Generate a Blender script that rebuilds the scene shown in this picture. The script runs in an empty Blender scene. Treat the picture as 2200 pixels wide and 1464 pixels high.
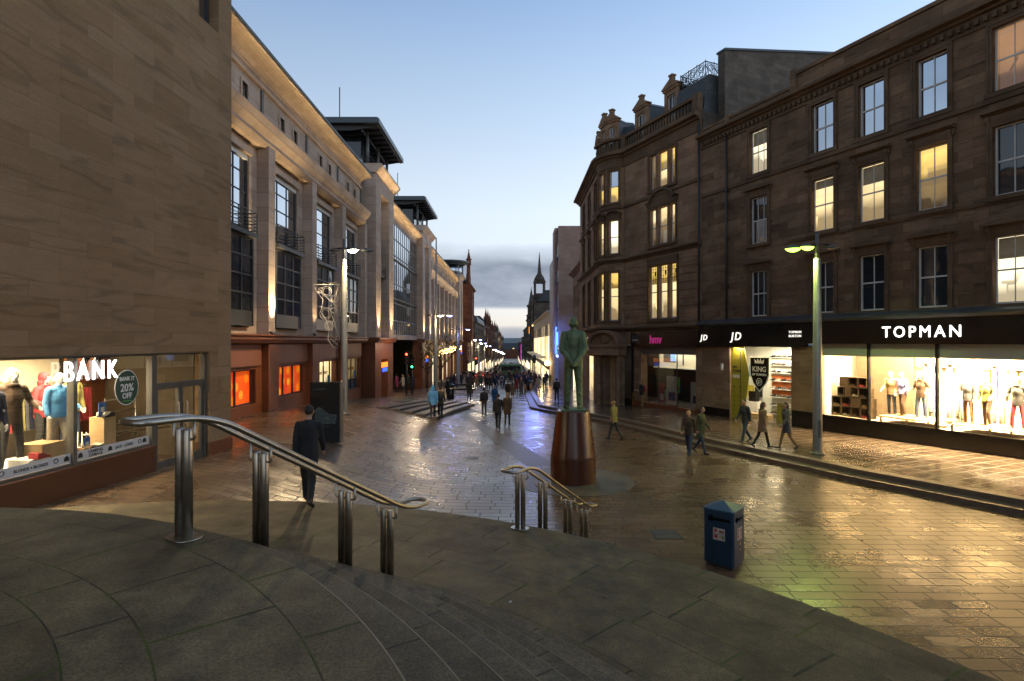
import bpy, bmesh, math, random
from mathutils import Vector as V, Matrix as Mx, noise as mnoise
PI=math.pi; rad=math.radians; rnd=random.Random(7)
sc=bpy.context.scene; col=sc.collection
# ---------------------------------------------------------------- helpers
class MB:
    def __init__(s): s.v=[]; s.f=[]; s.mi=[]; s.sm=[]
    def add(s,vs,fs,mi=0,sm=False):
        o=len(s.v); s.v+=[V(p) for p in vs]
        for f in fs: s.f.append([i+o for i in f]); s.mi.append(mi); s.sm.append(sm)
        return s
    def box(s,x0,x1,y0,y1,z0,z1,mi=0):
        vs=[(x,y,z) for z in (z0,z1) for y in (y0,y1) for x in (x0,x1)]
        return s.add(vs,[(0,2,3,1),(4,5,7,6),(0,1,5,4),(2,6,7,3),(0,4,6,2),(1,3,7,5)],mi)
    def quad(s,a,b,c,d,mi=0): return s.add([a,b,c,d],[(0,1,2,3)],mi)
    def prism(s,poly,ax,a,b,mi=0,sm=False):
        n=len(poly)
        def P(p,t): return {'x':(t,p[0],p[1]),'y':(p[0],t,p[1]),'z':(p[0],p[1],t)}[ax]
        vs=[P(p,a) for p in poly]+[P(p,b) for p in poly]
        s.add(vs,[(i,(i+1)%n,n+(i+1)%n,n+i) for i in range(n)],mi,sm)
        return s.add(vs,[tuple(range(n))[::-1],tuple(range(n,2*n))],mi)
    def tube(s,path,r,seg=8,mi=0,closed=False,caps=True,sm=True):
        path=[V(p) for p in path]; n=len(path)
        rs=r if isinstance(r,(list,tuple)) else [r]*n
        T=[]
        for i in range(n):
            a=path[(i-1)%n] if (closed or i>0) else path[i]; b=path[(i+1)%n] if (closed or i<n-1) else path[i]
            d=(b-a); T.append(d.normalized() if d.length>1e-9 else V((0,0,1)))
        up=V((0,0,1)) if abs(T[0].z)<.9 else V((1,0,0))
        N=(up-T[0]*up.dot(T[0])).normalized(); vs=[]
        for i in range(n):
            N=(N-T[i]*N.dot(T[i])).normalized(); B=T[i].cross(N)
            for k in range(seg):
                a=2*PI*k/seg; vs.append(path[i]+(N*math.cos(a)+B*math.sin(a))*rs[i])
        fs=[]
        for i in range(n if closed else n-1):
            j=(i+1)%n
            for k in range(seg): fs.append((i*seg+k,i*seg+(k+1)%seg,j*seg+(k+1)%seg,j*seg+k))
        s.add(vs,fs,mi,sm)
        if caps and not closed: s.add(vs[:seg],[tuple(range(seg))[::-1]],mi); s.add(vs[-seg:],[tuple(range(seg))],mi)
        return s
    def lathe(s,prof,c=(0,0,0),seg=24,mi=0,a0=0,a1=2*PI,sx=1,sy=1,sm=True):
        full=abs(a1-a0-2*PI)<1e-6; m=seg if full else seg+1; vs=[]
        for r,z in prof:
            for k in range(m):
                a=a0+(a1-a0)*k/seg; vs.append((c[0]+r*sx*math.cos(a),c[1]+r*sy*math.sin(a),c[2]+z))
        fs=[]
        for i in range(len(prof)-1):
            for k in range(seg):
                k2=(k+1)%m; fs.append((i*m+k,i*m+k2,(i+1)*m+k2,(i+1)*m+k))
        s.add(vs,fs,mi,sm)
        if full:
            if prof[0][0]>1e-6: s.add(vs[:m],[tuple(range(m))[::-1]],mi)
            if prof[-1][0]>1e-6: s.add(vs[-m:],[tuple(range(m))],mi)
        return s
    def ball(s,c,r,seg=10,rings=6,mi=0,rot=None):
        r=r if isinstance(r,(tuple,list)) else (r,r,r); vs=[];c=V(c)
        for i in range(rings+1):
            t=PI*i/rings
            for k in range(seg):
                a=2*PI*k/seg; p=V((r[0]*math.sin(t)*math.cos(a),r[1]*math.sin(t)*math.sin(a),r[2]*math.cos(t)))
                vs.append(c+(rot@p if rot else p))
        fs=[]
        for i in range(rings):
            for k in range(seg): fs.append((i*seg+k,(i+1)*seg+k,(i+1)*seg+(k+1)%seg,i*seg+(k+1)%seg))
        return s.add(vs,fs,mi,True)
    def cap(s,p0,p1,r0,r1,seg=10,mi=0):
        p0=V(p0);p1=V(p1);d=(p1-p0); L=d.length; d=d/L if L>1e-6 else V((0,0,1))
        pts=[p0-d*r0*.98,p0-d*r0*.7,p0,p1,p1+d*r1*.7,p1+d*r1*.98]; rr=[r0*.15,r0*.7,r0,r1,r1*.7,r1*.15]
        return s.tube(pts,rr,seg,mi)
    def join(s,o,M=None):
        k=len(s.v); s.v+=[(M@p if M else p.copy()) for p in o.v]
        s.f+=[[i+k for i in f] for f in o.f]; s.mi+=o.mi; s.sm+=o.sm; return s
    def xf(s,M): s.v=[M@p for p in s.v]; return s
    def mesh(s,name,mats=()):
        me=bpy.data.meshes.new(name); me.from_pydata([tuple(p) for p in s.v],[],s.f)
        bm=bmesh.new(); bm.from_mesh(me)
        for f,mi,sm in zip(bm.faces,s.mi,s.sm): f.material_index=mi; f.smooth=sm
        bmesh.ops.remove_doubles(bm,verts=bm.verts,dist=1e-5)
        bmesh.ops.recalc_face_normals(bm,faces=bm.faces)
        uvl=bm.loops.layers.uv.new('UVMap')
        for f in bm.faces:
            n=f.normal; ax=2 if abs(n.z)>.75 else (0 if abs(n.x)>abs(n.y) else 1)
            for l in f.loops:
                p=l.vert.co
                l[uvl].uv=(p.x,p.y) if ax==2 else ((p.y,p.z) if ax==0 else (p.x,p.z))
        bm.to_mesh(me); bm.free()
        for m in mats: me.materials.append(m)
        return me
    def build(s,name,mats,parent=None,bevel=0):
        if not isinstance(mats,(list,tuple)): mats=[mats]
        o=bpy.data.objects.new(name,s.mesh(name,mats)); col.objects.link(o)
        if parent: o.parent=parent
        if bevel:
            b=o.modifiers.new('Bevel','BEVEL'); b.width=bevel; b.segments=2; b.limit_method='ANGLE'; b.angle_limit=rad(40)
        return o
def tag(o,label=None,cat=None,group=None,kind=None):
    for k,v in (('label',label),('category',cat),('group',group),('kind',kind)):
        if v: o[k]=v
    return o
def thing(name,loc,label,cat,group=None,rz=0,M=None):
    o=bpy.data.objects.new(name,None); col.objects.link(o); o.empty_display_size=.2
    if M: o.matrix_world=M
    else: o.location=loc; o.rotation_euler=(0,0,rz)
    return tag(o,label,cat,group)
def frame(O,n):       # facade frame: x along the wall, y outwards, z up
    n=V((n[0],n[1],0)).normalized(); x=n.cross(V((0,0,1)))
    return Mx(((x.x,n.x,0,O[0]),(x.y,n.y,0,O[1]),(x.z,n.z,1,O[2]),(0,0,0,1)))
def copy_tree(o,parent=None):
    c=o.copy(); col.objects.link(c)
    if parent: c.parent=parent
    for ch in list(o.children): copy_tree(ch,c)
    return c
def text_mb(txt,size,depth=.02,bold=0.0,sx=1.0,align='CENTER',sp=1.0):
    cu=bpy.data.curves.new('t','FONT'); cu.body=txt; cu.size=size; cu.extrude=depth/2; cu.offset=bold; cu.align_x=align; cu.resolution_u=3; cu.space_character=sp
    o=bpy.data.objects.new('t',cu); col.objects.link(o)
    me=bpy.data.meshes.new_from_object(o.evaluated_get(bpy.context.evaluated_depsgraph_get()))
    m=MB(); m.add([(-v.co.x*-sx,-v.co.z,v.co.y) for v in me.vertices],[list(p.vertices) for p in me.polygons])
    bpy.data.objects.remove(o); bpy.data.curves.remove(cu); bpy.data.meshes.remove(me)
    return m    # x right, z up, faces -y
def lettering(txt,size,M,mat,name='lettering',parent=None,depth=.02,bold=0,sx=1.0,align='CENTER',sp=1.0):
    # M: local point + whether the wall is read from +y (outward): mirror x so that it reads from outside
    m=text_mb(txt,size,depth,bold,sx,align,sp); m.xf(M); return m.build(name,mat,parent)
def OUT(u,y,z,s=1.0):  # place text on a facade frame so that it reads from outside (+y)
    return Mx.Translation((u,y,z))@Mx.Rotation(PI,4,'Z')@Mx.Scale(s,4)
# ---------------------------------------------------------------- materials
def new_mat(name):
    m=bpy.data.materials.new(name); m.use_nodes=True; nt=m.node_tree; return m,nt,nt.nodes['Principled BSDF']
def nd(nt,typ,ins=None,**kw):
    n=nt.nodes.new(typ)
    for k,v in kw.items(): setattr(n,k,v)
    for k,v in (ins or {}).items():
        sock=n.inputs[k]
        if hasattr(v,'is_output') or isinstance(v,bpy.types.NodeSocket): nt.links.new(v,sock)
        else: sock.default_value=v
    return n
def c4(c): return (c[0],c[1],c[2],1)
def mth(nt,op,a,b=None,c=None,clamp=False):
    n=nt.nodes.new('ShaderNodeMath'); n.operation=op; n.use_clamp=clamp
    for i,x in enumerate((a,b,c)):
        if x is None: continue
        if isinstance(x,bpy.types.NodeSocket): nt.links.new(x,n.inputs[i])
        else: n.inputs[i].default_value=x
    return n.outputs[0]
def mixc(nt,f,a,b,typ='MIX'):
    n=nt.nodes.new('ShaderNodeMix'); n.data_type='RGBA'; n.blend_type=typ
    for i,x in ((0,f),(6,a),(7,b)):
        if isinstance(x,bpy.types.NodeSocket): nt.links.new(x,n.inputs[i])
        else: n.inputs[i].default_value=x if i==0 else c4(x)
    return n.outputs[2]
def ramp(nt,f,stops):
    n=nt.nodes.new('ShaderNodeValToRGB'); nt.links.new(f,n.inputs[0]); e=n.color_ramp.elements
    while len(e)<len(stops): e.new(.5)
    for q,(p,c) in zip(e,stops): q.position=p; q.color=c4(c) if len(c)==3 else c
    return n.outputs[0]
def g(x): return (x,x,x)
def noise(nt,vec,scale,det=4,rough=.55,dist=0):
    return nd(nt,'ShaderNodeTexNoise',{'Vector':vec,'Scale':scale,'Detail':det,'Roughness':rough,'Distortion':dist}).outputs
def coord(nt,which='UV',scale=None,loc=None,rot=None):
    o=nd(nt,'ShaderNodeTexCoord').outputs[which]
    if scale or loc or rot: o=nd(nt,'ShaderNodeMapping',{'Vector':o,'Scale':scale or (1,1,1),'Location':loc or (0,0,0),'Rotation':rot or (0,0,0)}).outputs[0]
    return o
def bump(nt,b,h,strength=.3,dist=.01):
    n=nd(nt,'ShaderNodeBump',{'Height':h,'Strength':strength,'Distance':dist}); nt.links.new(n.outputs[0],b.inputs['Normal'])
def simple(name,c,rough=.6,metal=0,var=.25,scale=3.0,bmp=0.0,spec=None,coat=0):
    m,nt,b=new_mat(name); v=coord(nt,'Object'); n=noise(nt,v,scale,5)[0]
    cc=ramp(nt,n,[(.25,tuple(x*(1-var) for x in c)),(.75,tuple(min(1,x*(1+var)) for x in c))])
    nt.links.new(cc,b.inputs['Base Color']); b.inputs['Roughness'].default_value=rough; b.inputs['Metallic'].default_value=metal
    nt.links.new(mth(nt,'ADD',mth(nt,'MULTIPLY',n,.2),rough-.1),b.inputs['Roughness'])
    if spec is not None: b.inputs['Specular IOR Level'].default_value=spec
    if coat: b.inputs['Coat Weight'].default_value=coat; b.inputs['Coat Roughness'].default_value=.08
    if bmp: bump(nt,b,noise(nt,v,scale*8,3)[0],bmp,.01)
    return m
def emit(name,c,s):
    m,nt,b=new_mat(name); b.inputs['Base Color'].default_value=c4(tuple(x*.3 for x in c))
    b.inputs['Emission Color'].default_value=c4(c); b.inputs['Emission Strength'].default_value=s; return m
def ashlar(name,c1,c2,mortar,bw,bh,streak=.5,dirt=.4,rough=.8,ms=.008,course=None,sc_=(1,1,1),green=0,spec=.3,band=0):
    m,nt,b=new_mat(name); uv=coord(nt,'UV')
    sx=nd(nt,'ShaderNodeSeparateXYZ',{0:uv}).outputs; u,v=sx[0],sx[1]; wv=noise(nt,uv,.35,2)[0]
    if course:
        a,t=course; P=a+t; fl=mth(nt,'FLOOR',mth(nt,'DIVIDE',v,P)); mm=mth(nt,'SUBTRACT',v,mth(nt,'MULTIPLY',fl,P))
        v2=mth(nt,'ADD',mth(nt,'ADD',mth(nt,'MINIMUM',mth(nt,'DIVIDE',mm,a),1.0),mth(nt,'MAXIMUM',mth(nt,'DIVIDE',mth(nt,'SUBTRACT',mm,a),t),0.0)),mth(nt,'MULTIPLY',fl,2.0))
        bv=nd(nt,'ShaderNodeCombineXYZ',{0:u,1:mth(nt,'MULTIPLY',v2,bh)}).outputs[0]
    else: bv=uv
    br=nd(nt,'ShaderNodeTexBrick',{'Vector':bv,'Color1':(0,0,0,1),'Color2':(1,1,1,1),'Mortar':(.5,.5,.5,1),'Scale':1,'Mortar Size':ms,'Mortar Smooth':.3,'Brick Width':bw,'Row Height':bh},offset=.5,squash=1.0)
    rv=nd(nt,'ShaderNodeTexWhiteNoise',{'W':mth(nt,'MULTIPLY',br.outputs[0],91.7)},noise_dimensions='1D')
    base=mixc(nt,rv.outputs[0],c1,c2)
    # bedding streaks, different in each block
    off=nd(nt,'ShaderNodeVectorMath',{0:rv.outputs[1],1:(40,40,0)},operation='MULTIPLY').outputs[0]
    sv=nd(nt,'ShaderNodeMapping',{'Vector':uv,'Scale':(.55,3.2,1),'Rotation':(0,0,.12)}).outputs[0]
    sv=nd(nt,'ShaderNodeVectorMath',{0:sv,1:off}).outputs[0]
    if band:
        sv2=nd(nt,'ShaderNodeVectorMath',{0:nd(nt,'ShaderNodeMapping',{'Vector':uv,'Scale':(.16,1.15,1),'Rotation':(0,0,.05)}).outputs[0],1:off}).outputs[0]
        st=noise(nt,sv2,1.0,3,.5,.35)[0]; k=ramp(nt,st,[(.405,g(1)),(.43,g(1-streak)),(.455,g(1.0)),(.60,g(1.02)),(.625,g(1-streak*.5)),(.65,g(1))])
        k=mixc(nt,1.0,k,ramp(nt,noise(nt,sv,2.2,6,.65,.4)[0],[(.3,g(.9)),(.7,g(1.08))]),'MULTIPLY')
    else:
        st=noise(nt,sv,1.3,5,.6,.6)[0]
        k=ramp(nt,st,[(.36,g(1-streak)),(.46,g(1)),(.62,g(1)),(.74,g(1+streak*.35))])
    base=mixc(nt,1.0,base,k,'MULTIPLY')
    d=noise(nt,uv,.5,6,.65)[0]; base=mixc(nt,1.0,base,ramp(nt,d,[(.3,g(1-dirt)),(.65,g(1.08))]),'MULTIPLY')
    fn=noise(nt,uv,28,3)[0]; base=mixc(nt,1.0,base,ramp(nt,fn,[(.3,g(.88)),(.7,g(1.1))]),'MULTIPLY')
    base=mixc(nt,br.outputs[1],base,mortar)
    nt.links.new(base,b.inputs['Base Color']); b.inputs['Roughness'].default_value=rough; b.inputs['Specular IOR Level'].default_value=spec
    h=mth(nt,'ADD',mth(nt,'MULTIPLY',br.outputs[1],-1.0),mth(nt,'MULTIPLY',fn,.25)); bump(nt,b,h,.5,.008)
    return m
def pavers(name,c1,c2,mortar,bw,bh,rough=(.16,.42),wet=1.0,rot=0,tilt=.035,coordn='Object',green=0):
    m,nt,b=new_mat(name); uv=coord(nt,coordn,rot=(0,0,rot)); big=noise(nt,uv,.33,4)[0]
    wob=nd(nt,'ShaderNodeVectorMath',{0:uv,1:nd(nt,'ShaderNodeVectorMath',{0:noise(nt,uv,.8,2)[1],1:(.02,.02,0)},operation='MULTIPLY').outputs[0]}).outputs[0]
    br=nd(nt,'ShaderNodeTexBrick',{'Vector':wob,'Color1':(0,0,0,1),'Color2':(1,1,1,1),'Mortar':(.5,.5,.5,1),'Scale':1,'Mortar Size':.013,'Mortar Smooth':.12,'Brick Width':bw,'Row Height':bh},offset=.42,offset_frequency=2,squash=1.25,squash_frequency=3)
    rv=nd(nt,'ShaderNodeTexWhiteNoise',{'W':mth(nt,'MULTIPLY',br.outputs[0],77.3)},noise_dimensions='1D')
    base=mixc(nt,rv.outputs[0],c1,c2); fn=noise(nt,uv,22,4,.7)[0]
    base=mixc(nt,1.0,base,ramp(nt,fn,[(.25,g(.7)),(.75,g(1.25))]),'MULTIPLY')
    base=mixc(nt,1.0,base,ramp(nt,big,[(.3,g(.75)),(.7,g(1.15))]),'MULTIPLY')
    base=mixc(nt,br.outputs[1],base,mortar); nt.links.new(base,b.inputs['Base Color'])
    r=mth(nt,'ADD',mth(nt,'MULTIPLY',mth(nt,'ADD',mth(nt,'MULTIPLY',rv.outputs[0],.28),mth(nt,'MULTIPLY',big,.72)),rough[1]-rough[0]),rough[0])
    r=mth(nt,'ADD',r,mth(nt,'MULTIPLY',br.outputs[1],.35)); nt.links.new(r,b.inputs['Roughness'])
    b.inputs['Specular IOR Level'].default_value=.75*wet
    # each stone sits a little tilted
    geo=nd(nt,'ShaderNodeNewGeometry').outputs['Normal']
    t=nd(nt,'ShaderNodeVectorMath',{0:rv.outputs[1],1:(.5,.5,.5)},operation='SUBTRACT').outputs[0]
    t=nd(nt,'ShaderNodeVectorMath',{0:t,1:(tilt,tilt,0)},operation='MULTIPLY').outputs[0]
    nn=nd(nt,'ShaderNodeVectorMath',{0:nd(nt,'ShaderNodeVectorMath',{0:geo,1:t}).outputs[0]},operation='NORMALIZE').outputs[0]
    f2=noise(nt,uv,55,3,.65)[0]
    wetm=ramp(nt,noise(nt,uv,.55,5,.6,.4)[0],[(.40,g(0)),(.62,g(.11))]); r=mth(nt,'SUBTRACT',r,nd(nt,'ShaderNodeRGBToBW',{0:wetm}).outputs[0],None,True); nt.links.new(mth(nt,'MAXIMUM',r,.15),b.inputs['Roughness'])
    h=mth(nt,'ADD',mth(nt,'MULTIPLY',br.outputs[1],-1.2),mth(nt,'ADD',mth(nt,'MULTIPLY',fn,.45),mth(nt,'MULTIPLY',f2,.25)))
    bp=nd(nt,'ShaderNodeBump',{'Height':h,'Strength':.5,'Distance':.007,'Normal':nn}); nt.links.new(bp.outputs[0],b.inputs['Normal'])
    return m
def slab(name,c1,c2,joint,moss,ms=.02):       # stone slabs laid in rings: UV = (slab number, ring number)
    m,nt,b=new_mat(name); uv=coord(nt,'UV'); ob=coord(nt,'Object')
    br=nd(nt,'ShaderNodeTexBrick',{'Vector':uv,'Color1':(0,0,0,1),'Color2':(1,1,1,1),'Mortar':(.5,.5,.5,1),'Scale':1,'Mortar Size':ms,'Mortar Smooth':.15,'Brick Width':1,'Row Height':1},offset=.5,squash=1.0)
    rv=nd(nt,'ShaderNodeTexWhiteNoise',{'W':mth(nt,'MULTIPLY',br.outputs[0],57.3)},noise_dimensions='1D')
    base=mixc(nt,rv.outputs[0],c1,c2); n1=noise(nt,ob,1.7,7,.7)[0]; n2=noise(nt,ob,60,4,.75)[0]; n3=noise(nt,ob,7,5,.7,.5)[0]
    base=mixc(nt,1.0,base,ramp(nt,n1,[(.32,g(.5)),(.68,g(1.35))]),'MULTIPLY')
    base=mixc(nt,1.0,base,ramp(nt,n3,[(.3,g(.6)),(.7,g(1.3))]),'MULTIPLY')
    base=mixc(nt,1.0,base,ramp(nt,n2,[(.3,g(.4)),(.7,g(1.6))]),'MULTIPLY')
    spots=nd(nt,'ShaderNodeTexVoronoi',{'Vector':ob,'Scale':2.3}).outputs[0]
    base=mixc(nt,ramp(nt,spots,[(.012,g(.8)),(.028,g(0))]),base,(.16,.15,.13))
    jm=mixc(nt,ramp(nt,noise(nt,ob,2.2,3)[0],[(.42,g(0)),(.55,g(1))]),joint,moss)
    jw=mth(nt,'MULTIPLY',br.outputs[1],ramp(nt,noise(nt,ob,9,2)[0],[(.3,g(.75)),(.5,g(1))]))
    base=mixc(nt,jw,base,jm); nt.links.new(base,b.inputs['Base Color'])
    nt.links.new(ramp(nt,n3,[(.3,g(.55)),(.7,g(.85))]),b.inputs['Roughness']); b.inputs['Specular IOR Level'].default_value=.3
    h=mth(nt,'ADD',mth(nt,'MULTIPLY',br.outputs[1],-1.0),mth(nt,'MULTIPLY',n2,.5)); bump(nt,b,h,.6,.006); return m
def glass_clear(name,refl=.9):
    m,nt,b=new_mat(name); out=nt.nodes['Material Output']; nt.nodes.remove(b)
    tr=nd(nt,'ShaderNodeBsdfTransparent',{'Color':(.93,.95,.94,1)}); gl=nd(nt,'ShaderNodeBsdfGlossy',{'Roughness':.01,'Color':(refl,refl,refl,1)})
    bf=nd(nt,'ShaderNodeNewGeometry').outputs['Backfacing']
    fr=nd(nt,'ShaderNodeFresnel',{'IOR':mth(nt,'SUBTRACT',1.45,mth(nt,'MULTIPLY',bf,1.45-1/1.45))}).outputs[0]
    mx=nd(nt,'ShaderNodeMixShader',{0:fr,1:tr.outputs[0],2:gl.outputs[0]}); nt.links.new(mx.outputs[0],out.inputs[0]); return m
def glass_dark(name,c=(.012,.014,.017),wavy=.015,spec=.9,metal=0):
    m,nt,b=new_mat(name); b.inputs['Metallic'].default_value=metal; uv=coord(nt,'Object'); b.inputs['Roughness'].default_value=.03; b.inputs['Specular IOR Level'].default_value=spec
    n=noise(nt,uv,.45,2)[0]; nt.links.new(ramp(nt,n,[(.35,c),(.7,tuple(x*(2.2 if not metal else 1.25) for x in c))]),b.inputs['Base Color'])
    bump(nt,b,noise(nt,uv,1.1,1)[0],.5,wavy); return m
def lit_pane(name,c,s,dark=.35,vs=.8,blind=True):
    # a lit room behind the glass: bright ceiling, a lamp, furniture low down, some blinds half drawn
    m,nt,b=new_mat(name); uv=coord(nt,'Object'); gn=nd(nt,'ShaderNodeSeparateXYZ',{0:coord(nt,'Generated')}).outputs; b.inputs['Base Color'].default_value=(.02,.02,.02,1); b.inputs['Roughness'].default_value=.05; b.inputs['Specular IOR Level'].default_value=.8
    rn=nd(nt,'ShaderNodeObjectInfo').outputs['Random']; z=gn[2]
    v=nd(nt,'ShaderNodeTexVoronoi',{'Vector':nd(nt,'ShaderNodeMapping',{'Vector':uv,'Scale':(2.2,.2,1.3)}).outputs[0],'Scale':vs,'Randomness':1.0},distance='CHEBYCHEV').outputs[1]
    bw=nd(nt,'ShaderNodeRGBToBW',{0:v}).outputs[0]; n=noise(nt,uv,.9,3)[0]
    lowz=ramp(nt,mth(nt,'ADD',z,mth(nt,'MULTIPLY',mth(nt,'SUBTRACT',bw,.5),.5)),[(.25,g(1)),(.45,g(0))])
    k=mth(nt,'ADD',mth(nt,'MULTIPLY',z,.35),mth(nt,'ADD',mth(nt,'MULTIPLY',n,.5),mth(nt,'MULTIPLY',rn,.28)))
    col_=ramp(nt,k,[(.12,tuple(x*dark for x in c)),(.45,tuple(x*(dark+1)/2 for x in c)),(.7,c),(1.0,tuple(min(1,x*1.1+.04) for x in c))])
    col_=mixc(nt,mth(nt,'MULTIPLY',lowz,.75),col_,tuple(x*.12 for x in (c[0],c[1]*.8,c[2]*.7)))
    bl=mth(nt,'GREATER_THAN',z,mth(nt,'SUBTRACT',1.25,mth(nt,'MULTIPLY',rn,.75)))
    col_=mixc(nt,mth(nt,'MULTIPLY',bl,.8),col_,tuple(min(1,x*.78+.03) for x in c))
    nt.links.new(col_,b.inputs['Emission Color']); b.inputs['Emission Strength'].default_value=s; return m
M={}
M['bank_stone']=ashlar('buff_sandstone',(.235,.148,.076),(.285,.188,.106),(.15,.094,.05),1.25,.4,.26,.12,.85,.0035,course=(.58,.28),band=1)
M['mall_stone']=ashlar('pale_sandstone',(.43,.325,.25),(.53,.415,.33),(.20,.14,.09),1.4,.62,.12,.25,.85,.008)
M['red_granite']=ashlar('red_granite',(.165,.05,.018),(.205,.068,.026),(.08,.028,.016),1.1,.7,.1,.25,.5,.006,spec=.35)
M['old_stone']=ashlar('weathered_red_brown_sandstone',(.15,.088,.048),(.25,.158,.093),(.09,.053,.03),.95,.36,.38,.5,.9,.007)
M['old_trim']=ashlar('dark_sandstone_dressing',(.125,.078,.045),(.18,.115,.068),(.09,.053,.034),2.2,.5,.2,.5,.9,.004)
M['corner_stone']=ashlar('brown_sandstone',(.23,.138,.078),(.31,.203,.125),(.13,.078,.045),1.05,.4,.22,.4,.9,.006)
M['side_stone']=ashlar('pinkish_cladding',(.34,.22,.17),(.42,.29,.23),(.2,.13,.1),1.5,.75,.15,.2,.8,.006)
M['red_stone']=ashlar('dark_red_sandstone',(.15,.055,.03),(.22,.085,.045),(.08,.03,.02),.9,.4,.2,.5,.9,.006)
M['grey_stone']=ashlar('sooty_stone',(.075,.06,.048),(.12,.095,.075),(.04,.03,.025),.9,.4,.2,.5,.9,.006)
M['pale_stone']=ashlar('white_limestone',(.5,.44,.36),(.58,.52,.44),(.3,.26,.2),1.3,.6,.1,.2,.7,.006)
M['paver']=pavers('wet_brown_pavers',(.088,.05,.024),(.14,.083,.042),(.008,.006,.004),.58,.28,(.24,.44),1.0,rot=rad(1.2))
M['paver2']=pavers('wet_pavement_slabs',(.075,.055,.038),(.105,.078,.055),(.02,.015,.012),.75,.5,(.13,.36),1.0,rot=rad(-23.7))
M['kerb']=simple('kerb_granite',(.10,.075,.052),.45,0,.3,4,.3)
M['pale_pave']=simple('pale_paving_stone',(.10,.083,.06),.45,0,.4,3,.3)
M['slab']=slab('grey_brown_landing_slabs',(.118,.085,.040),(.154,.113,.056),(.03,.025,.016),(.06,.075,.006),.013)
M['slab2']=slab('grey_stair_granite',(.115,.085,.048),(.148,.112,.066),(.04,.034,.025),(.045,.045,.015),.008)
M['steel']=simple('brushed_stainless_steel',(.43,.385,.32),.32,1.0,.2,9,.04)
M['bronze']=simple('green_patinated_bronze',(.06,.10,.046),.52,.25,.6,5,.35)
def patina(name):
    m,nt,b=new_mat(name); ob=coord(nt,'Object'); st=noise(nt,nd(nt,'ShaderNodeMapping',{'Vector':ob,'Scale':(9,9,1.1)}).outputs[0],1.0,5,.6)[0]; bl=noise(nt,ob,3.5,5,.65)[0]; f=noise(nt,ob,38,4,.7)[0]
    k=mth(nt,'ADD',mth(nt,'MULTIPLY',st,.55),mth(nt,'MULTIPLY',bl,.45)); nt.links.new(ramp(nt,k,[(.33,(.035,.05,.022)),(.47,(.085,.125,.058)),(.58,(.13,.18,.085)),(.7,(.18,.235,.13))]),b.inputs['Base Color'])
    b.inputs['Metallic'].default_value=.2; nt.links.new(ramp(nt,k,[(.3,g(.38)),(.7,g(.7))]),b.inputs['Roughness']); bump(nt,b,mth(nt,'ADD',mth(nt,'MULTIPLY',bl,1.2),mth(nt,'MULTIPLY',f,.4)),.8,.02); return m
M['bronze']=patina('green_streaked_bronze')
M['plinth']=simple('polished_red_granite',(.08,.022,.008),.24,0,.3,30,0,.5)
M['bin_blue']=simple('dark_blue_paint',(.009,.034,.066),.42,.0,.3,3,.1)
M['bin_blue_lid']=simple('worn_blue_lid_paint',(.026,.068,.115),.5,0,.35,6,.1)  # lid in a lighter blue than the body
M['black']=simple('black_gloss_panel',(.006,.006,.006),.22,0,.2,2)
M['dark']=simple('charcoal_metal',(.03,.03,.03),.5,0,.2,3)
M['metal_grey']=simple('grey_painted_metal',(.11,.105,.095),.45,.3,.2,3)
M['pole']=simple('galvanised_lamp_pole',(.26,.26,.24),.4,.5,.15,3)
M['white_paint']=simple('white_sash_paint',(.62,.6,.55),.5,0,.1,3)
M['white']=simple('white_matt',(.78,.76,.72),.6,0,.05,2)
M['cream']=simple('cream_wall',(.62,.54,.40),.8,0,.08,1)
M['wood']=simple('pale_wood',(.45,.30,.15),.6,0,.2,4)
M['slate']=ashlar('roof_slate',(.03,.037,.042),(.05,.058,.064),(.015,.017,.02),.35,.22,.1,.3,.55,.01,spec=.4)
M['lead']=simple('grey_lead',(.05,.06,.068),.5,.2,.3,2)
M['canopy']=simple('blue_grey_canopy_metal',(.07,.085,.095),.4,.4,.15,2)
M['glass']=glass_clear('clear_shop_glass'); M['dglass']=glass_dark('dark_window_glass'); M['sglass']=glass_dark('sky_reflecting_glass',(.46,.5,.55),.003,1.0,1.0)
M['lit_yellow']=lit_pane('yellow_lit_room',(1,.66,.16),1.25,.22); M['lit_warm']=lit_pane('warm_lit_room',(1,.76,.38),1.4,.4); M['lit_white']=lit_pane('white_lit_room',(1,.88,.58),1.9,.5)
M['lit_dim']=lit_pane('dim_lit_room',(.75,.5,.22),.35,.15); M['lit_orange']=lit_pane('orange_lit_room',(1,.5,.2),.45,.25)
M['ltr']=emit('white_lit_letter',(1,.97,.92),4.5); M['ltr_soft']=emit('soft_white_letter',(1,.95,.85),1.3)
M['magenta']=emit('magenta_letter',(.55,.03,.22),.55)
M['skin']=simple('skin',(.42,.24,.16),.6); M['mannequin']=simple('mannequin_white',(.7,.66,.6),.4,0,.03)
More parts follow.
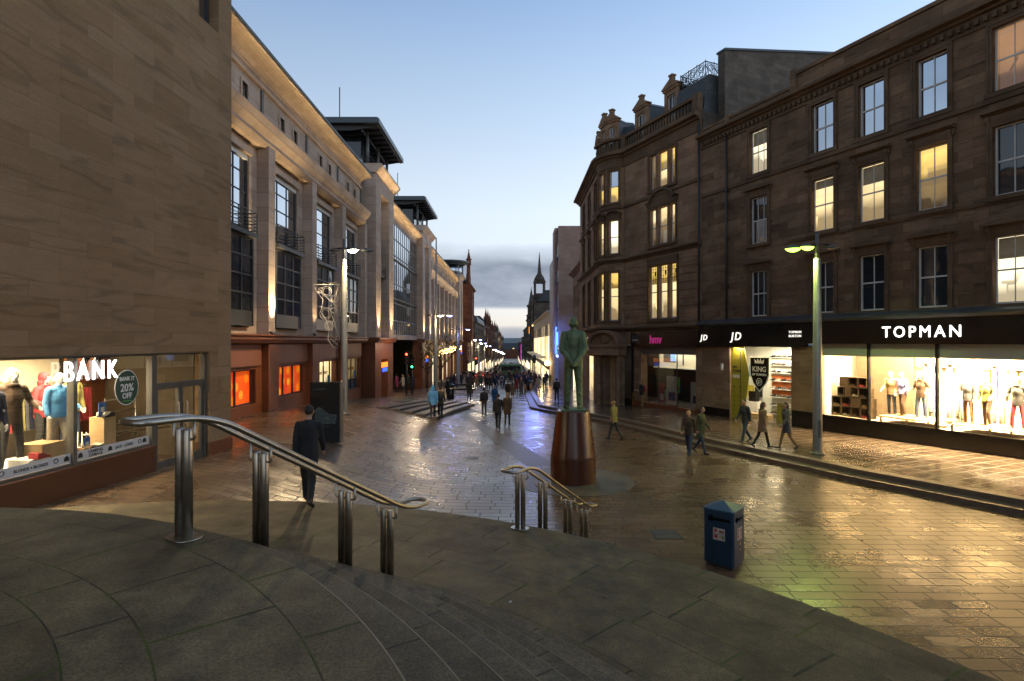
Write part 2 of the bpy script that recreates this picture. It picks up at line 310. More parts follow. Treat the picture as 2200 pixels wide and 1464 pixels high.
# ---------------------------------------------------------------- camera, sky, sun
EYE=4.1; F=1230.0
cam=bpy.data.cameras.new('camera'); cam.sensor_width=36; cam.lens=F/2200*36; cam.clip_end=12000; cam.clip_start=.05
co=bpy.data.objects.new('camera',cam); col.objects.link(co); co.location=(0,0,EYE); co.rotation_euler=(rad(90.14),0,0); sc.camera=co
def at(x,y,Y): return V(((x-1100)/F*Y,Y,EYE-(y-735)/F*Y))     # the point seen at photo pixel x,y and depth Y
SUN_AZ=rad(75); SUN_EL=rad(8.0)     # the set sun's glow: off to the right, low, behind the tenements
w=bpy.data.worlds.new('World'); sc.world=w; w.use_nodes=True; nt=w.node_tree; bg=nt.nodes['Background']
sky=nd(nt,'ShaderNodeTexSky',sky_type='NISHITA',sun_disc=False); sky.sun_elevation=SUN_EL; sky.sun_rotation=SUN_AZ; sky.air_density=.8; sky.dust_density=.3; sky.ozone_density=3; sky.altitude=100
gen=nd(nt,'ShaderNodeTexCoord').outputs['Generated']; sp=nd(nt,'ShaderNodeSeparateXYZ',{0:gen}).outputs
az=mth(nt,'ARCTAN2',sp[0],sp[1]); el=sp[2]
cv=nd(nt,'ShaderNodeCombineXYZ',{0:mth(nt,'MULTIPLY',az,4.2),1:mth(nt,'MULTIPLY',el,11.0),2:.3}).outputs[0]
cn=noise(nt,cv,1.35,7,.6,.3)[0]
band=ramp(nt,el,[(.052,g(0)),(.068,g(1)),(.115,g(.95)),(.175,g(.25)),(.21,g(0))])
low=ramp(nt,el,[(.0,g(0)),(.004,g(.7)),(.022,g(.6)),(.036,g(0))])
band=mixc(nt,1.0,band,low,'ADD')
front=ramp(nt,mth(nt,'ABSOLUTE',az),[(.0,g(.52)),(.11,g(.45)),(.24,g(.12)),(.5,g(.05))])
k=mth(nt,'MULTIPLY',band,mth(nt,'ADD',mth(nt,'SUBTRACT',cn,.30),front))
k=ramp(nt,k,[(.20,g(0)),(.50,g(1))])
sk=sky.outputs[0]
veil=ramp(nt,el,[(.0,(.82,.72,.62)),(.05,(.86,.82,.78)),(.11,(.80,.86,.92)),(.22,(.74,.84,.95)),(.36,(.52,.66,.84)),(.52,(.29,.44,.70)),(.7,(.22,.29,.40)),(1.0,(.16,.20,.26))])   # thin high haze that whitens the low sky
veil=nd(nt,'ShaderNodeVectorMath',{0:veil,3:13.5},operation='SCALE').outputs[0]
tilt_=ramp(nt,mth(nt,'ADD',mth(nt,'MULTIPLY',az,.5),.5),[(.15,g(.74)),(.5,g(.98)),(.7,g(1.15)),(.9,g(1.3))])
veil=nd(nt,'ShaderNodeVectorMath',{0:veil,1:tilt_},operation='MULTIPLY').outputs[0]
sk=mixc(nt,.8,sk,veil)
cl=mixc(nt,ramp(nt,cn,[(.35,g(0)),(.75,g(1))]),(2.0,2.45,3.25),(5.6,6.2,7.2))
fin=mixc(nt,k,sk,cl); nt.links.new(fin,bg.inputs[0]); bg.inputs[1].default_value=.10
SKYNODES=(nt,bg)
sl=bpy.data.lights.new('sun','SUN'); sl.energy=.05; sl.angle=rad(12); sl.color=(1,.82,.62)
so=bpy.data.objects.new('sun',sl); col.objects.link(so)
d=V((math.sin(SUN_AZ)*math.cos(SUN_EL),math.cos(SUN_AZ)*math.cos(SUN_EL),math.sin(SUN_EL))); so.rotation_euler=d.to_track_quat('Z','Y').to_euler(); so.location=(60,100,40)
def lamp(kind,name,loc,energy,c,target=None,**kw):
    l=bpy.data.lights.new(name,kind); l.energy=energy; l.color=c
    for k_,v_ in kw.items(): setattr(l,k_,v_)
    o=bpy.data.objects.new(name,l); col.objects.link(o); o.location=loc
    if target is not None: o.rotation_euler=(V(target)-V(loc)).to_track_quat('-Z','Y').to_euler()
    return o
# ---------------------------------------------------------------- ground
def interp(pts,x):
    if x<=pts[0][0]: return pts[0][1]
    for (a,b),(c,d_) in zip(pts,pts[1:]):
        if x<=c: t=(x-a)/(c-a); t=t; return b+(d_-b)*t
    return pts[-1][1]
CEN=[(18,0),(30,-.18),(40,-.55),(50,-.95),(75,-1.75),(100,-2.5),(400,-11.5),(700,-16),(6000,-16)]
LEF=[(10,1.2),(16,1.1),(26,1.05),(33,.6),(46,-.3),(60,-1.0),(75,-1.75),(100,-2.5),(400,-11.5),(700,-16),(6000,-16)]
def gz(X,Y):
    t=min(1,max(0,(-1.5-X)/6.5)); s=t*t*(3-2*t); return interp(LEF,Y)*s+interp(CEN,Y)*(1-s)
def sheet(name,xs,ys,zf,mat,kind='structure'):
    m=MB(); n=len(xs)
    m.add([(x,y,zf(x,y)) for y in ys for x in xs],[(j*n+i,j*n+i+1,(j+1)*n+i+1,(j+1)*n+i) for j in range(len(ys)-1) for i in range(n-1)],0,True)
    o=m.build(name,mat); o['kind']=kind; return o
ys=[-30,-10]+[i*.8 for i in range(0,100)]+[80+6*i for i in range(1,60)]+[460,560,700,1000,2000,6000]
xs=[-4000,-600,-120,-45,-25]+[-18+.8*i for i in range(46)]+[25,45,120,600,4000]
sheet('street_paving',xs,ys,gz,M['paver'])
KX=[(4.5,17.4),(13.4,12.0),(17.1,9.73),(22.7,7.38),(28.3,5.5),(38.5,1.55),(39.3,1.32),(40.2,1.25),(57,1.3),(71,1.5)]
def kx(Y): return interp(KX,Y)
ky=[4.5+.75*i for i in range(45)]+[38.5,39.3,40.2]+[41+1.5*i for i in range(21)]; ky=sorted(set(round(v,3) for v in ky if v<=71))
def strip(cols,zs): # columns of x offset from the kerb line with a height each
    vs=[];n=len(cols)
    for Y in ky:
        for c,z in zip(cols,zs):
            x=kx(Y)+c if c<90 else c; vs.append((x,Y,gz(max(x,0),Y)+z))
    return vs,[(j*n+i,j*n+i+1,(j+1)*n+i+1,(j+1)*n+i) for j in range(len(ky)-1) for i in range(n-1)]
m=MB(); vs,fs=strip([0,.02,.52,.54,.92],[-.1,.15,.155,.30,.304]); m.add(vs,fs); e=m.v
m.quad((kx(71),71,gz(2,71)-.1),(kx(71)+.52,71,gz(2,71)-.1),(kx(71)+.52,71,gz(2,71)+.155),(kx(71),71,gz(2,71)+.15))
tag(m.build('pavement_kerb_steps',M['kerb']),kind='structure')
m=MB(); vs,fs=strip([.92,2,4,8,14,26,40],[.304,.31,.32,.33,.33,.33,.33]); m.add(vs,fs); tag(m.build('shop_pavement',M['paver2']),kind='structure')
# pale band of paving and the disc round the statue
SX,SY=1.81,16.95
m=MB(); m.prism([(SX+1.78*math.cos(2*PI*k/64),SY+1.78*math.sin(2*PI*k/64)) for k in range(64)],'z',-.05,.008); tag(m.build('statue_paving_circle',M['pale_pave']),kind='structure')
m=MB(); vs=[]
for i in range(25):
    t=i/24; p=V((-2.6,33.0,0)).lerp(V((1.0,19.0,0)),t); wd=.28+.25*t
    for s_ in (-wd,wd): x=p.x+s_; vs.append((x,p.y,gz(x,p.y)+.008))
m.add(vs,[(2*i,2*i+1,2*i+3,2*i+2) for i in range(24)],0,True); tag(m.build('paving_channel_band',M['pale_pave']),kind='structure')
# low side steps by the lamp: treads falling to the right
m=MB(); yy=[28.9+.55*i for i in range(22)]
def bend(Y): return .055*(Y-28.9)+.004*(Y-28.9)**2
for k_ in range(5):
    vs=[]
    for Y in yy:
        xa=-6.9+.62*k_+bend(Y); z=gz(-6.9+.62*k_,Y)+.03
        vs+= [(xa,Y,z),(xa+.62,Y,z),(xa+.63,Y,z-.19)]
    n=3; m.add(vs,[(j*n+i,j*n+i+1,(j+1)*n+i+1,(j+1)*n+i) for j in range(len(yy)-1) for i in range(2)])
    a=vs[0];b=vs[1]; m.quad(a,b,(b[0],b[1],b[2]-.3),(a[0],a[1],a[2]-.3))
    for j in range(0,len(yy)-1):
        p=vs[3*j+1];q=vs[3*j+4]; m.quad((p[0]+.015,p[1],p[2]-.012),(q[0]+.015,q[1],q[2]-.012),(q[0]+.022,q[1],q[2]-.17),(p[0]+.022,p[1],p[2]-.17),1)
tag(m.build('side_steps',[M['pale_pave'],M['dark']]),kind='structure')
# ---------------------------------------------------------------- round stairs
CX,CY=-4.9,.2
def pol(r,a,z=0): return V((CX+r*math.cos(a),CY+r*math.sin(a),z))
def rings(name,prof,mat,slabw,a0=-75,a1=200,step=1.25,rot=0,nose=None):
    me=bpy.data.meshes.new(name); bm=bmesh.new(); uvl=bm.loops.layers.uv.new('UVMap'); n=int((a1-a0)/step)
    for i in range(len(prof)-1):
        (r0,z0),(r1,z1)=prof[i],prof[i+1]; rm=(r0+r1)/2; dt=(slabw[i] if isinstance(slabw,list) else slabw)/max(rm,.5)
        rows=[[bm.verts.new(pol(r,rad(a0+step*k),z)) for k in range(n+1)] for r,z in ((r0,z0),(r1,z1))]
        for k in range(n):
            f=bm.faces.new((rows[0][k],rows[1][k],rows[1][k+1],rows[0][k+1]))
            if nose and i%3==0: f.material_index=1
            for l,(kk,vv) in zip(f.loops,((k,0),(k,1),(k+1,1),(k+1,0))): l[uvl].uv=(rad(a0+step*kk)/dt+rot+i*.37*0,i+vv*.998+.001)
    bm.to_mesh(me); bm.free(); me.materials.append(mat)
    if nose: me.materials.append(nose)
    o=bpy.data.objects.new(name,me); col.objects.link(o); o['kind']='structure'; return o
dth=rad(11.2)
def rw(a,b): return dth*(a+b)/2
TOPR=[.05,.9,1.7,2.3,2.78,3.1,3.73,4.06,4.69,5.0]
rings('upper_landing',[(r,2.6) for r in TOPR],M['slab'],[rw(a,b) for a,b in zip(TOPR,TOPR[1:])],rot=.37)
def flight(r0,z0,n,rise,tread):
    p=[(r0,z0)]; r,z=r0,z0
    for i in range(n):
        p.append((r+.016,z-.010)); z-=rise; p.append((r+.016,z)); 
        if i<n-1: r+=tread; p.append((r,z))
    return p
nosing=simple('worn_step_nosing',(.185,.14,.085),.65,0,.35,6)  # step edges in a lighter tone than the stair granite
rings('upper_steps',flight(5.0,2.6,8,1.35/8,2.3/7),M['slab2'],1.25,nose=nosing)
MIDR=[7.25,7.62,8.3,8.66,9.32,9.78,10.1]
rings('middle_landing',[(r,1.25) for r in MIDR],M['slab'],[.95,1.25,1.0,1.35,1.1,1.3],rot=.2)
rings('lower_steps',flight(10.1,1.25,8,1.25/8,2.3/7),M['slab2'],1.3,nose=nosing)
def stairz(r):
    if r<=5.0: return 2.6
    if r<7.3: return 2.6-1.35/8*min(8,1+int((r-5.0)/(2.3/7)))
    if r<=10.1: return 1.25
    return max(0,1.25-1.25/8*min(8,1+int((r-10.1)/(2.3/7))))
# ---------------------------------------------------------------- railings
def railing(label,ang,edge,zt,zb,rlen,posts,start,end,half=.135):
    a=rad(ang); er=V((math.cos(a),math.sin(a),0)); et=V((-math.sin(a),math.cos(a),0)); H=.93
    def W(r,t,z): return V((CX,CY,0))+er*r+et*t+V((0,0,z))
    base=W(posts[0],0,stairz(posts[0]))
    root=thing('stair_railing',base,label,'railing','steel railings of the stairs'); off=-base
    ctrl=[(start,zt+H),(edge-.02,zt+H),(edge+rlen,zb+H+.02),(end,zb+H+.02)]
    prof=[]; 
    for i,(r,z) in enumerate(ctrl):
        if 0<i<3:
            p=V((r,z)); A=(V(ctrl[i-1])-p).normalized()*.26; B=(V(ctrl[i+1])-p).normalized()*.26
            for k in range(9):
                t=k/8; prof.append(p+A*(1-t)**2+B*t*t)
        else: prof.append(V((r,z)))
    def zr(r):
        for p,q in zip(prof,prof[1:]):
            if p.x<=r<=q.x: return p.y+(q.y-p.y)*(r-p.x)/(q.x-p.x)
        return prof[-1].y
    path=[]
    for p in prof: path.append(W(p.x,half,p.y))
    for k in range(1,10):
        t=PI*k/10; path.append(W(end+half*.75*math.sin(t),half*math.cos(t),zb+H+.02))
    for p in reversed(prof): path.append(W(p.x,-half,p.y))
    for k in range(1,10):
        t=PI*k/10; c=math.cos(t); s_=math.sin(t); path.append(W(start-half*.8*abs(s_)**.6,-half*(abs(c)**.6)*(1 if c>0 else -1),zt+H))
    MB().tube([p+off for p in path],.0245,14,closed=True).build('handrail',M['steel'],root)
    for r in posts:
        z0=stairz(r+.02); zz=zr(r)-.085
        for s_ in (1,-1):
            m=MB(); b=W(r,s_*.05,z0)+off
            m.lathe([(.037,-.02),(.037,zz-z0-.012),(.032,zz-z0),(.02,zz-z0+.003),(.001,zz-z0+.004)],b,20)
            po=m.build('post',M['steel'],root)
            k0=W(r,s_*.085,zz-.075)+off; k1=W(r,s_*half,zz-.075)+off; k2=W(r,s_*half,zr(r)-.02)+off
            pts=[W(r,s_*.05,zz-.075)+off,k0.lerp(k1,.6),k1.lerp(k0,.12)+V((0,0,.008)),k1.lerp(k2,.2),k2]
            MB().tube(pts,.0115,10).build('bracket',M['steel'],root)
        m=MB(); m.tube([W(r,-.02,zz-.075)+off,W(r,.02,zz-.075)+off],.011,10); m.build('spacer',M['steel'],root)
    m=MB(); r=posts[0]; bp=[]
    for k in range(28):
        t=2*PI*k/28; bp.append(W(r+.105*math.sin(t),(.06 if math.cos(t)>0 else -.06)+.085*math.cos(t),0))
    z0=stairz(r); m.prism([(p.x+off.x,p.y+off.y) for p in bp],'z',.001,.012); m.build('base_plate',M['steel'],root,bevel=.004)
    return root
railing('large double steel stair railing on the upper flight, before the lit clothes shop',60.3,4.98,2.6,1.25,2.32,[4.82,5.49,6.47,7.09],4.53,7.62)
railing('double steel stair railing on the lower flight, standing before the statue plinth',59.6,10.12,1.25,0,2.32,[9.93,10.68,11.66,12.37],9.68,12.6)
# ---------------------------------------------------------------- litter bin
BX,BY=3.93,10.62
br_=thing('litter_bin',(BX,BY,0),'dark blue square litter bin with pyramid lid and stickers, beside the curved landing','bin',rz=rad(-41))
def rrect(h,c): return [(h,-h+c),(h,h-c),(h-c,h),(-h+c,h),(-h,h-c),(-h,-h+c),(-h+c,-h),(h-c,-h)]
m=MB(); h=.28
# side walls with slot-and-hole openings
m.prism(rrect(h,.035),'z',.06,.80); m.prism(rrect(h,.035),'z',.96,1.02)
for k in range(4):
    R4=Mx.Rotation(k*PI/2,4,'Z'); mm=MB()
    mm.box(-h+.035,-h+.085,-h,-h+.03,.80,.96); mm.box(h-.06,h-.035,-h,-h+.03,.80,.96); mm.box(-h+.2,h-.06,-h,-h+.02,.80,.845); mm.box(-h+.2,h-.06,-h,-h+.02,.895,.96)
    mm.box(h-.035,h-.001,-h+.036,-h+.035+.04,.80,.96); mm.quad((h,-h+.035,.8),(h-.035,-h,.8),(h-.035,-h,.96),(h,-h+.035,.96))
    # ring round the hole
    n=14; c=(-h+.142,.88); r0=.058; vs=[];fs=[]
    for i in range(n):
        t=2*PI*i/n; ct,st=math.cos(t),math.sin(t); q=.058/max(abs(ct),abs(st))
        bx_=.08; vs+=[(c[0]+r0*ct,-h+.001,c[1]+r0*st),(c[0]+max(-.057,min(.058,ct*.1)),-h+.001,c[1]+max(-.08,min(.08,st*.12)))]
    fs=[(2*i,2*i+1,(2*i+3)%(2*n),(2*i+2)%(2*n)) for i in range(n)]; mm.add(vs,fs); m.join(mm,R4)
m.build('body',M['bin_blue'],br_)
m=MB(); m.prism(rrect(h-.05,.02),'z',.5,.955); m.build('liner',M['black'],br_)
m=MB(); hh=h+.012; b=[(x,y,1.02) for x,y in rrect(hh,.04)]; t=[(x,y,1.05) for x,y in rrect(hh,.04)]; m.add(b+t+[(0,0,1.165)],[tuple(range(8))[::-1]]+[(i,(i+1)%8,8+(i+1)%8,8+i) for i in range(8)]+[(8+i,8+(i+1)%8,16) for i in range(8)]); m.build('lid',M['bin_blue_lid'],br_)
m=MB(); m.prism(rrect(h-.03,.03),'z',.0,.06); m.build('foot',M['dark'],br_)
stick=simple('sticker_paper',(.55,.45,.42),.5,0,.1,9); stred=simple('sticker_red_print',(.35,.05,.03),.5); styel=simple('sticker_yellow_print',(.6,.35,.03),.5); stgr=simple('sticker_green_print',(.12,.25,.08),.5)
for k in (0,1):   # the two sides that face the landing
    R4=Mx.Rotation(PI*2-(0 if k==0 else -PI/2),4,'Z'); y=-h-.002; x0=-.095; mm=MB(); mm.box(x0,x0+.215,y,y+.001,.50,.715)
    for (a,b,c,d,mi) in ((.02,.07,.64,.70,1),(.11,.2,.635,.68,3),(.02,.085,.53,.59,1),(.12,.14,.535,.585,2),(.16,.2,.53,.59,4)):
        mm.box(x0+a,x0+b,y-.001,y-.0002,c,d,mi)
    mm.box(x0+.006,x0+.209,y-.001,y-.0002,.604,.612,5)
    if k==1: mm.box(.0,.07,y-.0004,y+.001,.30,.465,5); mm.lathe([(.001,0),(.022,0)],(0,0,0),12,2) if False else None; mm.box(.01,.06,y-.0014,y-.0005,.39,.455,2); mm.box(.008,.062,y-.0014,y-.0005,.305,.33,2)
    mm.xf(R4); mm.build('sticker',[stick,stred,styel,simple('sticker_brown_print',(.25,.12,.07),.5),stgr,M['dark']],br_)
# ---------------------------------------------------------------- street lamps
lamp_on=emit('lit_lamp_lens',(1,.93,.75),60); lamp_green=emit('lit_greenish_lamp_lens',(.5,1,.09),5.5); lamp_blue=emit('lit_blue_lamp_lens',(.30,.36,1),28); lamp_off=simple('unlit_lamp_lens',(.10,.10,.09),.3)
def street_lamp(loc,label,heads,H=7.6,lens=None,group='street lamps along the pedestrian street',detail=True,rz=0):
    r=thing('street_lamp',loc,label,'street lamp',group,rz)
    m=MB(); m.lathe([(.155,-.3),(.15,0),(.15,2.2),(.146,2.25),(.118,H-.9),(.10,H-.85)],(0,0,0),20); m.build('pole',M['pole'],r)
    if detail:
        m=MB(); m.lathe([(.24,-.02),(.24,.025),(.17,.03),(.165,.09),(.151,.1)],(0,0,0),24); m.build('base_flange',M['metal_grey'],r)
        m=MB(); m.lathe([(.153,.55),(.153,1.15)],(0,0,0),6,a0=-PI*.62,a1=-PI*.38); m.build('access_door',M['metal_grey'],r)
    m=MB(); m.lathe([(.065,H-.86),(.06,H),(.001,H+.02)],(0,0,0),12); m.build('mast_tip',M['metal_grey'],r)
    for (dx,dy,mt,sz) in heads:
        d=V((dx,dy,0)); L=d.length; e=d/L
        m=MB(); m.tube([V((0,0,H-.42)),e*(L*.5)+V((0,0,H-.40)),e*(L-.05)+V((0,0,H-.44))],[.03,.025,.02],8)
        m.add([(e.x*.1-e.y*.12,e.y*.1+e.x*.12,H-.36),(e.x*.1+e.y*.12,e.y*.1-e.x*.12,H-.36),(e.x*L+e.y*.05,e.y*L-e.x*.05,H-.38),(e.x*L-e.y*.05,e.y*L+e.x*.05,H-.38)],[(0,1,2,3)])
        arm=m.build('arm',M['metal_grey'],r)
        m=MB(); c=e*L+V((0,0,H-.47)); an=math.atan2(e.y,e.x); rz_=Mx.Rotation(an,4,'Z')
        q=MB(); q.lathe([(.001,.12),(.07,.11),(.15,.06),(.21,0),(.195,-.015)],(0,0,0),18,sx=1.35,sy=.8); q.xf(Mx.Translation(c)@rz_); m.join(q); hd=m.build('lamp_head',M['metal_grey'],r)
        q=MB(); q.lathe([(.19,-.012),(.15,-.06*sz),(.08,-.095*sz),(.001,-.11*sz)],(0,0,0),16,sx=1.35,sy=.8); q.xf(Mx.Translation(c)@rz_); q.build('lens',mt,hd)
    return r
RLP=V((10.4,19.5,.30)); street_lamp(RLP,'tall grey street lamp with a lit greenish head, on the pavement before the menswear shop','' or [(-.40,-.12,lamp_green,1.3),(-.72,.22,lamp_green,1.3),(.55,.1,lamp_off,.6)],7.5)
LLP=V((-7.22,24.6,gz(-7.22,24.6))); street_lamp(LLP,'tall grey street lamp with a lit white head, behind the dark map board',[(.42,-.15,lamp_on,1.3),(-.45,.1,lamp_off,.6),(.95,.15,lamp_off,.6)],7.5)
lamp('SPOT','street_lamp_light',RLP+V((-.5,0,6.9)),900,(.80,1,.22),RLP+V((-.6,-.6,0)),spot_size=rad(165),spot_blend=.6,shadow_soft_size=.12)
lamp('SPOT','street_lamp_light',LLP+V((.45,-.3,6.85)),1700,(1,.72,.38),LLP+V((1.2,-2,0)),spot_size=rad(150),spot_blend=.6,shadow_soft_size=.12)
# wire festival decoration hung on the lamp pole
dr=thing('festive_decoration',LLP+V((-.15,0,4.0)),'unlit white wire scroll decoration hung on the street lamp pole by the shopping centre','decoration')
m=MB(); 
def loop(c,r,n=18,ry=None): return [V((c[0]+r*math.cos(2*PI*k/n),0,c[1]+(ry or r)*math.sin(2*PI*k/n))) for k in range(n)]
m.tube([V((-.0,0,1.55)),V((-1.15,0,1.55)),V((-1.05,0,1.3)),V((-.75,0,.9)),V((-.85,0,.4)),V((-.6,0,.0)),V((-.5,0,-.4)),V((-.55,0,-.8)),V((-.3,0,-1.15)),V((0,0,-1.15)),V((0,0,1.55))],.014,6)
for c,r_ in (((-.6,1.25),.22),((-.25,.95),.16),((-.65,.3),.24),((-.5,-.2),.18),((-.85,1.3),.12),((-.3,.45),.13)): m.tube(loop(c,r_),.011,6,closed=True); m.tube(loop(c,r_*.7),.008,6,closed=True)
m.tube([V((-.95,0,1.4)),V((-.55,0,.95)),V((-.15,0,.6)),V((-.12,0,.1)),V((-.4,0,-.45)),V((-.42,0,-.8)),V((-.05,0,-1.1))],.012,6); m.tube([V((-.1,0,1.5)),V((-.3,0,.7)),V((-.5,0,.6)),V((-.3,0,.0)),V((-.1,0,-.6)),V((-.3,0,-1.0))],.012,6)
m.build('wire_scroll',simple('white_wire',(.5,.47,.42),.5),dr)
MB().box(-.5,.16,-.02,.02,1.62,1.66).build('bracket',M['metal_grey'],dr); MB().box(-.05,.16,-.02,.02,.1,.14).build('bracket',M['metal_grey'],dr)
# ---------------------------------------------------------------- map board
z=gz(-5.9,18.8); ib=thing('map_board',(-6.08,18.75,z),'dark free standing street map board with a faint area map, near the lit lamp','sign',rz=rad(4))
m=MB(); m.box(-.5,.46,-.10,.10,.0,1.97); m.build('panel',M['black'],ib,bevel=.01)
m=MB(); m.box(.462,.52,-.125,.125,.0,2.0); m.build('side_frame',simple('beige_frame',(.22,.17,.11),.4,.2),ib)
mapm,nt_,b_=new_mat('printed_area_map'); uv=coord(nt_,'Object'); vr=nd(nt_,'ShaderNodeTexVoronoi',{'Vector':uv,'Scale':9},feature='DISTANCE_TO_EDGE').outputs[0]
nt_.links.new(ramp(nt_,vr,[(.02,(.20,.17,.05)),(.06,(.015,.05,.075))]),b_.inputs['Base Color']); b_.inputs['Roughness'].default_value=.35
m=MB(); m.prism([(-.34,.62),(.34,.62),(.36,.92),(.1,.94),(-.2,1.18),(-.33,1.1)],'y',-.104,-.1015); m.build('map',mapm,ib)
m=lettering('GLASGOW',.08,Mx.Translation((-.2,-.104,1.72)),simple('board_lettering',(.10,.11,.10),.5),'lettering',ib,.002)
m=lettering('YOU ARE HERE',.045,Mx.Translation((0,-.104,.52)),bpy.data.materials['board_lettering'],'lettering',ib,.002)

for i,(x,y,l) in enumerate(((760,1010,'square iron drain cover in the paving below the upper railing'),(1430,1150,'square iron drain cover in the paving left of the blue bin'),(1010,985,'square iron drain cover in the paving in the street centre'))):
    lo=9
    for k in range(400):
        p=at(x,y,lo)
        if p.z<=gz(p.x,p.y): break
        lo+=.05
    o=thing('drain_cover',(p.x,p.y,gz(p.x,p.y)+.004),l,'drain cover',rz=.02); o.rotation_euler=(-math.atan((gz(p.x,p.y)-gz(p.x,p.y+.5))/.5),math.atan((gz(p.x-.25,p.y)-gz(p.x+.25,p.y))/.5),0)
    m=MB(); m.box(-.3,.3,-.3,.3,-.02,.004)
    m.build('frame',M['dark'],o)
    m=MB()
    for k in range(7): m.box(-.25,.25,-.25+.075*k,-.25+.075*k+.045,.004,.008)
    m.build('grating',M['metal_grey'],o)

# a few wind-blown leaves and scraps on the stone
rl=random.Random(21); lfm=simple('fallen_leaf_brown',(.20,.10,.03),.8,0,.4,20); lfp=simple('scrap_of_paper',(.45,.42,.36),.8)
for i in range(16):
    r_=rl.uniform(2.6,4.9) if i<7 else rl.uniform(7.5,9.9); a=rad(rl.uniform(25,80)); z=2.6 if i<7 else 1.25; p=pol(r_,a,z+.004)
    m=MB(); L=rl.uniform(.018,.035); pts=[(-L,0,0),(-L*.4,L*.45,.004),(L*.4,L*.4,.006),(L,0,.002),(L*.4,-L*.42,.005),(-L*.4,-L*.45,.003)]; m.add(pts+[(0,0,.0)],[(6,k,(k+1)%6) for k in range(6)])
    o=m.build('fallen_leaf',lfm if i%3 else lfp); o.location=p; o.rotation_euler=(0,0,rl.uniform(0,6)); tag(o,('small brown leaf lying flat on the ' if i%3 else 'small pale paper scrap lying on the ')+('upper' if i<7 else 'middle')+' curved stone landing','leaf' if i%3 else 'paper scrap',('brown leaves' if i%3 else 'paper scraps')+' on the '+('upper' if i<7 else 'middle')+' landing')
# ---------------------------------------------------------------- people
def fuse(mb,voxel,smooth=4,mats=(),name='m'):
    me=mb.mesh('tmp'); o=bpy.data.objects.new('tmp',me); col.objects.link(o)
    r=o.modifiers.new('r','REMESH'); r.mode='VOXEL'; r.voxel_size=voxel; r.use_smooth_shade=True
    s=o.modifiers.new('s','SMOOTH'); s.factor=.5; s.iterations=smooth
    dg=bpy.context.evaluated_depsgraph_get(); out=bpy.data.meshes.new_from_object(o.evaluated_get(dg)); out.name=name
    bpy.data.objects.remove(o); bpy.data.meshes.remove(me)
    out.materials.clear()
    for m in mats: out.materials.append(m)
    return out
def fingers(m,wr,d,side,curl=.5,k=1.0):
    # palm and five separate fingers from the wrist along d
    d=V(d).normalized(); sd=V((side,0,0)); fw=d.cross(sd).normalized()*(1 if side>0 else -1); fw=V((0,1,0)) if abs(d.y)<.9 else V((0,0,1))
    fw=(fw-d*fw.dot(d)).normalized(); pl=wr+d*.045*k; nrm=d.cross(fw)
    m.cap(wr+fw*.018*k,wr+d*.08*k+fw*.026*k,.019*k,.017*k); m.cap(wr-fw*.018*k,wr+d*.08*k-fw*.026*k,.019*k,.017*k); m.cap(wr,wr+d*.08*k,.021*k,.018*k)
    inn=V((-side,0,0)); inn=(inn-d*inn.dot(d)); inn=inn.normalized() if inn.length>1e-3 else V((0,0,-1))
    for j,L in enumerate((.062,.072,.068,.052)):
        b=wr+d*.085*k+fw*(.032-.0215*j)*k; p1=b+(d*math.cos(curl*.6)+inn*math.sin(curl*.6))*L*.5*k; p2=p1+(d*math.cos(curl*1.6)+inn*math.sin(curl*1.6))*L*.5*k
        m.cap(b,p1,.0095*k,.009*k,8); m.cap(p1,p2,.009*k,.0075*k,8)
    b=wr+d*.025*k+fw*.03*k; p1=b+(d*.7+fw*.6+inn*.25)*.045*k; m.cap(b,p1,.012*k,.010*k,8); m.cap(p1,p1+(d*.85+fw*.15+inn*.35)*.03*k,.010*k,.008*k,8)
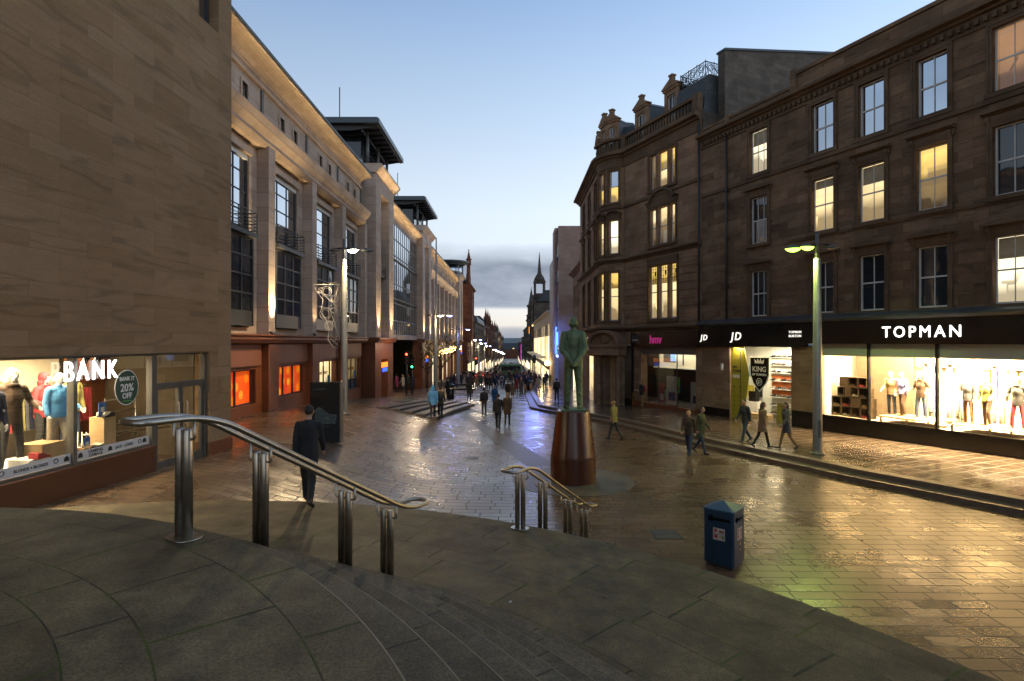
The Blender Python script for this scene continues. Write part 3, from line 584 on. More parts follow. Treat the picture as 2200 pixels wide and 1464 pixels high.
def human(legs=((.3,.08),(-.25,.35)),arms=((-.25,.25,.12),(.25,.25,.12)),sh=.185,hem=.78,hair='short',lean=.03,head=(0,0),foot=.25,spread=.09,flare=1.0,pack=False,hands=None,hat=False,fing=True,slim=1.0,scarf=False):
    """joints of a standing figure that faces +y; returns one MB per garment"""
    B=MB();T=MB();Cc=MB();Hr=MB();S=MB();S2=MB();P=MB()
    hz=.90; 
    def leanp(p): p=V(p); p.y+=max(0,p.z-hz)*lean*2; return p
    low=9; ank=[]
    for sd,(th,kn) in zip((-1,1),legs):
        hip=V((sd*.085,0,hz)); kd=V((sd*(spread-.085)*.6,math.sin(th)*.43,-math.cos(th)*.43)); k=hip+kd
        a=k+V((sd*(spread-.085)*.4,math.sin(th-kn)*.41,-math.cos(th-kn)*.41)); ank.append((sd,hip,k,a,th-kn)); low=min(low,a.z-.075)
    dz=-low
    for sd,hip,k,a,sa in ank:
        for q in (hip,k,a): q.z+=dz
        B.cap(hip,k,.078*slim,.052*slim); B.cap(k,a,.05*slim,.036*slim)
        T.cap(hip,k,.095*slim,.066*slim); T.cap(k,a+V((0,0,-.02)),.066*slim,.055*slim)
        fa=sa*.8; fd=V((sd*foot,math.cos(fa),math.sin(fa))).normalized(); dn=V((0,math.sin(fa),-math.cos(fa)))
        heel=a-fd*.045+dn*.035; toe=a+fd*.145+dn*.045
        Sx=S if sd<0 else S2
        for q in (B,Sx): q.cap(heel,toe,.036 if q is Sx else .03,.034 if q is Sx else .026)
        Sx.cap(a,heel,.042,.038)
    def up(x,y,z): return leanp((x,y,z+dz))
    B.ball(up(0,0,hz+.03),(.15,.11,.12)); T.ball(up(0,-.005,hz+.02),(.165*slim,.125*slim,.13))
    B.cap(up(0,0,hz),up(0,0,1.2),.115,.12); B.ball(up(0,0,1.25),(.16,.11,.2)); B.cap(up(-.12,0,1.4),up(.12,0,1.4),.065,.065); B.cap(up(0,-.005,1.42),up(0,.012,1.56),.055,.05)
    # coat or jacket
    Cc.ball(up(0,0,1.25),(.185,.135,.235),14,9); Cc.cap(up(-sh+.07,-.005,1.395),up(sh-.07,-.005,1.395),.085,.085); Cc.ball(up(0,-.02,1.33),(.165,.12,.16),14,9)
    q=MB(); hemz=hem; n=7
    q.lathe([(.001,hemz-.002),(.178*flare,hemz),(.176,.95),(.162,1.1),(.17,1.22),(.1,1.36),(.001,1.37)],(0,0,dz),18,sy=.72)
    q.v=[leanp((p.x,p.y,p.z)) for p in q.v]; Cc.join(q); Cc.lathe([(.001,0),(.075,.0),(.07,.06),(.001,.065)],up(0,-.005,1.44),12)
    if scarf: Cc.tube([up(.085*math.cos(t),.01+.08*math.sin(t),1.47) for t in [2*PI*i/12 for i in range(12)]],.036,8,closed=True)
    # head
    hc=up(0,.02,1.635); Rm=Mx.Rotation(head[1],3,'Z')@Mx.Rotation(-head[0],3,'X')
    def hp(x,y,z): return hc+Rm@V((x,y,z))
    B.ball(hc,(.076,.093,.105),14,10,rot=Rm); B.ball(hp(0,.03,-.05),(.055,.06,.065),10,8,rot=Rm); B.cap(hp(0,.088,.0),hp(0,.108,-.022),.010,.014,8)
    for sd in (-1,1): B.ball(hp(sd*.079,-.005,-.008),(.012,.022,.032),8,6,rot=Rm); B.ball(hp(sd*.03,.082,.012),(.014,.012,.009),6,5)
    B.cap(hp(-.02,.083,-.055),hp(.02,.083,-.055),.009,.009,8)
    if hair=='short': Hr.ball(hp(0,-.018,.022),(.083,.092,.098),12,9,rot=Rm)
    elif hair=='long': Hr.ball(hp(0,-.02,.02),(.087,.096,.10),12,9,rot=Rm); Hr.cap(hp(0,-.065,-.02),hp(0,-.085,-.24),.075,.06)
    elif hair=='hood': Hr.ball(hp(0,-.02,.015),(.105,.112,.122),12,9,rot=Rm); Hr.cap(hp(-.05,-.05,-.1),hp(.05,-.05,-.1),.075,.075)
    elif hair=='bun': Hr.ball(hp(0,-.018,.022),(.083,.094,.098),12,9,rot=Rm); Hr.ball(hp(0,-.11,.05),.042)
    elif hair=='bald': Hr.ball(hp(0,-.03,-.02),(.084,.082,.06),12,9,rot=Rm)
    if hat: Hr.ball(hp(0,-.01,.05),(.092,.104,.085),12,9,rot=Rm)
    # arms
    for i,sd in enumerate((-1,1)):
        s0=up(sd*(sh-.01),-.005,1.405)
        if hands and hands[i]: e,wv=[up(*p) for p in hands[i]]
        else:
            sw,el_,out=arms[i]; d1=V((sd*out,math.sin(sw),-math.cos(sw))).normalized(); e=s0+d1*.285; d2=V((sd*out*.2,math.sin(sw+el_),-math.cos(sw+el_))).normalized(); wv=e+d2*.24
        d2=(wv-e).normalized()
        B.cap(s0,e,.045,.036); B.cap(e,wv,.036,.026); Cc.cap(s0,e,.070,.056); Cc.cap(e,wv-d2*.01,.056,.046)
        if fing: fingers(B,wv,d2,sd)
        else: B.cap(wv,wv+d2*.12,.03,.026)
    if pack: P.ball(up(0,-.19,1.22),(.15,.10,.22),12,9); P.ball(up(0,-.25,1.13),(.12,.06,.10),10,8); P.box(-.14,.14,-.2+lean,-.12+lean,1.02+dz,1.4+dz)
    return dict(body=B,trousers=T,coat=Cc,hair=Hr,shoes=S,shoeb=S2,pack=P)
CL=lambda n,c: simple('cloth_'+n,c,.85,0,.3,7,.3)
CO={'black':CL('black',(.012,.012,.013)),'navy':CL('navy',(.014,.02,.05)),'blue':CL('blue',(.02,.09,.22)),'brown':CL('brown',(.06,.035,.02)),'olive':CL('olive',(.05,.05,.022)),'grey':CL('grey',(.07,.07,.075)),'red':CL('red',(.25,.015,.02)),'tan':CL('tan',(.22,.14,.07)),'pink':CL('pink',(.25,.04,.11)),'yellow':CL('yellow',(.40,.23,.02)),'cream':CL('cream',(.4,.35,.27)),'denim':CL('denim',(.03,.045,.08)),'wine':CL('wine',(.13,.01,.02)),'khaki':CL('khaki',(.20,.17,.05)),'lilac':CL('lilac',(.25,.23,.5)),'lightblue':CL('lightblue',(.10,.32,.6)),'greydark':CL('charcoal',(.03,.03,.032))}
HAIR={'dark':simple('dark_hair',(.015,.01,.008),.7),'brown':simple('brown_hair',(.06,.03,.015),.7),'fair':simple('fair_hair',(.25,.15,.06),.7)}
SHOE=simple('shoe_leather',(.015,.012,.01),.5)
def kit(name,voxel=.013,**kw):
    h=human(**kw); d={}
    d['body']=fuse(h['body'],voxel*.8,4,[M['skin']],name+'_body')
    for k,sm in (('trousers',5),('coat',5),('hair',5),('shoes',3),('shoeb',3),('pack',5)):
        if h[k].v: d[k]=fuse(h[k],voxel,sm,[CO['black']],name+'_'+k)
    # a one-mesh version for people far down the street
    me=bpy.data.meshes.new(name+'_far'); bm=bmesh.new()
    for i,k in enumerate(('body','trousers','coat','hair','shoes','pack','shoeb')):
        if h[k].v:
            f=fuse(h[k],.032,2); n0=len(bm.faces); bm.from_mesh(f); bm.faces.ensure_lookup_table()
            for q in bm.faces[n0:]: q.material_index=4 if i==6 else i; q.smooth=True
            bpy.data.meshes.remove(f)
    bm.to_mesh(me); bm.free()
    for i in range(6): me.materials.append(M['skin'])
    d['far']=me; return d
KIT={
 'walk_man':kit('walk_man',legs=((.32,.06),(-.22,.42)),arms=((-.28,.3,.12),(.28,.3,.12)),hem=.80),
 'walk_woman':kit('walk_woman',legs=((-.20,.45),(.30,.05)),arms=((.22,.5,.10),(-.22,.3,.10)),hem=.62,hair='long',slim=.88,sh=.165,flare=1.12),
 'stand_coat':kit('stand_coat',legs=((.03,.03),(-.04,.06)),arms=((.05,.5,.12),(.1,.8,.12)),hem=.55,flare=1.1,hair='bun',sh=.17,slim=.9),
 'pack_man':kit('pack_man',legs=((.26,.05),(-.2,.38)),arms=((-.2,.5,.16),(.2,.6,.16)),hem=.82,pack=True,hat=True),
 'hood_walk':kit('hood_walk',legs=((-.22,.4),(.28,.05)),arms=((.2,.2,.14),(-.25,.3,.14)),hem=.74,hair='hood',sh=.195),
 'phone_man':kit('phone_man',legs=((.03,.04),(-.02,.04)),arms=((.1,1.5,.1),(.15,1.35,.12)),hem=.83,head=(-.5,0),pack=True),
 'model_a':kit('model_a',legs=((.05,.05),(-.12,.1)),arms=((.0,.25,.16),(.15,.9,.22)),hem=.80,hair='bald',spread=.14,foot=.5),
 'model_b':kit('model_b',legs=((.28,.5),(-.08,.02)),arms=((.1,.9,.3),(-.05,.4,.2)),hem=.84,hair='bald',spread=.11,foot=.5,head=(0,.5)),
 'model_c':kit('model_c',legs=((.0,.02),(.12,.2)),arms=((-.1,1.2,.5),(.05,1.3,.35)),hem=.78,hair='hood',spread=.16,foot=.4,scarf=True),
}
PARTN={'coat':'coat','trousers':'trousers','hair':'hair','shoes':'shoe','shoeb':'shoe','pack':'backpack'}
def setmat(o,i,m):
    o.material_slots[i].link='OBJECT'; o.material_slots[i].material=m
def person(k,loc,rz,label,coat='black',tr='greydark',hair='dark',pack='greydark',group=None,s=1.0,cat='person',name='person',skin=None,shoes=None,drop=()):
    K=KIT[k]; o=bpy.data.objects.new(name,K['body']); col.objects.link(o); o.location=loc; o.rotation_euler=(0,0,rz); o.scale=(s,s,s); tag(o,label,cat,group)
    setmat(o,0,skin or M['skin'])
    for p in ('coat','trousers','hair','shoes','shoeb','pack'):
        if p in K and p not in drop:
            c=bpy.data.objects.new(PARTN[p],K[p]); col.objects.link(c); c.parent=o
            setmat(c,0,CO[coat] if p=='coat' else CO[tr] if p=='trousers' else (CO[coat] if K is KIT['hood_walk'] else HAIR.get(hair) or CO.get(hair) or skin) if p=='hair' else (shoes or SHOE) if p in('shoes','shoeb') else CO[pack])
    return o
def far_person(k,loc,rz,label,coat,tr,hair,group,s=1.0):
    o=bpy.data.objects.new('person',KIT[k]['far']); col.objects.link(o); o.location=loc; o.rotation_euler=(0,0,rz); o.scale=(s,s,s); tag(o,label,'person',group)
    for i,m_ in enumerate((M['skin'],CO[tr],CO[coat],CO[coat] if k=='hood_walk' else HAIR[hair],SHOE,CO['greydark'])): setmat(o,i,m_)
    return o
def P2(x,y,Yd=None):  # a point on the street seen at photo pixel (x, y): walk along the ray to the ground
    lo,hi=6,400
    for _ in range(50):
        mid=(lo+hi)/2; p=at(x,y,mid)
        zz=gz(p.x,p.y)+(.31 if (mid<71 and p.x>kx(mid)+.6) else .0)
        if p.z>zz: lo=mid
        else: hi=mid
    p=at(x,y,lo); p.z=zz; return p
p=pol(10.0,rad(82.5),1.25)
person('walk_man',(p.x,p.y,1.25),rad(8),'man in a black coat walking away at the curved landing edge, by the map board','black','black','dark',s=1.0)
NEAR=[ # kit, x, y, heading, label, coat, trousers, hair
 ('hood_walk',930,900,.15,'person in a light blue hooded jacket walking away','lightblue','greydark','dark'),
 ('pack_man',946,899,.05,'person in dark olive with a backpack beside the light blue jacket','olive','black','brown'),
 ('walk_woman',1008,862,.0,'woman in an olive coat and black leggings walking away alone before the black bench','olive','black','brown'),
 ('pack_man',1040,893,.1,'person with a dark backpack walking near the black and brown pair','brown','greydark','dark'),
 ('walk_man',1070,922,-.1,'person in a black coat, nearest of the group in the street centre','black','black','dark'),
 ('walk_woman',1090,915,-.05,'person in brown with fair hair, shoulder to shoulder with the one in black','brown','black','fair'),
 ('stand_coat',1063,880,3.1,'person in a blue jacket walking in the middle of the street behind the pair','blue','brown','brown'),
 ('walk_man',1091,862,3.2,'person in a dark brown jacket before the kerb corner, coming this way','brown','greydark','brown'),
 ('walk_woman',1101,864,.1,'person in a tan coat walking in the middle of the street','tan','cream','brown'),
 ('pack_man',1196,862,.0,'person in black with a bulky backpack walking on the upper pavement near the statue','black','black','dark'),
 ('walk_woman',1156,845,2.9,'person in a cream coat and dark trousers on the upper pavement','cream','navy','fair'),
 ('walk_man',1170,838,.2,'person in a navy coat on the upper pavement before the white frontage','navy','greydark','dark'),
 ('walk_woman',1181,829,.3,'person in a yellow jacket in front of the white frontage','yellow','greydark','brown'),
 ('walk_woman',1120,850,3.0,'slim person in grey by the litter bin at the kerb end','grey','black','dark'),
 ('stand_coat',1110,846,.3,'person in a wine coat near the kerb corner','wine','black','brown'),
 ('stand_coat',853,842,1.0,'woman in a pink coat standing by the shopping centre corner entrance','pink','greydark','brown'),
 ('walk_woman',866,843,1.2,'person in a cream jacket beside the pink coat at the corner entrance','cream','denim','fair'),
 ('walk_man',879,838,1.2,'man in an olive jacket waiting near the red traffic light by the brown entrance','olive','denim','dark'),
 ('stand_coat',888,838,1.4,'person in a dark navy coat next to the olive jacket by the brown entrance','navy','black','dark'),
 ('walk_man',902,834,1.6,'person in red and black by the two young trees','red','black','dark'),
 ('stand_coat',962,862,1.2,'person in black standing against the dark bollard bin by the trees','black','black','dark'),
 ('walk_man',1480,978,2.6,'fair haired person in a brown jacket and jeans stepping down from the kerb steps','brown','denim','fair'),
 ('walk_woman',1505,975,-2.4,'person in a dark olive coat crossing the kerb steps next to the brown jacket','olive','denim','dark'),
 ('walk_man',1320,945,.9,'person in grey with a mustard scarf in the dim street between plinth and shops','khaki','greydark','fair'),
 ('walk_man',1601,950,1.9,'person in dark clothes passing the trainer shop window','greydark','denim','dark'),
 ('walk_woman',1637,962,-1.4,'person in a tan jacket passing before the trainer shop shelves','tan','black','brown'),
 ('walk_woman',1690,965,1.6,'person in a grey coat beside the stone pier of the trainer shop','grey','tan','dark'),
]
for k,x,y,rz,lab,c,t,hr in NEAR:
    p=P2(x,y); person(k,p,rz,lab,c,t,hr,group=None,s=rnd.uniform(.95,1.03))
p=P2(1379,877); ph=person('phone_man',p,rad(100),'young man with a red backpack looking at a phone against the record shop pier','black','tan','dark','red')
pb=MB().box(-.03,.03,-.006,.006,-.06,.06).build('phone',M['black']); tag(pb,'dark phone held by the young man at the record shop','phone'); pb.location=V(p)+Mx.Rotation(rad(100),3,'Z')@V((-.05,.32,1.12)); pb.rotation_euler=(.7,0,rad(100))
# the crowd at the far crossing and down the hill
LABC={'black':'small figure in a black coat','navy':'small figure in a navy coat','grey':'small figure in a grey coat','brown':'small figure in a brown coat','olive':'small figure in an olive coat','red':'small figure in a red coat','tan':'small figure in a tan coat','blue':'small figure in a blue coat','cream':'small figure in a cream coat','greydark':'small figure in a charcoal coat','denim':'small figure in a faded blue coat'}
cs=['black']*5+['navy']*4+['grey']*3+['brown']*3+['olive']*2+['greydark']*4+['red','tan','blue','cream','denim']
kk=['walk_man','walk_woman','stand_coat','pack_man','hood_walk']
r2=random.Random(5)
for i in range(85):
    Y=r2.uniform(62,96); X=r2.uniform(-7.4,4.3); c=r2.choice(cs)
    far_person(r2.choice(kk),(X,Y,gz(X,Y)+(.31 if Y<71 and X>kx(Y)+.6 else 0)),r2.choice((0,PI))+r2.uniform(-.5,.5),LABC[c]+' in the crowd at the street crossing',c,r2.choice(('black','greydark','denim','brown')),r2.choice(('dark','dark','brown','fair')),LABC[c]+', crossing crowd',r2.uniform(.93,1.04))
for i in range(110):
    Y=100+260*r2.random()**1.4; X=r2.uniform(-6.2,3.6); c=r2.choice(cs)
    far_person(r2.choice(kk),(X,Y,gz(X,Y)),r2.choice((0,PI))+r2.uniform(-.5,.5),LABC[c]+' far down the sloping street beyond the crossing',c,r2.choice(('black','greydark','denim')),r2.choice(('dark','brown','fair')),LABC[c]+', far down the street',r2.uniform(.93,1.04))
# ---------------------------------------------------------------- the statue
h=human(legs=((.0,.02),(.02,.04)),sh=.182,hem=.80,hair='bald',spread=.125,foot=.35,lean=-.005,hands=(((-.222,-.075,1.13),(-.055,-.215,.90)),((.222,-.075,1.13),(.055,-.225,.905))),fing=False,slim=1.04,flare=1.02,head=(-.04,0))
mm=MB()
for k in ('body','trousers','coat','shoes','shoeb'): mm.join(h[k])
# clasped hands with separate fingers, seen from behind
for sd in (-1,1):
    w0=V((sd*.055,-.23,.905)); 
    mm.ball((sd*.038,-.245,.875),(.038,.024,.04))
    for j in range(4):
        a=V((sd*.055,-.262+.004*j,.905-.021*j)); b=V((-sd*.002+sd*.01,-.277,.897-.021*j)); c=V((-sd*.03,-.268,.89-.02*j)); mm.cap(a,b,.0105,.010,8); mm.cap(b,c,.010,.008,8)
    mm.cap((sd*.045,-.25,.925),(sd*.005,-.262,.935),.012,.009,8)
# collar, lapel folds, back seam and vents
mm.lathe([(.001,-.03),(.105,-.03),(.085,.035),(.001,.04)],(0,-.01,1.46),16,sy=.85)
for sd in (-1,1):
    mm.tube([V((sd*.165,-.04,1.40)),V((sd*.165,-.08,1.25)),V((sd*.12,-.125,1.05)),V((sd*.07,-.14,.95))],[.012,.017,.015,.008],8)
    mm.tube([V((sd*.15,-.12,1.35)),V((sd*.12,-.15,1.2)),V((sd*.09,-.145,1.02))],[.012,.018,.010],8)
    for z,q in ((.60,.02),(.30,-.01),(.14,.015)): mm.tube([V((sd*.06,-.055,z+.05+q)),V((sd*.11,-.078,z)),V((sd*.15,-.05,z-.03))],[.006,.014,.006],8)
    for z in (1.20,1.06): mm.tube([V((sd*.20,-.07,z+.05)),V((sd*.235,-.11,z)),V((sd*.25,-.07,z-.02))],[.006,.015,.006],8)
    mm.tube([V((sd*.02,-.145,.86)),V((sd*.03,-.15,.80))],.014,8)
hm=MB(); hm.ball((0,.0,1.655),(.086,.098,.105),14,10); hm.ball((0,-.012,1.615),(.092,.09,.062),14,9); mm.join(hm)
me=fuse(mm,.0105,3,[M['bronze']],'statue_figure')
SS=1.565
st=thing('statue',(SX,SY,2.1),'green bronze statue of a standing man in a suit, hands clasped behind his back','statue',rz=rad(-3))
fo=bpy.data.objects.new('figure',me); col.objects.link(fo); fo.parent=st; fo.scale=(SS,SS,SS)
m=MB(); m.box(-.36,.36,-.36,.36,-.03,.03); m.build('base_plate',M['bronze'],st,bevel=.01)
pl=thing('plinth',(SX,SY,0),'tall polished red-brown granite plinth under the bronze statue, tapering upwards','plinth')
m=MB(); m.lathe([(.01,0),(.672,0),(.672,.02),(.67,.70),(.672,.72),(.655,.80),(.49,2.045),(.485,2.07),(.47,2.08),(.001,2.08)],(0,0,0),96); m.build('granite_body',M['plinth'],pl)
gold=simple('worn_gilt_letter',(.16,.085,.04),.45); 
def ring_text(txt,r,z,size,amid,mat,par):
    mb=text_mb(txt,size,.006)
    q=MB(); q.add([(r*math.cos(amid+p.x/r)+math.cos(amid+p.x/r)*(-p.y),r*math.sin(amid+p.x/r)+math.sin(amid+p.x/r)*(-p.y),z+p.z) for p in mb.v],mb.f); return q.build('lettering',mat,par)
ring_text('SCOTTISH PARLIAMENT  SHALL BE A',.672,.715,.062,rad(-84),gold,pl)
# ---------------------------------------------------------------- facade tools
def cyc(*a): return a
class Fac:
    """a building in its own wall frame: x along the wall, y outwards, z up"""
    def __init__(s,name,O,n,label,cat='building',group=None):
        s.M=frame(O,n); s.root=thing(name,None,label,cat,group,M=s.M); s.map=None
    def put(s,mb,name,mat,parent=None,bevel=0):
        if s.map: mb.v=[s.map(p) for p in mb.v]
        return mb.build(name,mat,parent or s.root,bevel)
    def W(s,u,y,z): return s.M@V((u,y,z))
def wallmb(u0,u1,z0,z1,holes=(),y=0,rev=.28,mb=None,usub=None,mi=0,base=None):
    m=mb or MB(); us={u0,u1}; zs={z0,z1}
    for a,b,c,d in holes:
        us|={max(u0,a),min(u1,b)}; zs|={max(z0,c),min(z1,d)}
    if usub:
        n=int((u1-u0)/usub)
        for i in range(1,n): us.add(u0+(u1-u0)*i/n)
    us=sorted(us); zs=sorted(zs)
    for a,b in zip(us,us[1:]):
        for c,d in zip(zs,zs[1:]):
            x,z=(a+b)/2,(c+d)/2
            if any(h[0]<x<h[1] and h[2]<z<h[3] for h in holes): continue
            m.quad((a,y,c),(b,y,c),(b,y,d),(a,y,d),mi)
    for a,b,c,d in holes:
        m.quad((a,y,c),(a,y,d),(a,y-rev,d),(a,y-rev,c),mi); m.quad((b,y,c),(b,y,d),(b,y-rev,d),(b,y-rev,c),mi)
        m.quad((a,y,d),(b,y,d),(b,y-rev,d),(a,y-rev,d),mi); m.quad((a,y,c),(b,y,c),(b,y-rev,c),(a,y-rev,c),mi)
    return m
def body(u0,u1,z0,z1,dep,mb,y=0,mi=0):   # the rest of the block: sides, roof and back
    m=mb; b=y-dep
    m.quad((u0,y,z0),(u0,y,z1),(u0,b,z1),(u0,b,z0),mi); m.quad((u1,y,z0),(u1,y,z1),(u1,b,z1),(u1,b,z0),mi)
    m.quad((u0,b,z0),(u0,b,z1),(u1,b,z1),(u1,b,z0),mi); m.quad((u0,y,z1),(u1,y,z1),(u1,b,z1),(u0,b,z1),mi); return m
def window(f,u0,u1,z0,z1,y=-.2,pane='dglass',frame_='white_paint',cols=2,rows=2,bar=.03,fw=.055,meet=True,tilt=0,name='window',panes=None):
    m=MB(); d=.05
    m.box(u0,u0+fw,y-d,y+d,z0,z1); m.box(u1-fw,u1,y-d,y+d,z0,z1); m.box(u0+fw,u1-fw,y-d,y+d,z1-fw,z1); m.box(u0+fw,u1-fw,y-d,y+d+.03,z0,z0+fw*1.3)
    zm=(z0+z1)/2
    if meet: m.box(u0+fw,u1-fw,y-d*.8,y+d*.8,zm-.03,zm+.03)
    for i in range(1,cols):
        x=u0+(u1-u0)*i/cols; m.box(x-bar/2,x+bar/2,y-d*.6,y+d*.6,z0+fw,z1-fw)
    if not meet or rows>2:
        for j in range(1,rows):
            z=z0+(z1-z0)*j/rows; m.box(u0+fw,u1-fw,y-d*.55,y+d*.55,z-bar/2,z+bar/2)
    w=f.put(m,name,M[frame_])
    ps=panes or [(z0,z1,pane)]
    for a,b,pm in ps: f.put(MB().box(u0+fw*.7,u1-fw*.7,y-.012,y+.002,a+fw*.7,b-fw*.7),'pane',M[pm],w)
    return w
def mould(f,u0,u1,prof,name,mat,parent=None,sub=None):
    m=MB()
    if sub:
        n=max(1,int((u1-u0)/sub)); k=len(prof); vs=[]
        for i in range(n+1):
            u=u0+(u1-u0)*i/n; vs+=[(u,p[0],p[1]) for p in prof]
        fs=[(i*k+j,i*k+(j+1)%k,(i+1)*k+(j+1)%k,(i+1)*k+j) for i in range(n) for j in range(k)]; m.add(vs,fs); m.add(vs[:k],[tuple(range(k))]); m.add(vs[-k:],[tuple(range(k))])
    else: m.prism(prof,'x',u0,u1)
    return f.put(m,name,mat,parent)
def corn(z,h,p,y=0): # classical cornice profile
    return [(y-.1,z),(y+p*.2,z),(y+p*.25,z+h*.25),(y+p*.5,z+h*.35),(y+p*.55,z+h*.5),(y+p,z+h*.62),(y+p,z+h*.9),(y+p*.9,z+h),(y-.1,z+h)]
def architrave(f,u0,u1,z0,z1,w=.17,p=.06,mat='old_trim',hood=None,sill=True,sub=None):
    m=MB(); m.box(u0-w,u0,-.02,p,z0,z1+w); m.box(u1,u1+w,-.02,p,z0,z1+w); m.box(u0,u1,-.02,p,z1,z1+w)
    m.box(u0-w,u0-w*.6,p,p+.025,z0,z1+w); m.box(u1+w*.6,u1+w,p,p+.025,z0,z1+w); m.box(u0-w*.6,u1+w*.6,p,p+.025,z1+w*.6,z1+w)
    if sill: m.box(u0-w-.04,u1+w+.04,-.02,.14,z0-.16,z0)
    f.put(m,'architrave',M[mat])
    if hood:
        z=z1+w+.18; a=u0-w-.12; b=u1+w+.12; m=MB()
        m.box(a+.05,b-.05,-.02,.10,z1+w,z)
        if hood=='arch':
            n=14; top=[(a,z)]+[(a+.02+(b-a-.04)*i/n,z+.10+.10*math.sin(PI*i/n)**1.5) for i in range(n+1)]+[(b,z)]
            m.prism(top,'y',-.02,.27)
        elif hood=='seg':
            n=14; w2=(b-a)*.36; c=(a+b)/2; m.prism(corn(z,.14,.24),'x',a,c-w2); m.prism(corn(z,.14,.24),'x',c+w2,b)
            pts=[(c-w2*math.cos(PI*i/n),z+w2*.62*math.sin(PI*i/n)) for i in range(n+1)]
            for k in range(n):
                (x0,q0),(x1,q1)=pts[k],pts[k+1]; t=.11
                m.prism([(x0,q0),(x1,q1),(x1+(x1-c)*.13,q1+t*.9*math.sin(PI*(k+1)/n)+.02),(x0+(x0-c)*.13,q0+t*.9*math.sin(PI*k/n)+.02)],'y',-.02,.24)
            m.prism([(c-w2,z)]+pts[1:-1]+[(c+w2,z)],'y',-.02,.06)
        else: m.prism(corn(z,.17,.26),'x',a,b)
        for x in (u0-w*.6,u1+w*.6): m.prism([(-.02,z),(.18,z),(.16,z-.12),(.08,z-.3),(.06,z-.42),(-.02,z-.45)],'x',x-.06,x+.06)
        f.put(m,'window_hood',M[mat])
# ================================================================ tenement with the menswear and trainer shops
T=Fac('sandstone_tenement',(16.5,18.45,0),(-.916,-.402),'long four-storey brown sandstone tenement with sash windows above the menswear shop')
CU=[-4.4,-2.0,.3,2.75,5.02,7.2,10.72]; hw=.535
FZ=[(5.36,7.63),(8.96,11.3),(12.45,14.62)]
holes=[(c-hw,c+hw,a,b) for c in CU for a,b in FZ]
m=wallmb(-8,14.7,4.9,15.1,holes); body(-8,14.7,4.9,15.1,11,m); T.put(m,'wall',M['old_stone'])
ST={ # pane by storey and column
 (0,2):'lit_white',(0,3):'dglass',(0,4):'dglass',(0,5):'dglass',(0,6):'dglass',
 (1,2):'dglass',(1,3):None,(1,4):'lit_warm',(1,5):None,(1,6):None,
 (2,2):'lit_orange',(2,3):'sglass',(2,4):'sglass',(2,5):'sglass',(2,6):'lit_white'}
for ci,c in enumerate(CU):
    for fi,(a,b) in enumerate(FZ):
        pm=ST.get((fi,ci),'dglass'); pn=None; mid=(a+b)/2
        if (fi,ci)==(1,3): pn=[(a,mid+.03,'lit_dim'),(mid-.03,b,'lit_yellow')]
        if (fi,ci)==(1,5): pn=[(a,b,'lit_warm')]
        if (fi,ci)==(1,6): pn=[(a,mid+.03,'sglass'),(mid-.03,b,'dglass')]
        window(T,c-hw,c+hw,a,b,-.18,pm or 'dglass',cols=3 if ci==6 else 2,panes=pn)
        architrave(T,c-hw,c+hw,a,b,hood=None if fi==2 else ('line' if fi==1 and ci!=6 else 'arch'))
for c,z0,z1 in ((5.02,10.55,11.22),(7.2,10.9,11.22),(10.72,13.9,14.55),(.3,6.9,7.56)):
    q=MB(); q.box(c-hw+.07,c+hw-.07,-.168,-.164,z0,z1); q.box(c-hw+.07,c+hw-.07,-.17,-.158,z0-.03,z0); T.put(q,'roller_blind',simple('linen_roller_blind',(.42,.33,.2),.8))
m=MB(); u=-8
while u<14.6: m.box(u,u+.12,.02,.2,14.93,15.12); u+=.27
T.put(m,'dentil_course',M['old_trim'])
mould(T,-8,14.72,[(-.1,14.8),(.06,14.8),(.06,14.95),(.1,15.1),(-.1,15.1)],'frieze',M['old_trim']); mould(T,-8,14.74,corn(15.1,.42,.45),'cornice',M['old_trim'])
m=MB(); m.box(-8,8.7,-.35,.02,15.52,16.35); m.box(-8,8.75,-.4,.1,16.35,16.5); m.box(8.7,14.7,-.35,.0,15.52,15.82); m.box(8.72,14.7,-.4,.06,15.82,15.95); m.box(8.5,8.8,-.42,.12,15.52,16.62); m.box(12.6,12.9,-.4,.1,15.52,16.05); T.put(m,'parapet',M['old_stone'])
mould(T,-8,14.7,[(-.05,12.12),(.08,12.12),(.11,12.28),(-.05,12.28)],'sill_course',M['old_trim']); mould(T,-8,9,[(-.05,8.72),(.06,8.72),(.08,8.84),(-.05,8.84)],'sill_course',M['old_trim'])
m=MB(); m.tube([(12.75,.12,5.2),(12.75,.12,15.0)],.055,8); 
for z in (7,9.5,12): m.box(12.66,12.84,0,.19,z,z+.06)
T.put(m,'drainpipe',M['dark'])
# gable of the next house rising behind the parapet, seen side on
# ---- ground floor
mould(T,-8,14.7,[(0,4.98),(.32,4.98),(.42,5.08),(.42,5.16),(.1,5.3),(0,5.3)],'shopfront_cornice',M['lead'])
m=MB(); m.box(-8,7.95,-.05,.26,4.02,4.98); m.box(7.97,14.72,-.05,.22,3.86,4.98); fa=T.put(m,'fascia',M['black'],bevel=.006)
lettering('TOPMAN',.60,OUT(3.03,.262,4.28),M['ltr'],'lettering',fa,.03,.0,.93,sp=1.34)
lettering('TOPMAN',.15,OUT(8.45,.226,4.5),M['ltr_soft'],'lettering',fa,.02,.001,1.0,sp=1.15); lettering('BURTON',.15,OUT(8.45,.226,4.32),M['ltr_soft'],'lettering',fa,.02,.001,1.0,sp=1.15)
for uu,sz in ((12.02,.56),(14.33,.42)):
    for ch,dx in (('J',-.42),('D',.26)):
        tm=text_mb(ch,sz,.03,.008,1.05)
        for p in tm.v: p.x+=p.z*.18+dx*sz
        tm.xf(OUT(uu,.226,4.2)); tm.build('lettering',M['ltr_soft'],fa)
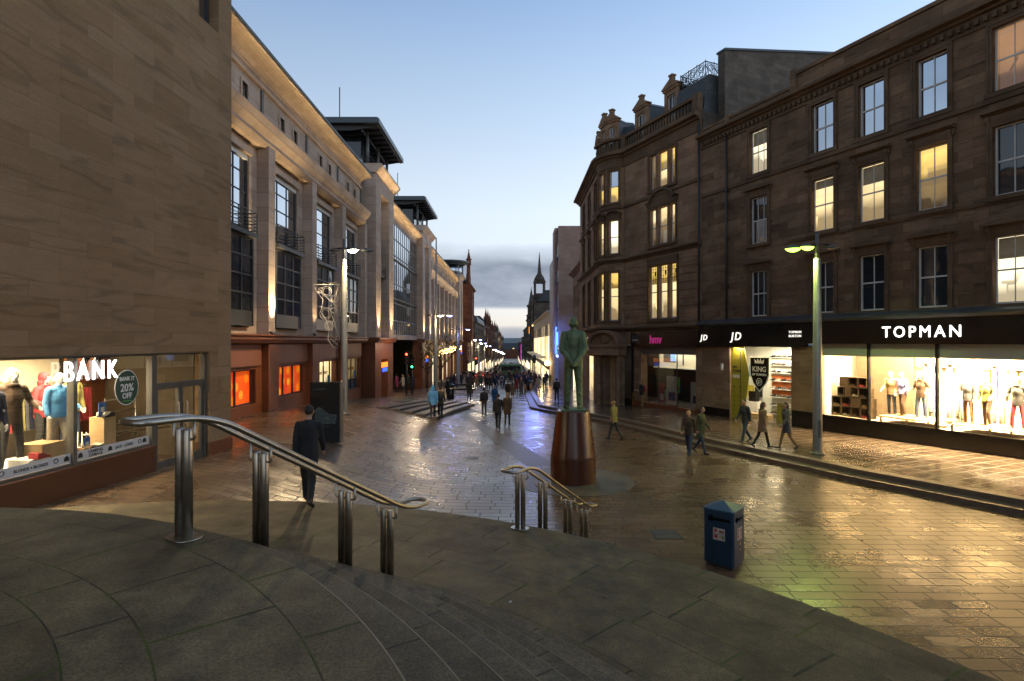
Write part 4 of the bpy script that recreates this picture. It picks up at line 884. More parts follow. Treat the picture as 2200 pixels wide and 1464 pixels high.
# stone piers and stall riser
T.put(MB().box(7.36,8.80,-.5,.0,-.6,3.86),'shop_pier',M['corner_stone']); T.put(MB().box(12.66,14.70,-.5,.0,-.9,3.86),'shop_pier',M['corner_stone'])
m=MB(); m.box(7.37,8.79,-.1,.03,-.6,.95); m.box(12.67,14.69,-.1,.03,-.9,.55); m.box(-8,7.35,-.35,.02,-.6,.88); T.put(m,'stall_riser',M['black'])
m=MB(); m.box(13.1,13.22,.0,.06,2.6,2.95); T.put(m,'alarm_box',M['white'])
# display window: mullions, glass, header band
MU=[7.35,5.17,2.61,-.2,-3.0,-6.0]
m=MB()
for u in MU[1:]: m.box(u-.035,u+.035,-.12,.03,.88,4.02)
m.box(-8,7.35,-.12,.02,.88,.93); T.put(m,'shop_window_frame',M['black'])
for a,b in zip(MU[1:],MU): T.put(MB().box(a+.036,b-.036,-.06,-.05,.93,4.02),'shop_window',M['glass'])
hd=simple('translucent_header_blind',(.55,.55,.48),.6,0,.05,1)
for a,b in zip(MU[1:],MU): T.put(MB().box(a+.04,b-.04,-.12,-.09,3.5,4.02),'header_blind',hd)
# shop interior
warmwall=simple('shop_wall_cream',(.72,.66,.54),.7,0,.05,1); taupe=simple('taupe_back_wall',(.085,.06,.036),.7,0,.2,1); 
m=MB(); m.box(-8,7.36,-2.75,-2.6,.5,4.02,0); m.box(5.12,5.16,-1.5,-.3,.95,4.0,1) if False else None
m.box(7.36,7.4,-2.6,-.3,.5,4.02,0); m.box(-8,7.36,-2.6,-.3,4.03,4.1,0); m.box(-8,7.36,-2.6,-.3,.80,.86,0); m.box(-8.05,-8,-2.6,-.3,.5,4.02,0); T.put(m,'shop_interior',warmwall)
m=MB(); m.box(4.55,7.0,-2.0,-1.9,.86,3.95); T.put(m,'display_partition',taupe)
birch,bnt,bb=new_mat('birch_bark'); bv=nd(bnt,'ShaderNodeMapping',{'Vector':coord(bnt,'Object'),'Scale':(5,5,9)}).outputs[0]; bnt.links.new(ramp(bnt,noise(bnt,bv,1.2,3)[0],[(.36,(.07,.05,.03)),(.46,(.75,.68,.55))]),bb.inputs['Base Color'])
m=MB()
for i,u in enumerate((4.35,4.05,3.7,3.45,3.1,2.85,1.95,1.65,1.3,.95,.6,.3,.0,-.35,-.7,-1.1,-1.6,-2.0,-2.5)): m.tube([(u,-2.3+.12*(i%3),.86),(u,-2.3+.12*(i%3),3.2)],.07+.025*(i%2),8)
T.put(m,'birch_post',birch)
m=MB(); m.box(2.55,4.5,-2.25,-2.05,3.2,3.26); m.box(-3,2.2,-2.25,-2.05,3.2,3.26); T.put(m,'clothes_rail_beam',M['dark'])
m=MB()
for i in range(16):
    u=2.2-.28*i; m.box(u-.05,u+.16,-2.5,-2.42,2.1,3.05,i%3)
T.put(m,'hanging_garments',[CO['khaki'],CO['grey'],CO['cream']])
for i,u in enumerate((6.9,6.4,5.9,5.4,4.6,3.7,3.0,2.1,1.0,-.1,-1.3,-2.4)):
    sl_=MB(); sl_.tube([(u,-.75,4.0),(u,-.75,3.9)],.012,6); sl_.tube([(u,-.72,3.92),(u+.03,-.82,3.62)],.06,10); o=T.put(sl_,'spotlight',M['black'])
def flr(a,b): # low timber platform
    m=MB(); m.box(a,b,-1.75,-.35,1.10,1.14); 
    for u in (a,(a+b)/2-.03,b-.06):
        for y in (-.42,-1.74): m.box(u,u+.06,y,y+.06,.86,1.10)
    return m
for a,b,l in ((2.85,4.95,'pale timber display platform under the three figures in the middle shop window'),(-.05,2.35,'pale timber display platform under the figures in the brightest shop window')):
    o=thing('display_platform',T.W(a,-1,.86),l,'platform'); q=flr(a,b); q.xf(o.matrix_world.inverted()@T.M if False else (Mx.Translation(-T.W(a,-1,.86))@T.M)); q.build('timber_frame',M['wood'],o)
fyaw=math.atan2(T.M[1][1],T.M[0][1])-PI/2     # heading that faces out of the window
MODS=[('model_a',4.85,'model in an open tan blazer, first from the shoe boxes in the menswear window','tan','denim'),('model_b',4.4,'model in a lilac jacket, second from the shoe boxes in the menswear window','lilac','brown'),('model_c',3.7,'model in a dark hooded jacket and blue jeans, beside the lilac one','brown','denim'),
 ('model_a',2.1,'model in a patterned grey jacket in the brightest shop window','grey','tan'),('model_b',1.5,'model in an olive green parka with crossed legs in the shop window','khaki','brown'),('model_c',.6,'model in a charcoal sweater and wine red trousers in the shop window','greydark','wine')]
for k,u,l,c,t in MODS:
    p=T.W(u,-.95,1.14); person(k,p,fyaw+rnd.uniform(-.3,.3),l,c,t,'mannequin' if k!='model_c' else 'brown',cat='mannequin',name='mannequin',skin=M['mannequin'],shoes=CO['tan'],s=1.0)
CO['mannequin']=M['mannequin']

# shoe display boxes
boxm=simple('display_box_brown',(.05,.035,.02),.4); acr=glass_clear('acrylic',.6); shoe_c=[CO['tan'],CO['cream'],CO['brown'],CO['red'],CO['black']]
def shoe(mb,u,y,z,L=.24,mi=0,fl=1):
    mb.prism([(u-L*.5*fl,z),(u+L*.5*fl,z),(u+L*.5*fl,z+L*.13),(u+L*.2*fl,z+L*.2),(u-L*.02*fl,z+L*.34),(u-L*.2*fl,z+L*.38),(u-L*.46*fl,z+L*.36),(u-L*.5*fl,z+L*.15)],'y',y,y+L*.36,mi,False)
rows=[(.88,[(7.1,.42),(6.66,.42),(6.22,.42),(5.78,.42)]),(1.31,[(7.1,.42),(6.66,.42),(6.22,.42),(5.78,.42)]),(1.74,[(6.9,.3),(6.56,.28),(6.24,.28),(5.88,.42)]),(2.17,[(6.76,.4),(6.34,.4),(5.92,.4)])]
for j,(z,rs) in enumerate(rows):
    for i,(u,w_) in enumerate(rs):
        solid=(i+j)%3==0 and j>0
        o=thing('display_box',T.W(u,-.9,z),f"{'closed brown' if solid else 'clear fronted'} shoe display box, {['bottom','second','third','top'][j]} row of the stack, {['first','second','third','fourth'][i]} from the pier",'display box','shoe boxes stacked in the menswear window')
        X=Mx.Translation(-T.W(u,-.9,z))@T.M; h=.41
        q=MB()
        if solid: q.box(u-w_/2,u+w_/2,-1.1,-.7,z,z+h)
        else:
            for bx in ((u-w_/2,u+w_/2,-1.1,-.7,z,z+.02),(u-w_/2,u+w_/2,-1.1,-.7,z+h-.02,z+h),(u-w_/2,u-w_/2+.015,-1.1,-.7,z+.02,z+h-.02),(u+w_/2-.015,u+w_/2,-1.1,-.7,z+.02,z+h-.02),(u-w_/2,u+w_/2,-1.12,-1.1,z,z+h)): q.box(*bx)
        q.xf(X); q.build('case',boxm,o)
        if not solid:
            q=MB(); shoe(q,u-.02,-.95,z+.02,.25,0,1); shoe(q,u+.04,-.82,z+.02,.25,0,-1); q.xf(X); tag(q.build('shoe_pair',shoe_c[(i+2*j)%5],o))
wl=(1,.70,.38)
for a,b,e in ((5.25,7.3,520),(2.7,5.1,2600),(-.1,2.5,4800),(-3,-.3,4200),(-7.5,-3.2,4600)):
    lamp('AREA','shop_ceiling_light',T.W((a+b)/2,-.7,3.95),e,wl,T.W((a+b)/2,-1.5,.9),shape='RECTANGLE',size=(b-a)*.9,size_y=.5)
for a,b,e in ((5.3,7.2,95),(2.75,5.05,140),(-.05,2.45,140),(-2.9,-.35,95)):   # added lights that throw gold onto the wet paving, not display spots
    lamp('AREA','window_head_light',T.W((a+b)/2,-.16,3.44),e,(1,.60,.24),T.W((a+b)/2,3.6,.2),shape='RECTANGLE',size=(b-a)*.9,size_y=.22)
# ---- trainer shop
UA,UB=8.83,12.63
white_w=simple('trainer_shop_white',(.74,.72,.66),.6,0,.04,1)
m=MB(); m.box(UA-.2,14.6,-2.5,-2.4,-.8,3.9); m.box(UA-.15,UA-.02,-2.4,-.4,-.8,3.9); m.box(14.45,14.55,-2.4,-.52,-.8,3.9); m.box(UA-.2,14.6,-2.4,-.3,3.87,3.93); T.put(m,'shop_interior',white_w)
m=MB(); m.box(UA,UB,-2.4,.02,-.9,-.12); m.box(UB,14.5,-2.4,-.52,-.9,-.12); T.put(m,'shop_floor',M['kerb'])
T.put(MB().box(UA,12.0,-.12,-.11,-.12,3.86),'shop_window',M['glass'])
T.put(MB().box(UA-.0,UA+.05,-.16,-.05,-.12,3.86),'shop_window_frame',M['metal_grey']); T.put(MB().box(11.95,11.99,-.16,-.05,-.12,3.86),'shop_window_frame',M['metal_grey'])
yel=simple('yellow_panel',(.36,.29,.02),.5,0,.05,2)
m=MB(); m.prism([(12.62,-.12),(12.62,3.86),(11.75,3.86),(11.42,2.4),(11.72,.5),(11.78,-.12)],'y',-.10,-.06); yp=T.put(m,'yellow_panel',yel)
blk=simple('black_print',(.02,.018,.01),.6)
for i,tx in enumerate(('MEN','WOMEN')): lettering(tx,.15,OUT(12.5,-.058,2.75-.2*i),blk,'lettering',yp,.004,.004,1,'LEFT')
lettering('KIDS',.22,OUT(12.5,-.058,2.25),M['white'],'lettering',yp,.004,.008,1,'LEFT')
for i in range(6):
    for u in (12.4,12.0): 
        q=MB(); z=1.75-.24*i; q.prism([(u-.07,z),(u+.07,z+.02),(u+.02,z+.07)],'y',-.0585,-.055) if i%2 else q.box(u-.09,u+.09,-.0585,-.055,z,z+.035); T.put(q,'printed_mark',blk,yp)
sd=thing('hanging_sign',T.W(10.95,-.25,2.6),'black shield shaped sign with white border and crown hung in the trainer shop window','sign'); X=Mx.Translation(-T.W(10.95,-.25,2.6))@T.M
def shield(s): return [(10.95-.62*s,2.6+.78*s),(10.95+.62*s,2.6+.78*s),(10.95+.60*s,2.6-.15*s),(10.95+.4*s,2.6-.62*s),(10.95,2.6-1.02*s),(10.95-.4*s,2.6-.62*s),(10.95-.60*s,2.6-.15*s)]
q=MB(); q.prism(shield(.98),'y',-.30,-.27); q.xf(X); q.build('shield_border',M['white'],sd); q=MB(); q.prism(shield(.9),'y',-.30,-.262); q.xf(X); q.build('shield_face',M['black'],sd)
for tx,sz,z,b_ in (('KING',.36,2.62,.005),('OF TRAINERS',.15,2.42,.006)): lettering(tx,sz,X@OUT(10.95,-.26,z),M['white'],'lettering',sd,.006,b_)
q=MB(); q.prism([(10.68,3.02),(11.22,3.02),(11.26,3.24),(11.1,3.12),(11.04,3.28),(10.95,3.12),(10.86,3.28),(10.8,3.12),(10.64,3.24)],'y',-.262,-.257); q.xf(X); q.build('crown',M['white'],sd)
q=MB(); q.lathe([(.001,0),(.17,0)],(0,0,0),24) if False else q.tube([V((10.95+.17*math.cos(2*PI*k/24),-.258,2.1+.17*math.sin(2*PI*k/24))) for k in range(24)],.016,6,closed=True); q.xf(X); q.build('roundel',M['white'],sd)
tm=text_mb('JD',.2,.006,.006); tm.xf(X@OUT(10.95,-.258,2.03)); tm.build('lettering',M['white'],sd)
# shoe wall and counter
m=MB(); m.box(10.6,12.1,-2.4,-2.3,-.1,3.8); T.put(m,'shoe_wall',white_w)
orange=simple('orange_poster_print',(.50,.13,.04),.5,0,.5,3)
T.put(MB().box(10.65,12.0,-2.3,-2.285,1.35,2.35),'wall_poster',orange)
sw=MB()
for j,z in enumerate((3.3,2.9,2.5,2.08,1.66,1.24,.8,.35)):
    sw.box(10.65,12.0,-2.3,-2.08,z-.03,z-.012,5)
    for i in range(4): sw.join(MB().prism([(-.13,0),(.13,0),(.13,.035),(.03,.06),(-.02,.1),(-.12,.1)],'y',-.05,.05,(i*3+j*2)%5).xf(Mx.Translation((10.83+.33*i,-2.16,z-.01))@Mx.Scale(1.15,4)))
T.put(sw,'shelved_trainers',[CO['black'],CO['grey'],CO['cream'],CO['brown'],CO['black'],M['white']])
m=MB(); m.box(12.3,13.6,-2.0,-1.6,-.1,.9,0); m.box(12.5,12.95,-1.95,-1.65,.9,1.45,1); T.put(m,'shop_counter',[M['white'],M['black']])
m=MB(); m.box(13.3,13.7,-2.4,-2.35,1.1,1.7); T.put(m,'yellow_notice',yel); m=MB(); m.box(12.7,13.15,-2.4,-2.3,1.1,1.75); T.put(m,'black_carrier_bag',M['black'])
m=MB(); m.box(13.0,13.6,-2.4,-2.36,2.2,2.8); T.put(m,'blue_poster',CO['lightblue'])
m=MB(); m.prism([(9.4,-.1),(10.1,-.1),(10.05,1.05),(9.5,1.2)],'y',-.5,-.46); T.put(m,'yellow_display_stand',yel)
m=MB(); m.box(11.2,12.6,-1.5,-1.1,-.1,.35); T.put(m,'bench_seat',M['wood'])
lamp('AREA','window_head_light',T.W(10.4,-.2,3.75),75,(1,.66,.30),T.W(10.4,3,.2),shape='RECTANGLE',size=2.4,size_y=.1)  # added light aimed out at the pavement before the trainer shop
lamp('AREA','shop_ceiling_light',T.W(11.0,-1.0,3.8),420,(1,.86,.62),T.W(11.2,-1.3,0),shape='RECTANGLE',size=3.4,size_y=.8)
# ================================================================ corner house with the record shop
C=Fac('corner_tenement',(10.591,31.916,0),(-.916,-.402),'ornate brown sandstone corner house with rounded corner, balustrade and dormers')   # u=0 at the party wall
A1=7.44
def wz(u): return
TRI=[(2.26,2.72),(2.98,3.82),(4.08,4.6)]
ZA=[(5.55,8.85),(10.1,12.4),(13.6,15.8)]
TR2=[(2.05,2.75),(2.98,3.74),(3.98,4.72)]
holes=[(a,b,*ZA[0]) for a,b in TR2]+[(a,b,*ZA[1]) for a,b in TRI]+[(a,b,*ZA[2]) for a,b in TRI]
m=wallmb(0,A1,4.75,16.55,holes); C.put(m,'wall',M['corner_stone'])
for i,(a,b) in enumerate(TR2): window(C,a,b,*ZA[0],-.2,None,cols=1,panes=[(5.55,7.75,'lit_warm'),(7.7,8.85,'lit_yellow')])
for i,(a,b) in enumerate(TRI):
    window(C,a,b,*ZA[1],-.2,'dglass' if i==2 else 'lit_warm',cols=1,panes=[(10.1,11.25,'lit_dim'),(11.25,12.4,'lit_warm')])
    window(C,a,b,*ZA[2],-.2,'lit_yellow',cols=1,panes=[(13.6,14.7,'lit_dim' if i!=1 else 'lit_warm'),(14.7,15.8,'lit_yellow')] if i<2 else [(13.6,15.8,'lit_dim')])
ledg,lnt,lb=new_mat('leaded_stained_glass'); 
m=MB()
for a,b in TR2:
    for k in range(1,4): x=a+(b-a)*k/4; m.box(x-.012,x+.012,-.215,-.185,7.8,8.8)
    for z in (8.0,8.2,8.5,8.65): m.box(a,b,-.215,-.185,z-.012,z+.012)
    c=(a+b)/2; m.box(c-.08,c+.08,-.214,-.186,8.25,8.48)
C.put(m,'leaded_light',M['dark'])
def trim_all(f,u0,u1,sub=None):
    mould(f,u0,u1,corn(16.4,.55,.5),'cornice',M['old_trim'],sub=sub); mould(f,u0,u1,[(-.1,15.95),(.07,15.95),(.1,16.4),(-.1,16.4)],'frieze',M['old_trim'],sub=sub)
    mould(f,u0,u1,[(-.05,13.15),(.1,13.15),(.13,13.32),(-.05,13.32)],'string_course',M['old_trim'],sub=sub)
    mould(f,u0,u1,corn(9.45,.3,.28),'string_course',M['old_trim'],sub=sub); mould(f,u0,u1,corn(4.75,.38,.42),'string_course',M['old_trim'],sub=sub)
    # balustrade
    mould(f,u0,u1,[(-.02,16.95),(.26,16.95),(.26,17.12),(-.02,17.12)],'balustrade_base',M['old_trim'],sub=sub); mould(f,u0,u1,[(-.04,17.75),(.28,17.75),(.3,17.92),(-.06,17.92)],'balustrade_rail',M['old_trim'],sub=sub)
    m=MB(); n=int((u1-u0)/.27)
    for i in range(n): m.lathe([(.07,17.12),(.045,17.2),(.085,17.36),(.04,17.6),(.07,17.75)],(u0+(i+.5)*(u1-u0)/n,.11,0),7)
    f.put(m,'balusters',M['old_trim'])
trim_all(C,0,A1)
for u in (.2,A1-.25): C.put(MB().box(u-.22,u+.22,-.06,.32,16.95,18.0),'balustrade_pier',M['old_trim'])
for j in range(9): # channelled courses of the lower storey
    z=5.3+.46*j; C.put(MB().box(0,1.9,-.01,.035,z,z+.40),'rusticated_course',M['corner_stone']); C.put(MB().box(4.87,A1,-.01,.035,z,z+.40),'rusticated_course',M['corner_stone'])
m=MB(); m.box(1.92,2.05,-.02,.08,5.3,9.3); m.box(4.72,4.85,-.02,.08,5.3,9.3); m.box(1.92,4.85,-.02,.08,8.87,9.3); m.box(1.9,4.87,-.02,.16,5.32,5.5); C.put(m,'architrave',M['old_trim'])
architrave(C,2.2,4.66,*ZA[1],.14,.06,hood='seg'); architrave(C,2.2,4.66,*ZA[2],.14,.06)
m=MB(); m.tube([(.1,.14,4.8),(.1,.14,16.3)],.06,8); C.put(m,'drainpipe',M['dark'])
# mansard roof and iron cresting
m=MB(); rf=[(-.12,16.9),(-.2,17.3),(-.42,19.1),(-.6,19.2),(-8,19.2),(-8,16.9)]; m.prism(rf,'x',.05,2.5); m.prism([(-.15,16.9),(-.3,17.2),(-1.2,18.6),(-2.0,18.75),(-9,18.75),(-9,16.9)],'x',2.5,A1+.1); C.put(m,'mansard_roof',M['slate'])
m=MB()
def crest(m,a,b):
    a=V(a);b=V(b); L=(b-a).length; n=max(1,round(L/.62)); m.tube([a,b],.03,6); m.tube([a+V((0,0,.78)),b+V((0,0,.78))],.03,6); d=(b-a)/L
    for i in range(n+1): p=a+(b-a)*i/n; m.tube([p,p+V((0,0,.86))],.025,6)
    for i in range(n):
        c=a+(b-a)*(i+.5)/n
        for r_,zz in ((.2,.5),(.11,.5),(.13,.17)): m.tube([c+d*r_*math.cos(2*PI*k/12)+V((0,0,zz+r_*math.sin(2*PI*k/12))) for k in range(12)],.022,5,closed=True)
        for s_ in (-1,1): m.tube([c+d*s_*.28+V((0,0,.02)),c+d*s_*.16+V((0,0,.3)),c+d*s_*.3+V((0,0,.55)),c+d*s_*.12+V((0,0,.76))],.018,5)
crest(m,(.25,-.5,19.2),(2.35,-.5,19.2)); crest(m,(.25,-.5,19.2),(.25,-1.75,19.2)); crest(m,(2.35,-.5,19.2),(2.35,-3.6,19.2)); C.put(m,'iron_cresting',M['black'])
def dormer(f,u,z0,h,w,y=-.45,pane='dglass'):
    m=MB(); m.box(u-w/2,u-w/2+.26,y-.15,y+.1,z0,z0+h); m.box(u+w/2-.26,u+w/2,y-.15,y+.1,z0,z0+h); m.box(u-w/2+.26,u+w/2-.26,y-.15,y+.1,z0+h-.3,z0+h); m.box(u-w/2+.26,u+w/2-.26,y-.15,y+.12,z0,z0+.15)
    m.box(u-w/2-.06,u+w/2+.06,y-.2,y+.18,z0+h,z0+h+.14); m.prism([(u-w/2-.14,z0+h+.14),(u+w/2+.14,z0+h+.14),(u+w/2+.14,z0+h+.22),(u,z0+h+.66),(u-w/2-.14,z0+h+.22)],'y',y-.2,y+.22)
    m.box(u-.14,u+.14,y-.12,y+.14,z0+h+.5,z0+h+.82); m.box(u-.18,u+.18,y-.16,y+.18,z0+h+.82,z0+h+.92); d=f.put(m,'dormer',M['corner_stone'])
    m=MB(); m.box(u-w/2+.03,u+w/2-.03,y-2.2,y-.15,z0,z0+h+.05); m.prism([(u-w/2,z0+h+.05),(u+w/2,z0+h+.05),(u,z0+h+.5)],'y',y-2.2,y-.2); f.put(m,'cheek',M['lead'],d)
    m=MB(); a,b,c,e=u-w/2+.27,u+w/2-.27,z0+.15,z0+h-.3; 
    for bx in ((a,a+.06,y-.1,y-.02,c,e),(b-.06,b,y-.1,y-.02,c,e),(a,b,y-.1,y-.02,e-.06,e),(a,b,y-.1,y-.02,c,c+.06),(a,b,y-.09,y-.01,(c+e)/2-.03,(c+e)/2+.03),((a+b)/2-.015,(a+b)/2+.015,y-.09,y-.02,(c+e)/2,e)): m.box(*bx)
    sw_=f.put(m,'sash',M['white_paint'],d); f.put(MB().box(a+.03,b-.03,y-.07,y-.06,c+.03,e-.03),'pane',M[pane],sw_)
dormer(C,3.1,17.35,2.15,1.3,-.5); dormer(C,6.15,17.35,2.1,1.3,-.5)
# gable wall and chimney stack on the party line
m=MB(); m.prism([(.55,4.9),(.55,20.35),(-11.0,22.1),(-11.0,4.9)] if False else [(-1.15,4.9),(-1.15,20.35),(-11.5,22.2),(-11.5,4.9)],'x',-.55,-.02); C.put(m,'party_gable',ashlar('dark_gable_rubble',(.10,.085,.07),(.15,.125,.10),(.06,.05,.04),.7,.3,.2,.5,.9,.006))
m=MB(); m.prism([(-1.1,20.35),(-1.1,20.47),(-11.6,22.33),(-11.6,22.2)],'x',-.62,.05); C.put(m,'gable_coping',M['lead'])
m=MB(); m.quad((0,0,4.7),(0,-11,4.7),(0,-11,17),(0,0,17)); m.quad((0,-11,4.7),(A1+3,-11,4.7),(A1+3,-11,19),(0,-11,19)); C.put(m,'rear_wall',M['grey_stone'])
# rounded corner: wall bent round a quarter circle
cc=C.M.inverted()@V((8.1,40.6,0)); RB=2.0
p0=C.M.inverted()@V((7.6,38.66,0)); pend=C.M.inverted()@V((6.2,40.6,0))
a0=math.atan2(p0.y-cc.y,p0.x-cc.x); a1=math.atan2(pend.y-cc.y,pend.x-cc.x)
if a1>a0: a1-=2*PI
LB=RB*abs(a1-a0)
def bend(p):
    a=a0-(p.x/RB); r=RB+p.y; return V((cc.x+r*math.cos(a),cc.y+r*math.sin(a),p.z))
C.map=bend
bw=[(LB*.16,LB*.42),(LB*.60,LB*.86)]
holes=[(a,b,c,d) for a,b in bw for c,d in ZA]
m=wallmb(0,LB,4.75,16.55,holes,usub=.18); C.put(m,'bow_wall',M['corner_stone'])
for i,(a,b) in enumerate(bw):
    for j,(c,d) in enumerate(ZA):
        pn={0:[(c,(c+d)/2+.6,'lit_warm'),((c+d)/2+.55,d,'lit_yellow')],1:[(c,d,'lit_white' if i==0 else 'lit_warm')],2:[(c,(c+d)/2+.02,'lit_yellow'),((c+d)/2-.02,d,'sglass' if i==0 else 'lit_dim')]}[j]
        window(C,a,b,c,d,-.2,None,cols=1,panes=pn); architrave(C,a,b,c,d,.12,.05,hood='seg' if j==1 else None)
trim_all(C,0,LB,sub=.18)
C.map=None
# roof over the bow, two narrow dormer piers
pk=lambda a_,r_,z_: bend(V((a_,r_-RB,z_)))
m=MB(); m.lathe([(RB-.1,16.9),(RB-.4,17.3),(RB-1.0,19.0),(.01,19.3)],(cc.x,cc.y,0),28); C.put(m,'bow_roof',M['slate'])
for i,q in enumerate((LB*.42,LB*.80)):
    p=pk(q,RB-.35,0); an=math.atan2(p.y-cc.y,p.x-cc.x); mm=MB(); fk=Fac.__new__(Fac); fk.root=C.root; fk.M=C.M
    X=Mx.Translation((p.x,p.y,0))@Mx.Rotation(an-PI/2,4,'Z'); fk.map=lambda v,X=X: X@v
    dormer(fk,0,17.3,1.9,1.0,0)
# side front along the narrowing street
Bf=Fac('corner_tenement_side',(6.2,40.6,0),(-1,0),'x') if False else None
inv=C.M.inverted(); SB=frame((6.2,40.6,0),(-1,0)); fb=Fac.__new__(Fac); fb.root=C.root; fb.M=C.M; X2=inv@SB; fb.map=lambda v: X2@v
SW=[(1.1,2.2),(4.6,5.7),(8.1,9.2)]
m=wallmb(0,11.5,-2,16.55,[(a,b,c,d) for a,b in SW for c,d in ZA]); m.quad((11.5,0,-2),(11.5,0,16.5),(11.5,-9,16.5),(11.5,-9,-2)); fb.put(m,'side_wall',M['corner_stone'])
for a,b in SW:
    for j,(c,d) in enumerate(ZA): window(fb,a,b,c,d,-.2,'lit_dim' if (j==1 and a<2) else 'dglass',cols=1); architrave(fb,a,b,c,d,.12,.05,hood='line' if j==1 else None)
for pr,nm in ((corn(16.4,.55,.6),'cornice'),(corn(9.45,.3,.28),'string_course'),([(-.05,13.15),(.1,13.15),(.13,13.32),(-.05,13.32)],'string_course'),(corn(4.75,.38,.42),'string_course')): mould(fb,0,11.5,pr,nm,M['old_trim'])
m=MB(); m.prism([(-.15,16.9),(-1.4,19.0),(-8,19.3),(-8,16.9)],'x',0,11.4); fb.put(m,'mansard_roof',M['slate'])
for u in (2.2,): dormer(fb,u,17.0,1.9,1.0,-.3)
m=MB(); m.box(0,11.5,-.05,.2,3.4,4.5); ff=fb.put(m,'fascia',simple('purple_fascia',(.03,.012,.03),.3))
lettering('N',.5,X2@OUT(1.4,.205,3.7),M['ltr_soft'],'lettering',ff,.03,.01)
m=MB(); m.box(3.0,5.0,.001,.02,-.6,3.0); fb.put(m,'shop_window',M['lit_warm'])
# ---- ground floor of the record shop
m=MB(); m.box(.02,6.35,-.05,.26,3.82,4.75); fa=C.put(m,'fascia',M['black'],bevel=.006)
lettering('hmv',.72,OUT(3.75,.262,4.02),M['magenta'],'lettering',fa,.05,.012,.95)
m=MB(); m.box(5.45,6.2,.255,.275,4.05,4.55); C.put(m,'small_sign',M['dark'],fa); lettering('gamerbase',.15,OUT(5.82,.28,4.18),M['white'],'lettering',fa,.004)
C.put(MB().box(0,.5,-.5,.0,-1.2,3.82),'shop_pier',M['corner_stone']); C.put(MB().box(5.6,6.35,-.5,0,-1.2,3.82),'shop_pier',M['corner_stone'])
m=MB(); m.box(.0,.52,-.1,.03,-1.2,.3); m.box(5.58,6.36,-.1,.03,-1.2,.3); m.box(.5,5.6,-.4,-.02,-1.2,.22); C.put(m,'stall_riser',M['red_granite'])
C.put(MB().box(.5,5.6,-.1,-.09,.22,3.82),'shop_window',M['glass'])
m=MB(); m.box(.5,5.6,-.14,-.05,3.35,3.82); C.put(m,'header_panel',M['metal_grey'])
m=MB()
for u in (2.2,3.9): m.box(u-.015,u+.015,-.12,-.07,.22,3.35)
C.put(m,'shop_window_frame',M['metal_grey'])
dk=simple('dark_shop_back',(.02,.018,.016),.7)
m=MB(); m.box(.3,9,-3.2,-3.1,-1,2.4,0); m.box(.3,6.7,-2.4,-2.3,2.45,3.82,1); m.box(.3,9,-3.2,-.62,3.84,3.9,1); m.box(.2,.3,-3.2,-.5,-1,3.82,0); m.box(9,9.1,-3.2,-.65,-1,3.82,0); m.box(.3,9,-3.2,-.62,-.2,.2,0); m.box(.3,6.9,-2.6,-2.0,2.36,2.45,2); m.box(4.2,4.3,-2.3,-2.28,2.6,3.6,0); m.box(5.0,6.2,-2.3,-2.28,2.75,3.5,3); C.put(m,'shop_interior',[dk,warmwall,M['white'],CO['grey']])
lamp('AREA','shop_ceiling_light',C.W(4.2,-1.5,3.75),90,(1,.86,.6),C.W(4.2,-2.2,2.5),shape='RECTANGLE',size=4.6,size_y=.4)
PC=[CO['cream'],simple('poster_green',(.10,.40,.03),.5),CO['navy'],CO['red'],CO['lightblue']]
for i,(u,w_,z0,z1,mi) in enumerate(((3.15,1.0,.25,2.0,0),(2.75,.5,1.0,1.95,1),(1.1,1.0,.3,1.75,0),(.95,.6,.3,1.0,2),(4.4,.5,.25,1.5,3),(4.0,.4,.22,1.1,1))):
    q=MB(); q.box(u-w_/2,u+w_/2,-.5-.06*i,-.47-.06*i,z0,z1,0); q.box(u-w_*.35,u+w_*.3,-.469-.06*i,-.467-.06*i,z0+(z1-z0)*.15,z0+(z1-z0)*.45,1); o=C.put(q,'display_poster',[PC[mi],PC[(mi+2)%5]])
m=MB(); m.box(4.5,4.95,-1.9,-1.86,2.85,3.3); C.put(m,'lit_screen',emit('blue_screen',(.25,.45,1),1.4)); 
m=MB(); m.box(5.0,5.5,-.2,-.15,.3,1.0); 
# doorway recess, portico with columns and curved pediment at the rounded corner
m=MB(); m.box(6.36,7.35,-.6,-.5,-1.2,4.75); C.put(m,'doorway_back',dk); m=MB(); m.box(6.42,6.75,-.48,-.44,-1,3.6); C.put(m,'lit_door_slot',M['lit_dim'])
ys=MB(); ys.prism([(-.16,0),(.16,0),(.1,.75),(.06,.85),(-.06,.85),(-.1,.75)],'y',-.05,.05); o=thing('floor_sign',C.W(6.6,-.2,gz(7.9,37)+.33),'yellow wet floor sign standing in the record shop doorway','sign',rz=fyaw); ys.build('board',CO['yellow'],o); MB().box(-.06,.06,.051,.053,.3,.6).build('warning_mark',blk,o)
C.map=bend
m=wallmb(0,LB,-1.6,4.75,[(LB*.22,LB*.62,-1.6,3.1)],usub=.2,rev=.6); C.put(m,'bow_base',M['corner_stone'])
m=MB(); m.box(LB*.22,LB*.62,-.62,-.55,-1.6,3.1); C.put(m,'door',M['wood'])
C.map=None
for q in (LB*.14,LB*.70):
    p=pk(q,RB+.28,0); m=MB(); m.lathe([(.26,-1.5),(.26,-.9),(.2,-.8),(.19,2.9),(.26,3.05),(.3,3.2)],(p.x,p.y,0),16); C.put(m,'column',M['corner_stone'])
p=pk(LB*.42,RB+.1,0); an=math.atan2(p.y-cc.y,p.x-cc.x); X=Mx.Translation((p.x,p.y,0))@Mx.Rotation(an-PI/2,4,'Z'); m=MB(); m.box(-1.25,1.25,-.3,.55,3.2,3.75); m.box(-1.35,1.35,-.3,.65,3.75,3.9)
